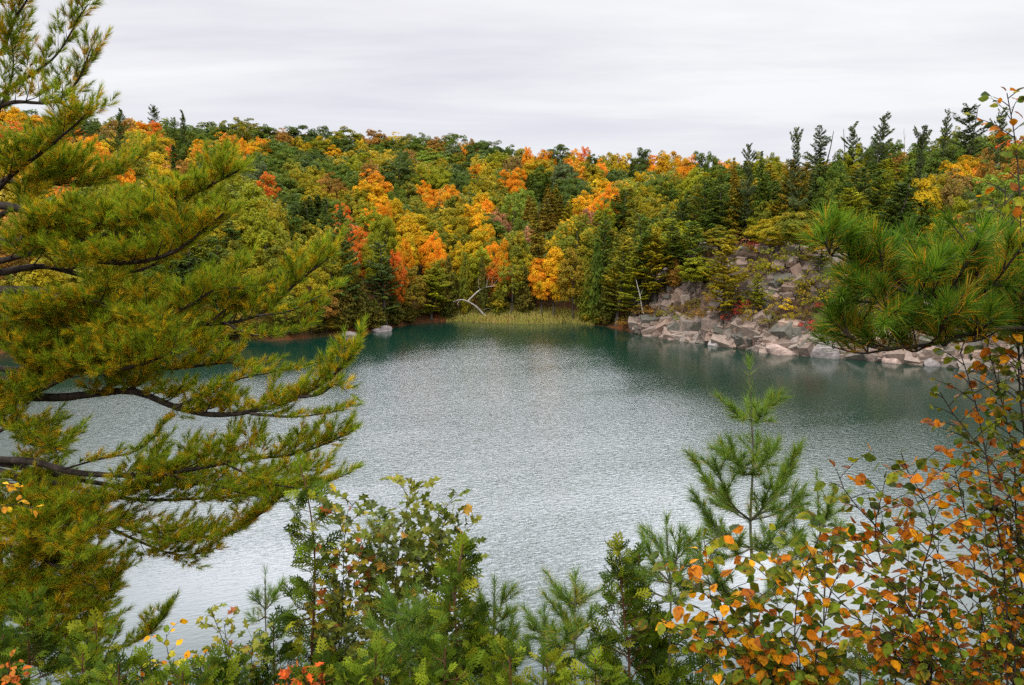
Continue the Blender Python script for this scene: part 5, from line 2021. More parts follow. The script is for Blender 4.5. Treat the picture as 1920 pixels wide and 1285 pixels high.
B(px3([(-42, 390), (10, 386), (130, 412), (250, 408), (350, 370), (450, 318)], 7.8, 7.0), .04, spread=.85, old=.5, lift=.26, kids=1.1)
B(px3([(-42, 470), (120, 440), (260, 400), (360, 345), (420, 300)], 7.8, 7.9), .035, spread=.75, old=.45, lift=.24)
B(px3([(-42, 450), (60, 452), (150, 484), (250, 492), (330, 470), (420, 400)], 7.7, 6.8), .042, spread=.9, old=.6)
B(px3([(-40, 520), (80, 500), (180, 520), (280, 500), (360, 440)], 7.7, 8.5), .036, spread=.95, old=.6)
B(px3([(-40, 548), (60, 545), (130, 562), (200, 574), (275, 592), (330, 585), (400, 545)], 7.7, 6.9), .05, spread=.8, start=.4, old=.6)
B(px3([(-40, 600), (120, 590), (260, 600), (390, 608), (480, 592), (560, 528), (618, 482)], 7.7, 6.9), .036, spread=.8, start=.42, old=.5, lift=.42, kids=1.1,
  tips=[px3([(480, 592), (540, 585), (590, 560), (628, 540)], 7.0, 6.8), px3([(420, 604), (480, 630), (560, 618), (600, 575)], 7.1, 6.9), px3([(400, 600), (450, 560), (520, 520), (560, 500)], 7.1, 7.2)])
B(px3([(-38, 650), (90, 640), (200, 620), (300, 580), (390, 545), (450, 540)], 7.7, 7.0), .04, spread=.9, start=.2, old=.55)
B(px3([(-38, 640), (60, 660), (150, 690), (240, 690), (330, 660)], 7.7, 6.7), .04, spread=.9, start=.12, old=.6)
B(px3([(-36, 742), (100, 745), (180, 738), (250, 734), (330, 764), (400, 778), (480, 770), (560, 745), (625, 705), (660, 665)], 7.7, 6.7), .046, spread=.8, start=.30, old=.6, lift=.40, kids=1.15,
  tips=[px3([(470, 776), (550, 782), (610, 775), (652, 768)], 6.9, 6.7), px3([(330, 764), (420, 720), (500, 700), (560, 690)], 7.1, 7.0), px3([(560, 745), (600, 740), (630, 720), (650, 735)], 6.8, 6.6)])
B(px3([(-36, 720), (90, 700), (200, 690), (330, 690), (430, 680), (460, 690)], 7.7, 7.6), .04, spread=.9, start=.12, old=.65)
B(px3([(-36, 780), (60, 740), (140, 700), (165, 680)], 7.7, 7.0), .03, spread=.9, start=.1, old=.6)
B(px3([(-34, 862), (60, 866), (140, 886), (250, 892), (330, 885), (460, 862), (560, 850), (656, 812)], 7.6, 6.8), .036, spread=.8, start=.36, old=.45, kids=1.15, lift=.36,
  tips=[px3([(120, 880), (190, 860), (260, 845), (312, 790)], 7.3, 7.2), px3([(420, 868), (500, 905), (580, 915), (660, 885)], 7.0, 6.8), px3([(300, 888), (380, 905), (480, 930), (540, 915)], 7.1, 7.2)])
B(px3([(-34, 865), (60, 880), (150, 900), (260, 915), (400, 905), (520, 890), (600, 880)], 7.6, 7.8), .03, spread=.7, start=.42, old=.5)
B(px3([(-34, 875), (100, 905), (240, 935), (380, 935), (500, 925), (600, 905)], 7.6, 7.3), .026, spread=.9, start=.35, old=.5, lift=.2)
B(px3([(-34, 900), (60, 920), (170, 962), (300, 1008), (410, 1002), (480, 970), (530, 930)], 7.6, 7.0), .028, spread=.85, start=.25, old=.6, lift=.2)
B(px3([(-32, 940), (80, 950), (170, 975), (260, 1015), (330, 1040), (400, 1035)], 7.6, 7.2), .028, spread=.8, start=.2, old=.6, lift=.15)
B(px3([(-32, 830), (20, 800), (60, 815), (110, 850)], 7.6, 7.1), .02, spread=.8, start=.2, old=.4)
B(px3([(-32, 780), (10, 790), (50, 830), (110, 845)], 7.6, 7.9), .02, spread=.8, start=.1, old=.5)
B(px3([(-32, 900), (20, 895), (70, 930), (130, 960)], 7.6, 7.9), .02, spread=.9, start=.1, old=.6)
B(px3([(-30, 960), (60, 960), (140, 990), (180, 1010)], 7.6, 6.9), .028, spread=.85, start=.15, old=.65)
B(px3([(-28, 1010), (60, 1040), (140, 1080), (200, 1110), (212, 1070)], 7.6, 7.0), .026, spread=.7, start=.15, old=.65)
B(px3([(-26, 1060), (60, 1100), (130, 1150), (180, 1180)], 7.6, 7.0), .026, spread=.8, start=.15, old=.7)
B(px3([(-26, 1180), (80, 1200), (200, 1215), (270, 1195), (314, 1148)], 7.6, 7.1), .024, spread=.6, start=.25, old=.12, lift=.4)
B(px3([(-30, 1100), (20, 1080), (60, 1050), (100, 1000)], 7.6, 7.9), .024, spread=.9, start=.1, old=.6)

B(px3([(-26, 1010), (20, 1000), (80, 1010), (150, 1040)], 7.6, 6.6), .026, spread=.9, start=.1, old=.65)
B(px3([(-26, 1120), (30, 1120), (90, 1130), (150, 1130), (195, 1140)], 7.6, 7.2), .026, spread=.9, start=.1, old=.6)
B(px3([(-40, 340), (30, 340), (100, 345), (200, 330), (260, 300)], 7.8, 8.6), .03, spread=1.0, start=.15, old=.55)
B(px3([(-40, 500), (80, 470), (200, 440), (300, 440), (350, 410)], 7.7, 7.2), .03, spread=1.0, start=.15, old=.5)
B(px3([(-40, 690), (80, 690), (200, 650), (300, 650), (400, 650)], 7.7, 8.1), .03, spread=1.0, start=.15, old=.6)
B(px3([(-40, 590), (60, 600), (160, 620), (240, 640), (320, 620)], 7.7, 6.8), .03, spread=1.0, start=.15, old=.6)

B(px3([(-26, 1150), (20, 1150), (70, 1160), (120, 1190), (170, 1230)], 7.6, 6.9), .024, spread=.9, start=.08, old=.45)
B(px3([(-26, 1230), (30, 1240), (90, 1250), (160, 1260)], 7.6, 6.9), .024, spread=.9, start=.08, old=.3)
B(px3([(-26, 980), (50, 985), (110, 1030), (170, 1060), (200, 1075)], 7.6, 7.9), .024, spread=1.0, start=.1, old=.7)
B(px3([(-26, 1080), (40, 1070), (110, 1095), (170, 1150)], 7.6, 8.0), .024, spread=1.0, start=.1, old=.7)

# ------------------------------------------------------------------ the pine whose bough comes in from the right edge
rx, ry = at(2120, 700, 2.7)[:2]
rz_ = land1(rx, ry)
pine2 = thing("white_pine", "white pine bough of long fresh green needles reaching in from the right edge", "pine tree", (rx, ry, rz_))
g = Geo()
tube(g, smooth_path([(rx, ry, rz_ - .4), at(2120, 1000, 2.7), at(2125, 600, 2.7), at(2140, 100, 2.8), at(2150, -600, 2.9)], 20), .09, .03, 10, wob=.03)
g.build("trunk", M_BARK, pine2)
_tips = [(1545, 450), (1590, 475), (1630, 480), (1700, 470), (1765, 455), (1860, 505), (1905, 500), (1590, 610), (1560, 650), (1640, 560), (1690, 540), (1740, 520), (1800, 540), (1830, 470), (1660, 610), (1720, 590), (1780, 585), (1850, 580), (1900, 570), (1760, 640), (1690, 650), (1600, 540), (1820, 620), (1890, 620), (1935, 540), (1940, 600), (1580, 560), (1610, 520), (1670, 500), (1725, 545), (1770, 500), (1810, 500), (1880, 540), (1860, 600), (1790, 640), (1920, 640), (1620, 640), (1700, 610), (1560, 600), (1650, 470), (1890, 455), (1930, 445), (1840, 445), (1950, 500)]
for q, sub_t in ((px3([(2125, 640), (2000, 620), (1900, 615), (1830, 622), (1750, 645), (1650, 655)], 2.9, 2.65), (7, 8, 18, 19, 20, 22, 23, 16, 17, 15, 25, 33, 34, 35, 36, 37, 38)), (px3([(2125, 660), (1980, 640), (1880, 600), (1780, 570), (1680, 540), (1570, 480)], 2.9, 2.75), (0, 1, 2, 3, 4, 5, 6, 9, 10, 11, 12, 13, 14, 21, 24, 26, 27, 28, 29, 30, 31, 32, 39, 40, 41, 42, 43))):
    wood, ndl = Geo(), Geo()
    path = smooth_path(q, 24)
    tube(wood, path, .014, .004, 7, wob=.05)
    SP, SD, SL, SA = [], [], [], []
    for ti in sub_t:
        e = at(*_tips[ti], rng.uniform(2.45, 3.1))
        # leave the limb a little nearer the trunk than the tip
        dd = np.linalg.norm(path - (e + np.array([.12, 0, -.06])), axis=1)
        st = path[int(np.argmin(dd))]
        qq = smooth_path([st, st * .5 + e * .5 + UP * -.02, e], 6)
        tube(wood, qq, .004, .0025, 5)
        tdir = unit(qq[-1] - qq[-3] + UP * .05)
        for r_, (f, ag) in enumerate(((1.0, .12), (.72, .45), (.45, .6))):
            p = qq[0] * (1 - f) + qq[-1] * f
            SP.append(p - tdir * .03)
            SD.append(tdir + rng.normal(0, .12, 3))
            SL.append(.075)
            SA.append(ag)
        for s_ in range(5):
            p = qq[2 + s_ % 3]
            dv = unit(tdir * .7 + rng.normal(0, .7, 3) * np.array([1, .6, .6]) + UP * .45)
            e2 = p + dv * rng.uniform(.06, .12)
            tube(wood, [p, (p + e2) / 2 + UP * .004, e2], .003, .002, 4)
            SP.append(e2 - dv * .05)
            SD.append(dv)
            SL.append(.07)
            SA.append(rng.uniform(.1, .5))

    def rcol(k, t, N, SA=np.array(SA)):
        g_ = pick([(.065, .15, .012), (.11, .205, .014), (.17, .26, .02), (.035, .085, .010)], N, (3, 4, 2, 2))
        o_ = pick([(.50, .28, .02), (.36, .28, .02), (.55, .22, .02)], N, (2, 2, 1))
        tn = np.random.default_rng(9).uniform(.65, 1.25, len(SA))[k][:, None]
        g_, o_ = g_ * tn, o_ * tn
        old = (rng.random(N) < np.clip(SA[k] * 1.35 - t * .45, .0, .9))[:, None]
        return np.where(old, o_, g_)
    needle_brush(ndl, SP, SD, SL, 78, .082, .0019, rcol, spread=(.3, 1.05), segs=2, t0=.15)
    br = wood.build("branch", M_BARK, pine2)
    ndl.build("needles", M_NEEDLE, br)


for pts in ([(2125, 420), (2210, 360), (2330, 330), (2450, 250)], [(2128, 250), (2230, 170), (2380, 120)], [(2135, -60), (2060, -180), (2000, -330)], [(2122, 760), (2230, 740), (2400, 700)], [(2140, -200), (2260, -300), (2420, -360)]):
    bough(pine2, px3(pts, 2.75, 3.1), .014, kids=.8, spread=.45, start=.3, old=.35, needle=.08, width=.002)


# ------------------------------------------------------------------ young pines in front of the water
SAP_GREEN = [(.10, .19, .028), (.15, .25, .032), (.22, .31, .045), (.055, .115, .022)]


def sapling(label, stem, Y, whorls, needle=.080, n=66, r0=.016, yellow=.14, group=None, width=.0026):
    """A young white pine: bare stem, whorls of upswept branches given as (height on the stem 0..1, [tip pixels])."""
    tip = at(*stem[-1], Y)
    b = at(*stem[0], Y)
    z0 = land1(b[0], b[1])
    root = thing("young_pine", label, "pine tree", (b[0], b[1], z0), group)
    path = smooth_path([(b[0], b[1], z0 - .2)] + [at(x, y, Y) for x, y in stem], 30)
    wood, ndl = Geo(), Geo()
    tube(wood, path, r0, .004, 8, wob=.04)
    SP, SD, SL, SY = [], [], [], []
    for p, t in ((path[-1], 1), (path[-2], .8), (path[-3], .5)):
        SP.append(p - (path[-1] - path[-2]) * .4)
        SD.append(path[-1] - path[-2])
        SL.append(.10)
        SY.append(0)
    for y, tips in whorls:
        # the stem point at that picture height
        k = int(np.argmin([abs((lambda v: CY - (v @ UPV) / (v @ FWD) * F)(p - EYE) - y) for p in path]))
        st = path[k]
        for (x_, y_, dY) in tips:
            e = at(x_, y_, Y + dY)
            m = st * .45 + e * .55 - UP * np.linalg.norm(e - st) * .13
            q = smooth_path([st, m, e], 9)
            tube(wood, q, .006, .0025, 5)
            ln = np.linalg.norm(e - st)
            mm = max(3, int(ln / .06))
            for i in range(mm):
                f = .42 + .58 * (i + .5) / mm
                i0 = min(int(f * 8), 7)
                t = unit(q[i0 + 1] - q[i0])
                SP.append(q[i0] - t * .02)
                SD.append(t + rng.normal(0, .18, 3))
                SL.append(.07)
                SY.append(yellow if f < .55 else .02)
            for i in range(max(2, int(ln / .09))):               # side shoots near the end
                f = rng.uniform(.45, .9)
                i0 = min(int(f * 8), 7)
                t = unit(q[i0 + 1] - q[i0])
                d = unit(t + horiz(t) * rng.choice([-1, 1]) * rng.uniform(.5, .9) + UP * rng.uniform(-.1, .5))
                l2 = rng.uniform(.05, .16)
                tube(wood, [q[i0], q[i0] + d * l2 * .5, q[i0] + d * l2], .003, .002, 4)
                for f2 in ((.4, 1.0) if l2 > .09 else (.9,)):
                    SP.append(q[i0] + d * l2 * (f2 - .25))
                    SD.append(d)
                    SL.append(.06)
                    SY.append(yellow * .5)
            SP.append(e - unit(e - m) * .05)
            SD.append(e - m + UP * .03)
            SL.append(.08)
            SY.append(0)
        # needles left round the stem at the whorl
        SP.append(st - UP * .03)
        SD.append(UP + rng.normal(0, .2, 3))
        SL.append(.1)
        SY.append(yellow * 2.2)

    def cfn(k, t, N, SY=np.array(SY)):
        g_ = pick(SAP_GREEN, N, (3, 3, 2, 2))
        o_ = pick([(.45, .36, .02), (.40, .26, .02)], N, (2, 1))
        return np.where((rng.random(N) < SY[k])[:, None], o_, g_)
    needle_brush(ndl, SP, SD, SL, n, needle, width, cfn, spread=(.35, .95), segs=1)
    wood.build("stem", M_GREYBARK, root)
    ndl.build("needles", M_NEEDLE, root)
    return root


sapling("young white pine with a tall leader standing alone against the bright water", [(1408, 1180), (1407, 980), (1412, 860), (1408, 760), (1405, 692)], 4.5, [
    (788, [(1375, 770, -.1), (1440, 750, .1), (1400, 760, .25), (1428, 775, -.25)]),
    (866, [(1355, 845, .1), (1370, 830, -.3), (1455, 835, .15), (1440, 850, -.2), (1420, 820, .35), (1385, 870, -.3)]),
    (975, [(1302, 862, .15), (1340, 868, -.25), (1498, 840, -.1), (1470, 880, .3), (1505, 920, .15), (1355, 920, .4), (1445, 905, -.35)]),
    (1040, [(1302, 930, -.1), (1330, 985, .3), (1360, 1000, -.4), (1470, 960, .35), (1450, 1010, -.3), (1500, 1000, .2), (1345, 1040, .1)]),
    (1100, [(1290, 1010, .3), (1340, 1070, -.3), (1480, 1050, .1), (1450, 1090, .4)])], r0=.02)
sapling("young pine tip with three upright candles left of the tall leader pine", [(1256, 1200), (1257, 1090), (1252, 1040), (1250, 990)], 4.2, [
    (1085, [(1215, 1030, 0), (1240, 1025, .2), (1275, 1000, -.1), (1288, 1050, .15), (1225, 1060, .3)]),
    (1130, [(1200, 1085, .1), (1300, 1085, -.2), (1285, 1110, .3)])], r0=.01)
sapling("blue green young pine with drooping tufts right of the tall leader pine", [(1545, 1150), (1538, 1010), (1535, 950), (1532, 905)], 4.9, [
    (985, [(1500, 950, 0), (1562, 930, .2), (1555, 955, -.2), (1515, 970, .2)]),
    (1040, [(1490, 1000, 0), (1580, 1000, .1), (1560, 1020, -.2), (1505, 1030, .3)])], r0=.01)
sapling("small dark pine top alone on the water left of the tall cedar", [(500, 1220), (498, 1150), (497, 1085)], 5.4, [
    (1135, [(482, 1120, 0), (515, 1118, 0), (505, 1110, .2)]), (1180, [(470, 1160, .1), (525, 1160, -.1)])], r0=.008, n=40)
sapling("bushy young pine with paired candles at the right end of the low thicket", [(925, 1300), (926, 1180), (927, 1108)], 4.6, [
    (1170, [(905, 1135, 0), (946, 1112, .1), (950, 1150, -.1), (890, 1160, .2)]), (1215, [(880, 1190, 0), (965, 1185, .1), (940, 1180, -.2), (915, 1190, .25)]),
    (1260, [(860, 1230, .1), (975, 1235, 0), (945, 1240, .3), (900, 1230, -.3)])], r0=.012, yellow=.2)
sapling("young pine with a yellowing whorl between the low thicket and the dark cedar", [(1078, 1300), (1077, 1200), (1079, 1098)], 4.1, [
    (1148, [(1058, 1120, 0), (1092, 1118, .1), (1070, 1130, .2)]), (1200, [(1052, 1150, .1), (1108, 1150, -.1), (1085, 1170, .2), (1060, 1185, -.2)]),
    (1255, [(1040, 1210, 0), (1120, 1210, .1), (1090, 1230, -.2)])], r0=.010, yellow=.35)
sapling("short pine seedling lowest on the water edge of the gap in the thicket", [(1018, 1320), (1019, 1240), (1020, 1158)], 4.3, [
    (1200, [(1004, 1180, 0), (1034, 1182, .1), (1020, 1190, .2)]), (1245, [(990, 1215, .1), (1050, 1215, -.1), (1020, 1225, .2)])], r0=.009, yellow=.15)
sapling("dense young pine filling the middle of the low thicket", [(770, 1330), (768, 1200), (765, 1130)], 4.2, [
    (1165, [(735, 1135, 0), (795, 1140, .1), (760, 1145, .3), (780, 1150, -.2)]), (1215, [(700, 1180, 0), (830, 1180, .1), (740, 1190, .3), (800, 1195, -.2), (765, 1200, -.3)]),
    (1265, [(690, 1240, .2), (850, 1240, 0), (740, 1245, -.3), (800, 1250, .3)])], r0=.012, yellow=.1)
sapling("feathery pine sprig between the two oak saplings", [(716, 1140), (714, 1060), (712, 985)], 5.0, [(1020, [(705, 1000, 0), (722, 1002, .1)]), (1060, [(695, 1035, 0), (735, 1035, .1)])], r0=.007, n=36)


# ------------------------------------------------------------------ cedars
CEDAR_COL = [(.060, .100, .006), (.10, .150, .007), (.165, .21, .010), (.032, .060, .005), (.22, .23, .012)]


def cedar(label, stem, Y, width, bare=0.0, dens=1.0, r0=.02, top_bare=.06, cols=None, wts=(3, 3, 2, 2, 1), size=(.065, .125), hang=0.0, group=None):
    """A white cedar: reddish stem, upswept branches, flat sprays. width(f) in picture pixels at fraction f from the top."""
    b, tip = at(*stem[0], Y), at(*stem[-1], Y)
    z0 = land1(b[0], b[1])
    root = thing("cedar_tree", label, "cedar tree", (b[0], b[1], z0), group)
    pts = [(b[0], b[1], z0 - .2)] + [at(x, y, Y) for x, y in stem]
    path = smooth_path(pts, 40)
    size = (size[0] * Y / 4.8, size[1] * Y / 4.8)
    dens = dens * (4.8 / Y) ** .6
    wood, sp = Geo(), Geo()
    tube(wood, path, r0, .003, 8, wob=.04)
    cum = np.concatenate([[0], np.cumsum(np.linalg.norm(np.diff(path, axis=0), axis=1))])
    total = cum[-1]
    vis = total - np.linalg.norm(np.array(pts[1]) - np.array(pts[0]))
    s = total - .03
    P, X, Nn, S = [], [], [], []
    while s > max(total * .12, total - vis - .7):
        f = (total - s) / max(vis, .1)
        x = np.interp(s, cum, np.arange(len(path)))
        i0 = min(int(x), len(path) - 2)
        p = path[i0] * (1 - (x - i0)) + path[i0 + 1] * (x - i0)
        t = unit(path[i0 + 1] - path[i0])
        R = width(min(f, 1.3)) * Y / F
        a = rng.uniform(0, 6.283)
        h = np.array([math.cos(a), math.sin(a), 0])
        ln = R * rng.uniform(.55, 1.15)
        d = unit(h + UP * rng.uniform(.35, .95))
        e = p + d * ln * 1.15
        q = smooth_path([p, p + h * ln * .6 + UP * ln * .25, e], 6)
        tube(wood, q, max(.002, .006 * (ln / .3)), .0015, 4)
        m = max(3, int(ln / .026 * dens))
        for i in range(m):
            g_ = .18 + .82 * (i + .5) / m
            k = min(int(g_ * 5), 4)
            tt = unit(q[k + 1] - q[k])
            sgn = 1 if i % 2 else -1
            dv = unit(tt * .75 + horiz(tt) * sgn * .75 + rng.normal(0, .25, 3) + UP * (.15 - hang))
            P.append(q[k] + (q[k + 1] - q[k]) * (g_ * 5 - k))
            X.append(dv)
            Nn.append(h * .6 + UP * .6 + rng.normal(0, .45, 3))
            S.append(rng.uniform(*size) * (0.7 + .3 * min(1, f * 4)))
        P.append(e - d * .04)
        X.append(d + rng.normal(0, .15, 3))
        Nn.append(h + rng.normal(0, .5, 3))
        S.append(rng.uniform(*size))
        s -= (.017 + .006 * rng.random()) / dens * (1.3 if f < top_bare else 1)
    P.append(path[-1] - UP * .06)
    X.append(UP + rng.normal(0, .1, 3))
    Nn.append(np.array([0, -1.0, 0]))
    S.append(size[1])
    fronds(sp, P, X, np.array(Nn), S, pick(cols or CEDAR_COL, len(P), wts[:len(cols or CEDAR_COL)]))
    wood.build("stem", M_REDBARK, root)
    sp.build("foliage", M_CEDAR, root)
    return root


cedar("tall slim cedar with dark lower stem in front of the big pine's tips", [(586, 1300), (588, 1150), (590, 1040), (582, 960), (570, 900), (562, 872)], 4.8,
      lambda f: 8 + 62 * f ** .8, dens=.75, r0=.018, hang=.35)
cedar("wispy dark cedar with thin curling top right of the gap in the thicket", [(1180, 1310), (1172, 1180), (1165, 1090), (1158, 1020)], 4.2,
      lambda f: 6 + 78 * f ** .8, dens=.9, r0=.014)
cedar("twin of the wispy cedar with thin top just right of it", [(1212, 1320), (1205, 1180), (1200, 1090), (1198, 1040)], 4.5, lambda f: 6 + 70 * f ** .9, dens=.85, r0=.012)
cedar("bright green cedar with an orange brown stem at the right of the low thicket", [(858, 1310), (856, 1200), (852, 1110), (862, 1060), (868, 1020)], 4.3, lambda f: 10 + 80 * f ** 1.1, dens=.85, r0=.016)
cedar("low cedar filling the bottom of the thicket under the young pine", [(960, 1400), (958, 1300), (955, 1215)], 3.8, lambda f: 20 + 95 * f, dens=.9, r0=.012, wts=(2, 3, 3, 1, 2))
cedar("broad low cedar at the bottom edge in the middle of the thicket", [(700, 1420), (702, 1330), (705, 1225)], 3.7, lambda f: 20 + 120 * f, dens=1.0, r0=.014)
cedar("low cedar beside the foot of the tall slim cedar", [(520, 1420), (515, 1300), (512, 1175)], 4.6, lambda f: 14 + 90 * f, dens=.8, r0=.012, wts=(3, 2, 1, 3, 1))
cedar("bright cedar on brown stems under the lowest bough of the big pine", [(185, 1400), (182, 1280), (180, 1160)], 4.4, lambda f: 16 + 85 * f, dens=.8, r0=.012, wts=(2, 3, 3, 1, 2))
cedar("dark cedar against the foot of the big pine in the bottom left corner", [(60, 1400), (55, 1250), (50, 1130)], 5.0, lambda f: 20 + 80 * f, dens=.9, r0=.014, wts=(3, 1, 0.5, 4, 0.3))
cedar("leafy low cedar between the bottom left corner and the yellow shrub", [(270, 1420), (268, 1330), (265, 1235)], 4.0, lambda f: 16 + 85 * f, dens=.85, r0=.012)
cedar("low cedar along the bottom edge below the wispy dark cedar", [(1120, 1420), (1118, 1330), (1116, 1235)], 3.6, lambda f: 20 + 100 * f, dens=.9, r0=.012)
cedar("low cedar under the birch shrub left of the bottom right corner", [(1620, 1420), (1615, 1320), (1612, 1215)], 4.0, lambda f: 16 + 90 * f, dens=.7, r0=.012)
cedar("cedar in the bottom right corner under the orange leaves", [(1880, 1400), (1878, 1280), (1875, 1165)], 3.6, lambda f: 18 + 90 * f, dens=.7, r0=.012, wts=(3, 2, 1, 3, 1))
cedar("small cedar low behind the left birch shrub", [(1320, 1420), (1318, 1330), (1316, 1190)], 4.6, lambda f: 14 + 90 * f, dens=.7, r0=.012)


cedar("dense dark cedar standing in the low thicket left of the oak saplings", [(640, 1420), (638, 1300), (634, 1130)], 5.3, lambda f: 14 + 95 * f, dens=.9, r0=.014, wts=(4, 2, 1, 3, .5))
cedar("wide cedar low at the bottom edge below the tall slim cedar", [(600, 1450), (602, 1360), (605, 1240)], 3.9, lambda f: 25 + 120 * f, dens=.9, r0=.012)
cedar("low dark cedar at the bottom edge right of the yellow shrub", [(450, 1450), (448, 1360), (446, 1225)], 4.3, lambda f: 20 + 110 * f, dens=.9, r0=.012, wts=(4, 2, 1, 3, .5))
cedar("wide low cedar at the bottom edge under the bright stemmed cedar", [(830, 1450), (832, 1360), (835, 1215)], 3.7, lambda f: 25 + 115 * f, dens=.95, r0=.012)
cedar("yellowish low cedar at the bottom edge below the gap in the thicket", [(1030, 1450), (1028, 1360), (1026, 1235)], 3.8, lambda f: 22 + 105 * f, dens=.9, r0=.012, wts=(1, 2, 4, .5, 4))
cedar("dark low cedar at the bottom edge under the left birch shrub", [(1230, 1450), (1232, 1340), (1234, 1165)], 4.6, lambda f: 20 + 100 * f, dens=.9, r0=.012, wts=(4, 2, .5, 3, .3))
cedar("low cedar at the bottom edge among the stems of the left birch shrub", [(1440, 1450), (1440, 1350), (1442, 1215)], 4.4, lambda f: 20 + 110 * f, dens=.8, r0=.012)
cedar("low dark cedar at the bottom edge behind the forked birch shrub", [(1745, 1450), (1745, 1350), (1747, 1200)], 4.4, lambda f: 20 + 100 * f, dens=.8, r0=.012, wts=(4, 2, .5, 3, .3))
cedar("leafy cedar at the very bottom edge left of the yellow shrub", [(150, 1450), (152, 1370), (155, 1225)], 3.8, lambda f: 22 + 110 * f, dens=.9, r0=.012)
cedar("dark cedar in the bottom left corner behind the orange sprig", [(10, 1450), (8, 1340), (6, 1190)], 4.6, lambda f: 20 + 110 * f, dens=.9, r0=.012, wts=(4, 2, .5, 3, .3))


cedar("low bright cedar at the bottom edge between two leafy cedars at left", [(225, 1450), (224, 1370), (222, 1245)], 3.6, lambda f: 24 + 110 * f, dens=.9, r0=.012, wts=(2, 3, 3, 1, 1.5))
cedar("low cedar at the bottom edge under the yellow shrub", [(345, 1460), (344, 1380), (342, 1258)], 3.5, lambda f: 24 + 110 * f, dens=.9, r0=.012)
cedar("low cedar at the bottom edge under the small pointed leaf sapling", [(405, 1460), (402, 1380), (400, 1240)], 3.9, lambda f: 24 + 105 * f, dens=.9, r0=.012, wts=(4, 2, 1, 3, .5))
cedar("dark cedar low behind the young pine in the middle of the thicket", [(790, 1440), (790, 1320), (788, 1160)], 5.2, lambda f: 20 + 105 * f, dens=.9, r0=.012, wts=(4, 2, .5, 3, .3))
cedar("cedar low behind the bushy young pine at the thicket's right end", [(905, 1440), (903, 1330), (900, 1190)], 5.0, lambda f: 18 + 95 * f, dens=.9, r0=.012)


# ------------------------------------------------------------------ leafy shrubs
def leafy(label, name, cat, stems, Y, kind, size, pal, wts, twig=(.12, .34), spacing=.085, per=.04, start=.2, r0=.007, tips=None, bark=None, tilt=.35, lean=0.0, group=None, curl=.3, twist=.55):
    """Stems through picture points, twigs off the stems, leaves off the twigs."""
    b = at(*stems[0][0], Y)
    z0 = land1(b[0], b[1])
    root = thing(name, label, cat, (b[0], b[1], z0), group)
    wood, lf = Geo(), Geo()
    P, X, Nn = [], [], []
    for st in stems:
        dY = rng.uniform(-.25, .25)
        foot = at(*st[0], Y)
        pts = [np.array([b[0] * .8 + foot[0] * .2, b[1], z0 - .1])] + [at(x, y, Y + dY * i / len(st)) for i, (x, y) in enumerate(st)]
        path = smooth_path(pts, 36)
        tube(wood, path, r0, .0016, 6, wob=.05)
        cum = np.concatenate([[0], np.cumsum(np.linalg.norm(np.diff(path, axis=0), axis=1))])
        total = cum[-1]
        vis0 = np.linalg.norm(pts[1] - pts[0]) * .75
        s = vis0 + (total - vis0) * start
        side = 1
        while s < total:
            x = np.interp(s, cum, np.arange(len(path)))
            i0 = min(int(x), len(path) - 2)
            p = path[i0] * (1 - (x - i0)) + path[i0 + 1] * (x - i0)
            t = unit(path[i0 + 1] - path[i0])
            side = -side
            a = rng.uniform(-.9, .9)
            h = np.array([side * math.cos(a), math.sin(a), 0])
            f = (s - vis0) / (total - vis0)
            ln = rng.uniform(*twig) * (1.1 - .5 * f)
            d = unit(t * rng.uniform(.35, .9) + h * .9 + UP * .15)
            q = smooth_path([p, p + d * ln * .5, p + d * ln - UP * ln * .12], 5)
            tube(wood, q, max(.0014, r0 * .3), .0009, 4)
            m = max(2, int(ln / per))
            for i in range(m):
                g_ = (i + 1) / m
                k = min(int(g_ * 4), 3)
                pp = q[k] + (q[k + 1] - q[k]) * (g_ * 4 - k)
                tt = unit(q[k + 1] - q[k])
                sg = 1 if i % 2 else -1
                dv = unit(tt * .6 + horiz(tt) * sg * rng.uniform(.4, 1) + rng.normal(0, .3, 3) - UP * rng.uniform(-.25, tilt * 1.8))
                P.append(pp)
                X.append(dv)
                Nn.append(UP * .8 + np.array([0, -.45, 0]) + rng.normal(0, twist, 3))
            s += spacing * rng.uniform(.6, 1.4)
        for i in range(4):                                 # leaves at the stem's own tip
            P.append(path[-1 - i])
            X.append(unit(path[-1] - path[-3]) + rng.normal(0, .6, 3))
            Nn.append(UP + rng.normal(0, .5, 3))
    n = len(P)
    c = pick(pal, n, wts)
    tc_ = pick(tips, n, np.ones(len(tips))) if tips else None
    leaves(lf, P, np.array(X), np.array(Nn), rng.uniform(size[0], size[1], n), c, kind, curl, tc_)
    wood.build("stem", bark or M_BARK, root)
    lf.build("leaves", M_LEAF, root)
    return root


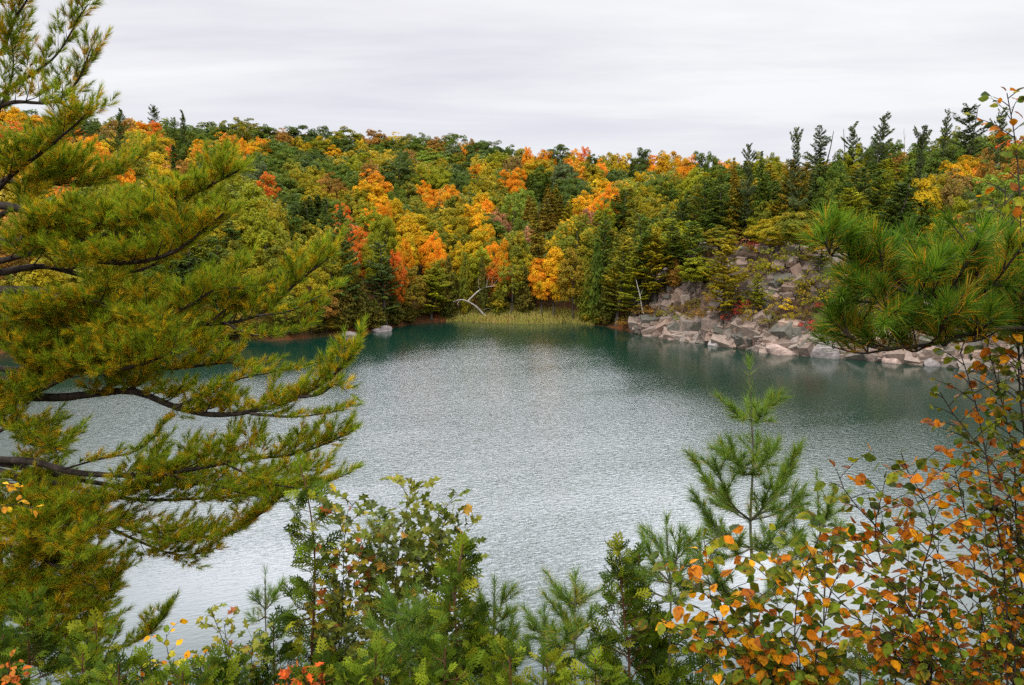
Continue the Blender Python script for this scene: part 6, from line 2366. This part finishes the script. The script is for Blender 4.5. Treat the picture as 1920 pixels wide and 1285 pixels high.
G1, G2, G3, G4 = (.075, .135, .010), (.13, .195, .012), (.24, .28, .018), (.040, .078, .008)
O1, O2, O3, R1, R2 = (.70, .30, .008), (.60, .19, .008), (.76, .40, .010), (.25, .08, .015), (.42, .12, .010)
BIRCH_TIPS = [(.45, .18, .02), (.24, .10, .02), (.55, .35, .02)]
leafy("birch shrub of large round green and orange leaves in front of the tall leader pine", "birch_shrub", "shrub", [
    [(1500, 1330), (1440, 1230), (1380, 1150), (1330, 1090), (1290, 1060)], [(1500, 1330), (1470, 1210), (1455, 1120), (1430, 1060)],
    [(1500, 1330), (1420, 1260), (1350, 1220), (1290, 1180)], [(1500, 1330), (1490, 1200), (1500, 1090), (1530, 1020), (1545, 985)],
    [(1470, 1330), (1400, 1250), (1340, 1150), (1320, 1010)], [(1480, 1330), (1430, 1290), (1390, 1280), (1340, 1270)], [(1520, 1330), (1540, 1200), (1560, 1100), (1590, 1050)], [(1500, 1340), (1450, 1280), (1440, 1230), (1420, 1180)]],
      3.3, "ovate", (.042, .070), [G1, G2, G3, G4, O1, O2, O3, R2], (5, 5, 3, 3, 2.2, 1.8, 1.2, 1.2), spacing=.045, per=.028, tips=BIRCH_TIPS, start=.1)
leafy("open birch shrub on a dark forked stem with orange leaves against the water", "birch_shrub", "shrub", [
    [(1745, 1330), (1725, 1250), (1725, 1140), (1728, 1080), (1690, 1040), (1640, 985), (1590, 930), (1568, 880)], [(1745, 1330), (1720, 1240), (1728, 1080), (1750, 1000), (1740, 950), (1700, 880), (1690, 850)],
    [(1745, 1330), (1690, 1240), (1620, 1170), (1560, 1110), (1530, 1060)], [(1820, 1330), (1790, 1200), (1770, 1080), (1745, 1000), (1715, 930)], [(1680, 1330), (1670, 1180), (1660, 1080), (1640, 1000), (1660, 900)],
    [(1745, 1330), (1730, 1200), (1690, 1120), (1640, 1060), (1600, 1010)], [(1800, 1330), (1760, 1240), (1700, 1200), (1640, 1180)]],
      3.1, "ovate", (.034, .058), [G1, G2, G3, G4, O1, O2, R1, R2], (4, 4, 2, 3, 2.2, 2.2, 2.2, 2.5), spacing=.048, per=.028, tips=BIRCH_TIPS, start=.12)
leafy("tall shrub of rusty orange and green leaves running up the right edge", "birch_shrub", "shrub", [
    [(1900, 1330), (1890, 1180), (1880, 1040), (1860, 940), (1850, 860), (1830, 760), (1810, 690), (1800, 660)], [(1930, 1330), (1920, 1150), (1905, 980), (1900, 850), (1870, 720), (1850, 640), (1830, 590)],
    [(1960, 1330), (1940, 1150), (1915, 1000), (1880, 900), (1830, 830), (1790, 780), (1762, 735)], [(1890, 1330), (1850, 1200), (1830, 1080), (1815, 990), (1800, 920), (1790, 880)],
    [(1970, 1330), (1950, 1100), (1925, 850), (1910, 700), (1915, 500), (1910, 330), (1900, 240), (1888, 175)], [(1990, 1330), (1950, 1000), (1930, 800), (1900, 600), (1880, 480), (1850, 430), (1835, 400)],
    [(1980, 1330), (1950, 900), (1925, 700), (1905, 560), (1895, 450), (1880, 390), (1885, 350)], [(1900, 1330), (1860, 1240), (1830, 1170), (1790, 1110)],
    [(1940, 1330), (1900, 1200), (1870, 1120), (1850, 1020), (1845, 950)], [(1960, 1330), (1930, 1200), (1900, 1060), (1895, 960)]],
      2.9, "ovate", (.026, .046), [G1, G2, G3, G4, O1, O2, R1, R2], (5, 4, 2, 4.5, 2.2, 2.4, 2.4, 3), spacing=.034, per=.026, tips=BIRCH_TIPS, start=.1, twig=(.1, .26))
leafy("oak sapling of glossy lobed leaves with the tallest leafy top in the thicket", "oak_sapling", "sapling", [
    [(735, 1310), (738, 1180), (745, 1060), (760, 970), (770, 925)], [(735, 1310), (730, 1160), (722, 1060), (735, 985)], [(740, 1310), (760, 1150), (785, 1050), (790, 1000)]],
      4.9, "oak", (.075, .11), [(.11, .15, .022), (.17, .20, .028), (.24, .25, .035), (.07, .10, .018), (.55, .30, .05)], (4, 4, 3, 2, .8), twig=(.12, .32), spacing=.05, per=.024, r0=.008, start=.15, tilt=-.1)
leafy("oak sapling with lobed leaves at the right of the tallest leafy top", "oak_sapling", "sapling", [
    [(830, 1310), (825, 1180), (822, 1080), (828, 1000), (835, 945)], [(835, 1310), (845, 1140), (858, 1050), (862, 990)], [(830, 1310), (810, 1150), (805, 1080), (800, 1030)]],
      4.7, "oak", (.07, .105), [(.11, .15, .022), (.17, .20, .028), (.24, .25, .035), (.07, .10, .018), (.5, .30, .06)], (4, 4, 3, 2, 1), twig=(.12, .3), spacing=.05, per=.024, r0=.008, start=.15, tilt=-.1)
leafy("thin oak sapling with yellowing and red tipped top right of the tall slim cedar", "oak_sapling", "sapling", [
    [(640, 1310), (642, 1150), (645, 1030), (652, 960), (668, 940)], [(640, 1310), (655, 1150), (675, 1040), (690, 1000)], [(640, 1310), (620, 1180), (625, 1100), (620, 1050)]],
      4.8, "oak", (.06, .095), [(.16, .20, .03), (.24, .26, .035), (.40, .32, .03), (.10, .13, .03), (.45, .14, .04)], (3, 3, 2, 2, 1), twig=(.1, .3), spacing=.052, per=.024, r0=.008, start=.1, tilt=-.1)
leafy("light leafy sapling of small pointed leaves with upright shoots left of the low thicket", "oak_sapling", "sapling", [
    [(450, 1330), (430, 1240), (410, 1180), (395, 1145)], [(450, 1330), (440, 1260), (425, 1200), (420, 1170)], [(460, 1330), (470, 1250), (475, 1210), (480, 1190)], [(440, 1330), (400, 1270), (375, 1230)]],
      4.4, "oak", (.045, .075), [(.16, .20, .03), (.26, .27, .04), (.34, .30, .05), (.35, .12, .05)], (3, 3, 2, 1), twig=(.08, .2), spacing=.06, per=.028, r0=.006, start=.1, tilt=-.1)
leafy("low shrub with yellow and orange leaves at the bottom edge left of centre", "yellow_shrub", "shrub", [
    [(340, 1360), (330, 1290), (315, 1230), (312, 1190)], [(350, 1360), (370, 1300), (380, 1250)], [(330, 1360), (290, 1300), (270, 1270)], [(350, 1360), (400, 1310), (430, 1280)], [(345, 1360), (345, 1290), (350, 1240)]],
      4.0, "ovate", (.03, .05), [O3, O1, (.5, .45, .03), G2, G3, O2], (3, 2, 3, 3, 2, 1), twig=(.08, .2), spacing=.05, per=.026, r0=.005, start=.05)
leafy("small plant with orange red leaves at the foot of the tall slim cedar", "red_leaved_plant", "plant", [
    [(575, 1340), (572, 1285), (568, 1255)], [(575, 1340), (590, 1290), (600, 1270)], [(575, 1340), (555, 1295), (545, 1275)]],
      3.9, "oak", (.05, .075), [(.75, .13, .02), (.65, .20, .03), (.5, .10, .02)], (3, 2, 1), twig=(.05, .1), spacing=.05, per=.03, r0=.004, start=.3)
leafy("single orange leaved sprig in the bottom left corner", "red_leaved_plant", "plant", [[(15, 1330), (16, 1270), (20, 1235)], [(15, 1330), (30, 1280), (38, 1258)]],
      3.9, "ovate", (.03, .045), [(.55, .13, .015), (.45, .17, .02)], (3, 2), twig=(.04, .07), spacing=.06, per=.04, r0=.004, start=.4)
leafy("twig of hanging yellow orange leaves before the big pine's left edge", "birch_twig", "twig", [
    [(-60, 1330), (-50, 1050), (-40, 930), (10, 905), (35, 915)], [(-60, 1330), (-45, 1000), (-20, 955), (40, 945), (62, 955)]],
      4.2, "ovate", (.03, .042), [(.80, .42, .02), (.75, .5, .03), (.7, .3, .02)], (3, 2, 1), twig=(.05, .1), spacing=.07, per=.05, r0=.004, start=.72, tilt=.9)


# small plants that cover the slope below the lookout
def undergrowth():
    gg = Geo()
    n = 2600
    x = rng.uniform(-9, 9, n)
    y = rng.uniform(2.2, 24, n)
    x = x * (0.45 + y / 18)
    z = land(x, y)
    P = np.repeat(np.stack([x, y, z], -1), 7, 0)
    m = len(P)
    d = rng.normal(0, 1, (m, 3))
    d[:, 2] = np.abs(d[:, 2]) + .6
    P = P + unit(d) * rng.uniform(.02, .4, (m, 1)) * np.array([1, 1, .9])
    leaves(gg, P, d * np.array([1, 1, .2]) + rng.normal(0, .2, (m, 3)), UP + rng.normal(0, .4, (m, 3)), rng.uniform(.05, .11, m), pick([G1, G4, G2, R1, O2], m, (3, 3, 2, 1, .6)))
    o = gg.build("undergrowth", M_LEAF)
    tag(o, "low leafy plants covering the slope below the lookout", kind="stuff")


undergrowth()
# ------------------------------------------------------------------ single things along the far shore
def foot(px, py):
    """Where the ground (or rock) shows at this pixel."""
    Y = np.arange(60, 330, 0.25)
    d = ray(px, py)
    x = d[0] / d[1] * Y
    z = CAM_Z + d[2] / d[1] * Y
    h = np.maximum(land(x, Y), 0)
    k = np.where(h >= z)[0]
    i = k[0] if len(k) else int(np.argmin(z - h))
    return float(x[i]), float(Y[i])


def bare_tree(name, label, cat, limbs, r0, mat, base_px, near=0, fat=1.0, group=None):
    x0, y0 = foot(*base_px)
    if near:
        y0 = near
        x0 = float(at(*base_px, y0)[0])
    z0 = surface(x0, y0)
    root = thing(name, label, cat, (x0, y0, z0), group)
    for i, (pts, ra, rb, nm) in enumerate(limbs):
        gg = Geo()
        q = [at(px, py, y0 + dy) for px, py, dy in pts]
        if i == 0:
            q[0] = np.array([x0, y0, z0 - .2])
        tube(gg, smooth_path(q, 14), ra * fat, rb * fat, 7, wob=.06)
        gg.build(nm, mat, root)
    return root


bare_tree("dead_tree", "bleached dead tree leaning over the reeds with a forked bare crown", "dead tree", [
    ([(910, 587, 0), (895, 577, 0), (880, 567, -.4), (865, 562, -.8), (850, 566, -1)], .20, .05, "trunk"),
    ([(877, 566, -.3), (890, 552, -.2), (905, 541, .2), (922, 537, .4), (934, 536, .5)], .14, .03, "branch"),
    ([(912, 539, .3), (914, 528, .3), (918, 518, .3)], .04, .012, "branch"), ([(900, 544, .1), (897, 533, 0), (898, 520, 0)], .05, .012, "branch"),
    ([(924, 537, .4), (930, 528, .4), (936, 522, .4)], .03, .01, "branch"), ([(920, 538, .4), (924, 526, .4), (925, 516, .4)], .03, .01, "branch"),
    ([(905, 583, 0), (913, 579, .2), (922, 580, .3)], .06, .02, "branch"), ([(862, 563, -.8), (858, 570, -.9), (861, 572, -1)], .05, .02, "branch"),
    ([(908, 541, .2), (906, 530, .3), (908, 522, .3)], .025, .008, "branch")], .2, M_DEADWOOD, (910, 590), near=178.2, fat=1.35)
bare_tree("birch_tree", "thin white bare birch trunk leaning at the left end of the rock", "birch tree", [
    ([(1207, 600, 0), (1204, 580, -.2), (1200, 555, -.4), (1195, 535, -.5), (1192, 522, -.5)], .14, .05, "trunk"), ([(1200, 556, -.4), (1204, 546, -.3), (1207, 538, -.3)], .04, .01, "branch")], .1, M_BIRCHBARK, (1207, 601))
bare_tree("dead_snag", "bare grey dead trunk standing up on the right skyline between the pines", "dead tree", [
    ([(1696, 300, 0), (1696, 270, 0), (1695, 255, 0), (1695, 240, 0)], .22, .05, "trunk"), ([(1696, 262, 0), (1698, 256, 0), (1699, 252, 0)], .05, .02, "branch")], .2, M_DEADWOOD, (1696, 330))


def boulder(label, px, py, w, h, c, seed):
    r = np.random.default_rng(seed)
    x, y = on_water(px, py)
    y -= w * .12
    nu, nv = 22, 14
    u, v = np.meshgrid(np.linspace(0, 2 * np.pi, nu, endpoint=False), np.linspace(-np.pi / 2, np.pi / 2, nv), indexing="ij")
    d = np.stack([np.cos(u) * np.cos(v), np.sin(u) * np.cos(v), np.sin(v)], -1).reshape(-1, 3)
    pl = unit(r.normal(0, 1, (11, 3)))
    k = r.uniform(.62, .95, 11)
    rad = np.min(np.where(d @ pl.T > .2, k / np.maximum(d @ pl.T, .2), 9), 1)
    rad = np.minimum(rad, 1.05)
    P = d * rad[:, None] * np.array([w / 2, w / 2 * .8, h])
    P[:, 0] += P[:, 2] * r.normal(0, .2)
    i, j = np.meshgrid(np.arange(nu), np.arange(nv - 1), indexing="ij")
    gg = Geo()
    org = np.array([x, y, 0.05])
    gg.add(P + org, None, np.stack([i * nv + j, ((i + 1) % nu) * nv + j, ((i + 1) % nu) * nv + j + 1, i * nv + j + 1], -1).reshape(-1, 4), np.array(c) * r.uniform(.85, 1.15, (len(P), 1)))
    o = gg.build("boulder", M_ROCK, origin=org)
    tag(o, label, "rock", "rocks at the water's edge")


PALE, PINK = (.46, .42, .40), (.45, .34, .29)
boulder("pale slanting rock sloping into the water right of the brown cedars", 714, 620, 5.0, 1.1, (.27, .24, .23), 3)
boulder("low pale rock at the waterline left of the slanting shore rock", 655, 629, 3.2, .7, (.27, .24, .23), 5)
boulder("round pale stone at the waterline where the reeds end on the right", 1168, 616, 1.6, .6, PALE, 7)
boulder("dark stone on the bank just right of the reed bed", 1135, 611, 1.4, .8, (.16, .15, .15), 8)
boulder("pinkish block in the water at the left foot of the rock slope", 1262, 636, 2.0, .8, PINK, 9)
boulder("pale ledge block at the waterline below the big bronze pine on the rock", 1345, 648, 3.2, 1.2, PALE, 10)
boulder("large pale ledge at the waterline below the crimson shrub", 1462, 662, 5.5, 1.5, PINK, 11)
boulder("grey rounded rock at the waterline under the left tip of the right pine bough", 1548, 668, 5.0, 2.3, (.30, .27, .26), 12)
boulder("pale rock shelf at the waterline below the middle of the right pine bough", 1680, 678, 4.5, 1.0, PINK, 13)
boulder("grey block at the waterline left of the rusty shrub on the right edge", 1745, 684, 3.0, 1.2, (.32, .29, .28), 14)


# reeds in the shallow end of the lake
def reeds():
    gg = Geo()
    n = 9000
    px = rng.uniform(836, 1115, n)
    dep = rng.uniform(-1.4, 8.5, n) * (0.35 + .65 * np.sin(np.clip((px - 836) / 279, 0, 1) * np.pi))
    Y = np.interp(px, D_PX, D_Y) + dep
    x = (px - CX) / F * Y
    z = np.maximum(land(x, Y), -.4)
    h = rng.uniform(.3, .85, n) * (.5 + .5 * np.sin(np.clip((px - 836) / 279, 0, 1) * np.pi))
    ln = rng.normal(0, .18, (n, 2))
    b = np.stack([x, Y, z], -1)
    t = b + np.stack([ln[:, 0] * h, ln[:, 1] * h, h + .2], -1)
    a = rng.uniform(0, 6.28, n)
    s = np.stack([np.cos(a), np.sin(a), 0 * a], -1) * .05
    col = pick([(.52, .40, .12), (.42, .42, .08), (.34, .38, .05), (.60, .48, .20)], n, (3, 3, 3, 1.5))
    gg.add(np.stack([b - s, b + s, t], 1).reshape(-1, 3), np.arange(3 * n).reshape(-1, 3), None, np.repeat(col, 3, 0))
    o = gg.build("reeds", M_REED)
    tag(o, "tan and green reed bed in the shallow far end of the lake", kind="stuff")


reeds()


# seedlings and brush on the far forest floor
def brush():
    gg = Geo()
    n = 5200
    px = rng.uniform(-150, 2000, n)
    dep = rng.uniform(1.0, 46, n) ** 1.0
    Y = np.interp(px, D_PX, D_Y) + dep
    x = (px - CX) / F * Y
    s = lake_sd(x, Y)
    ok = (s > .6) & ~((px > 1200) & (px < 1850) & (s < 19)) & ~((px > 836) & (px < 1115) & (s < 9))
    x, Y = x[ok], Y[ok]
    z = land(x, Y)
    m = len(x)
    k = 16
    P = np.repeat(np.stack([x, Y, z], -1), k, 0)
    d = unit(rng.normal(0, 1, (m * k, 3)) + np.array([0, 0, .5]))
    d[:, 2] = np.abs(d[:, 2])
    sz = np.repeat(rng.uniform(.4, 1.3, m), k)[:, None]
    P = P + d * rng.uniform(.3, 1, (m * k, 1)) * sz
    c = np.repeat(pick([(.10, .13, .02), (.16, .16, .02), (.28, .13, .03), (.30, .22, .02), (.07, .10, .02)], m, (3, 3, 2.5, 1.5, 3)), k, 0) * rng.uniform(.7, 1.3, (m * k, 1))
    diamonds(gg, P, d + rng.normal(0, .5, (m * k, 3)) + UP * .4, rng.uniform(.10, .22, m * k), c, .6)
    o = gg.build("undergrowth", M_REED)
    tag(o, "mixed low brush and seedlings under the trees across the lake", kind="stuff")


brush()


# ------------------------------------------------------------------ the person sitting on top of the rock
def person():
    x0, y0 = foot(1388, 476)
    z0 = surface(x0, y0) + .02
    root = thing("person", "person in a white top and teal trousers sitting on top of the rock slope", "person", (x0, y0, z0))

    def skin(name, J, E, mat, parent):
        me = bpy.data.meshes.new(name)
        me.from_pydata([j[0] for j in J], E, [])
        o = bpy.data.objects.new(name, me)
        scene.collection.objects.link(o)
        md = o.modifiers.new("skin", "SKIN")
        for i, j in enumerate(J):
            v = me.skin_vertices[0].data[i]
            v.radius = (j[1], j[1] * (j[2] if len(j) > 2 else 1))
            v.use_root = i == 0
        s = o.modifiers.new("sub", "SUBSURF")
        s.levels = s.render_levels = 2
        me.materials.append(mat)
        o.parent = parent
        return o
    m_skin, m_top = mat_plain("skin", (.52, .30, .21), .55), mat_plain("white_cloth", (.75, .76, .78))
    m_teal, m_hair, m_shoe = mat_plain("teal_cloth", (.02, .13, .16)), mat_plain("dark_hair", (.015, .013, .018)), mat_plain("dark_shoe", (.03, .03, .03))
    # one body: hips, spine, neck, head, arms folded round the knees, legs drawn up, facing the lake (towards -y)
    J = [((0, 0, .12), .125, .9), ((0, .02, .30), .12, .8), ((0, .0, .48), .13, .75), ((0, -.03, .585), .06), ((0, -.05, .66), .055), ((0, -.06, .73), .092, 1.05), ((0, -.065, .81), .078, 1.05)]
    E = [(0, 1), (1, 2), (2, 3), (3, 4), (4, 5), (5, 6)]
    for sx in (-1, 1):
        k = len(J)
        J += [((.17 * sx, 0, .52), .05), ((.23 * sx, -.14, .34), .04), ((.12 * sx, -.36, .36), .032), ((.04 * sx, -.43, .37), .028)]
        E += [(2, k), (k, k + 1), (k + 1, k + 2), (k + 2, k + 3)]
        for f in range(5):
            J.append(((.02 * sx + .002 * f, -.455 - .008 * (f % 3), .40 - .018 * f), .008))
            E.append((k + 3, k + 4 + f))
        k = len(J)
        J += [((.10 * sx, -.04, .11), .085), ((.12 * sx, -.38, .42), .06), ((.11 * sx, -.50, .09), .042), ((.11 * sx, -.60, .045), .038)]
        E += [(0, k), (k, k + 1), (k + 1, k + 2), (k + 2, k + 3)]
    body = skin("body", J, E, m_skin, root)
    skin("white_top", [((0, .005, .16), .145, .85), ((0, .02, .30), .138, .8), ((0, .0, .48), .148, .75), ((0, -.02, .56), .08), ((.17, 0, .52), .066), ((.23, -.14, .34), .056), ((-.17, 0, .52), .066), ((-.23, -.14, .34), .056)],
         [(0, 1), (1, 2), (2, 3), (2, 4), (4, 5), (2, 6), (6, 7)], m_top, root)
    skin("trousers", [((0, 0, .10), .14, .9), ((.10, -.04, .11), .1), ((.12, -.38, .42), .074), ((.11, -.49, .12), .055), ((-.10, -.04, .11), .1), ((-.12, -.38, .42), .074), ((-.11, -.49, .12), .055)],
         [(0, 1), (1, 2), (2, 3), (0, 4), (4, 5), (5, 6)], m_teal, root)
    skin("hair", [((0, -.035, .80), .088, 1.05), ((0, -.03, .86), .07), ((0, -.005, .74), .06), ((0, .0, .66), .04)], [(0, 1), (0, 2), (2, 3)], m_hair, root)
    for sx in (-1, 1):
        skin("shoe", [((.11 * sx, -.49, .05), .048), ((.11 * sx, -.63, .04), .04)], [(0, 1)], m_shoe, root)
    face = Geo()
    for sx in (-1, 1):
        face.add(np.array([(.032 * sx - .012, -.158, .745), (.032 * sx + .012, -.158, .745), (.032 * sx + .012, -.156, .757), (.032 * sx - .012, -.156, .757)]) + [x0, y0, z0], None, [(0, 1, 2, 3)], (.02, .02, .02))
    face.build("eyes", m_hair, root)
    root.rotation_euler = (0, 0, math.radians(25))
    root["_o"] = [x0, y0, z0]


person()
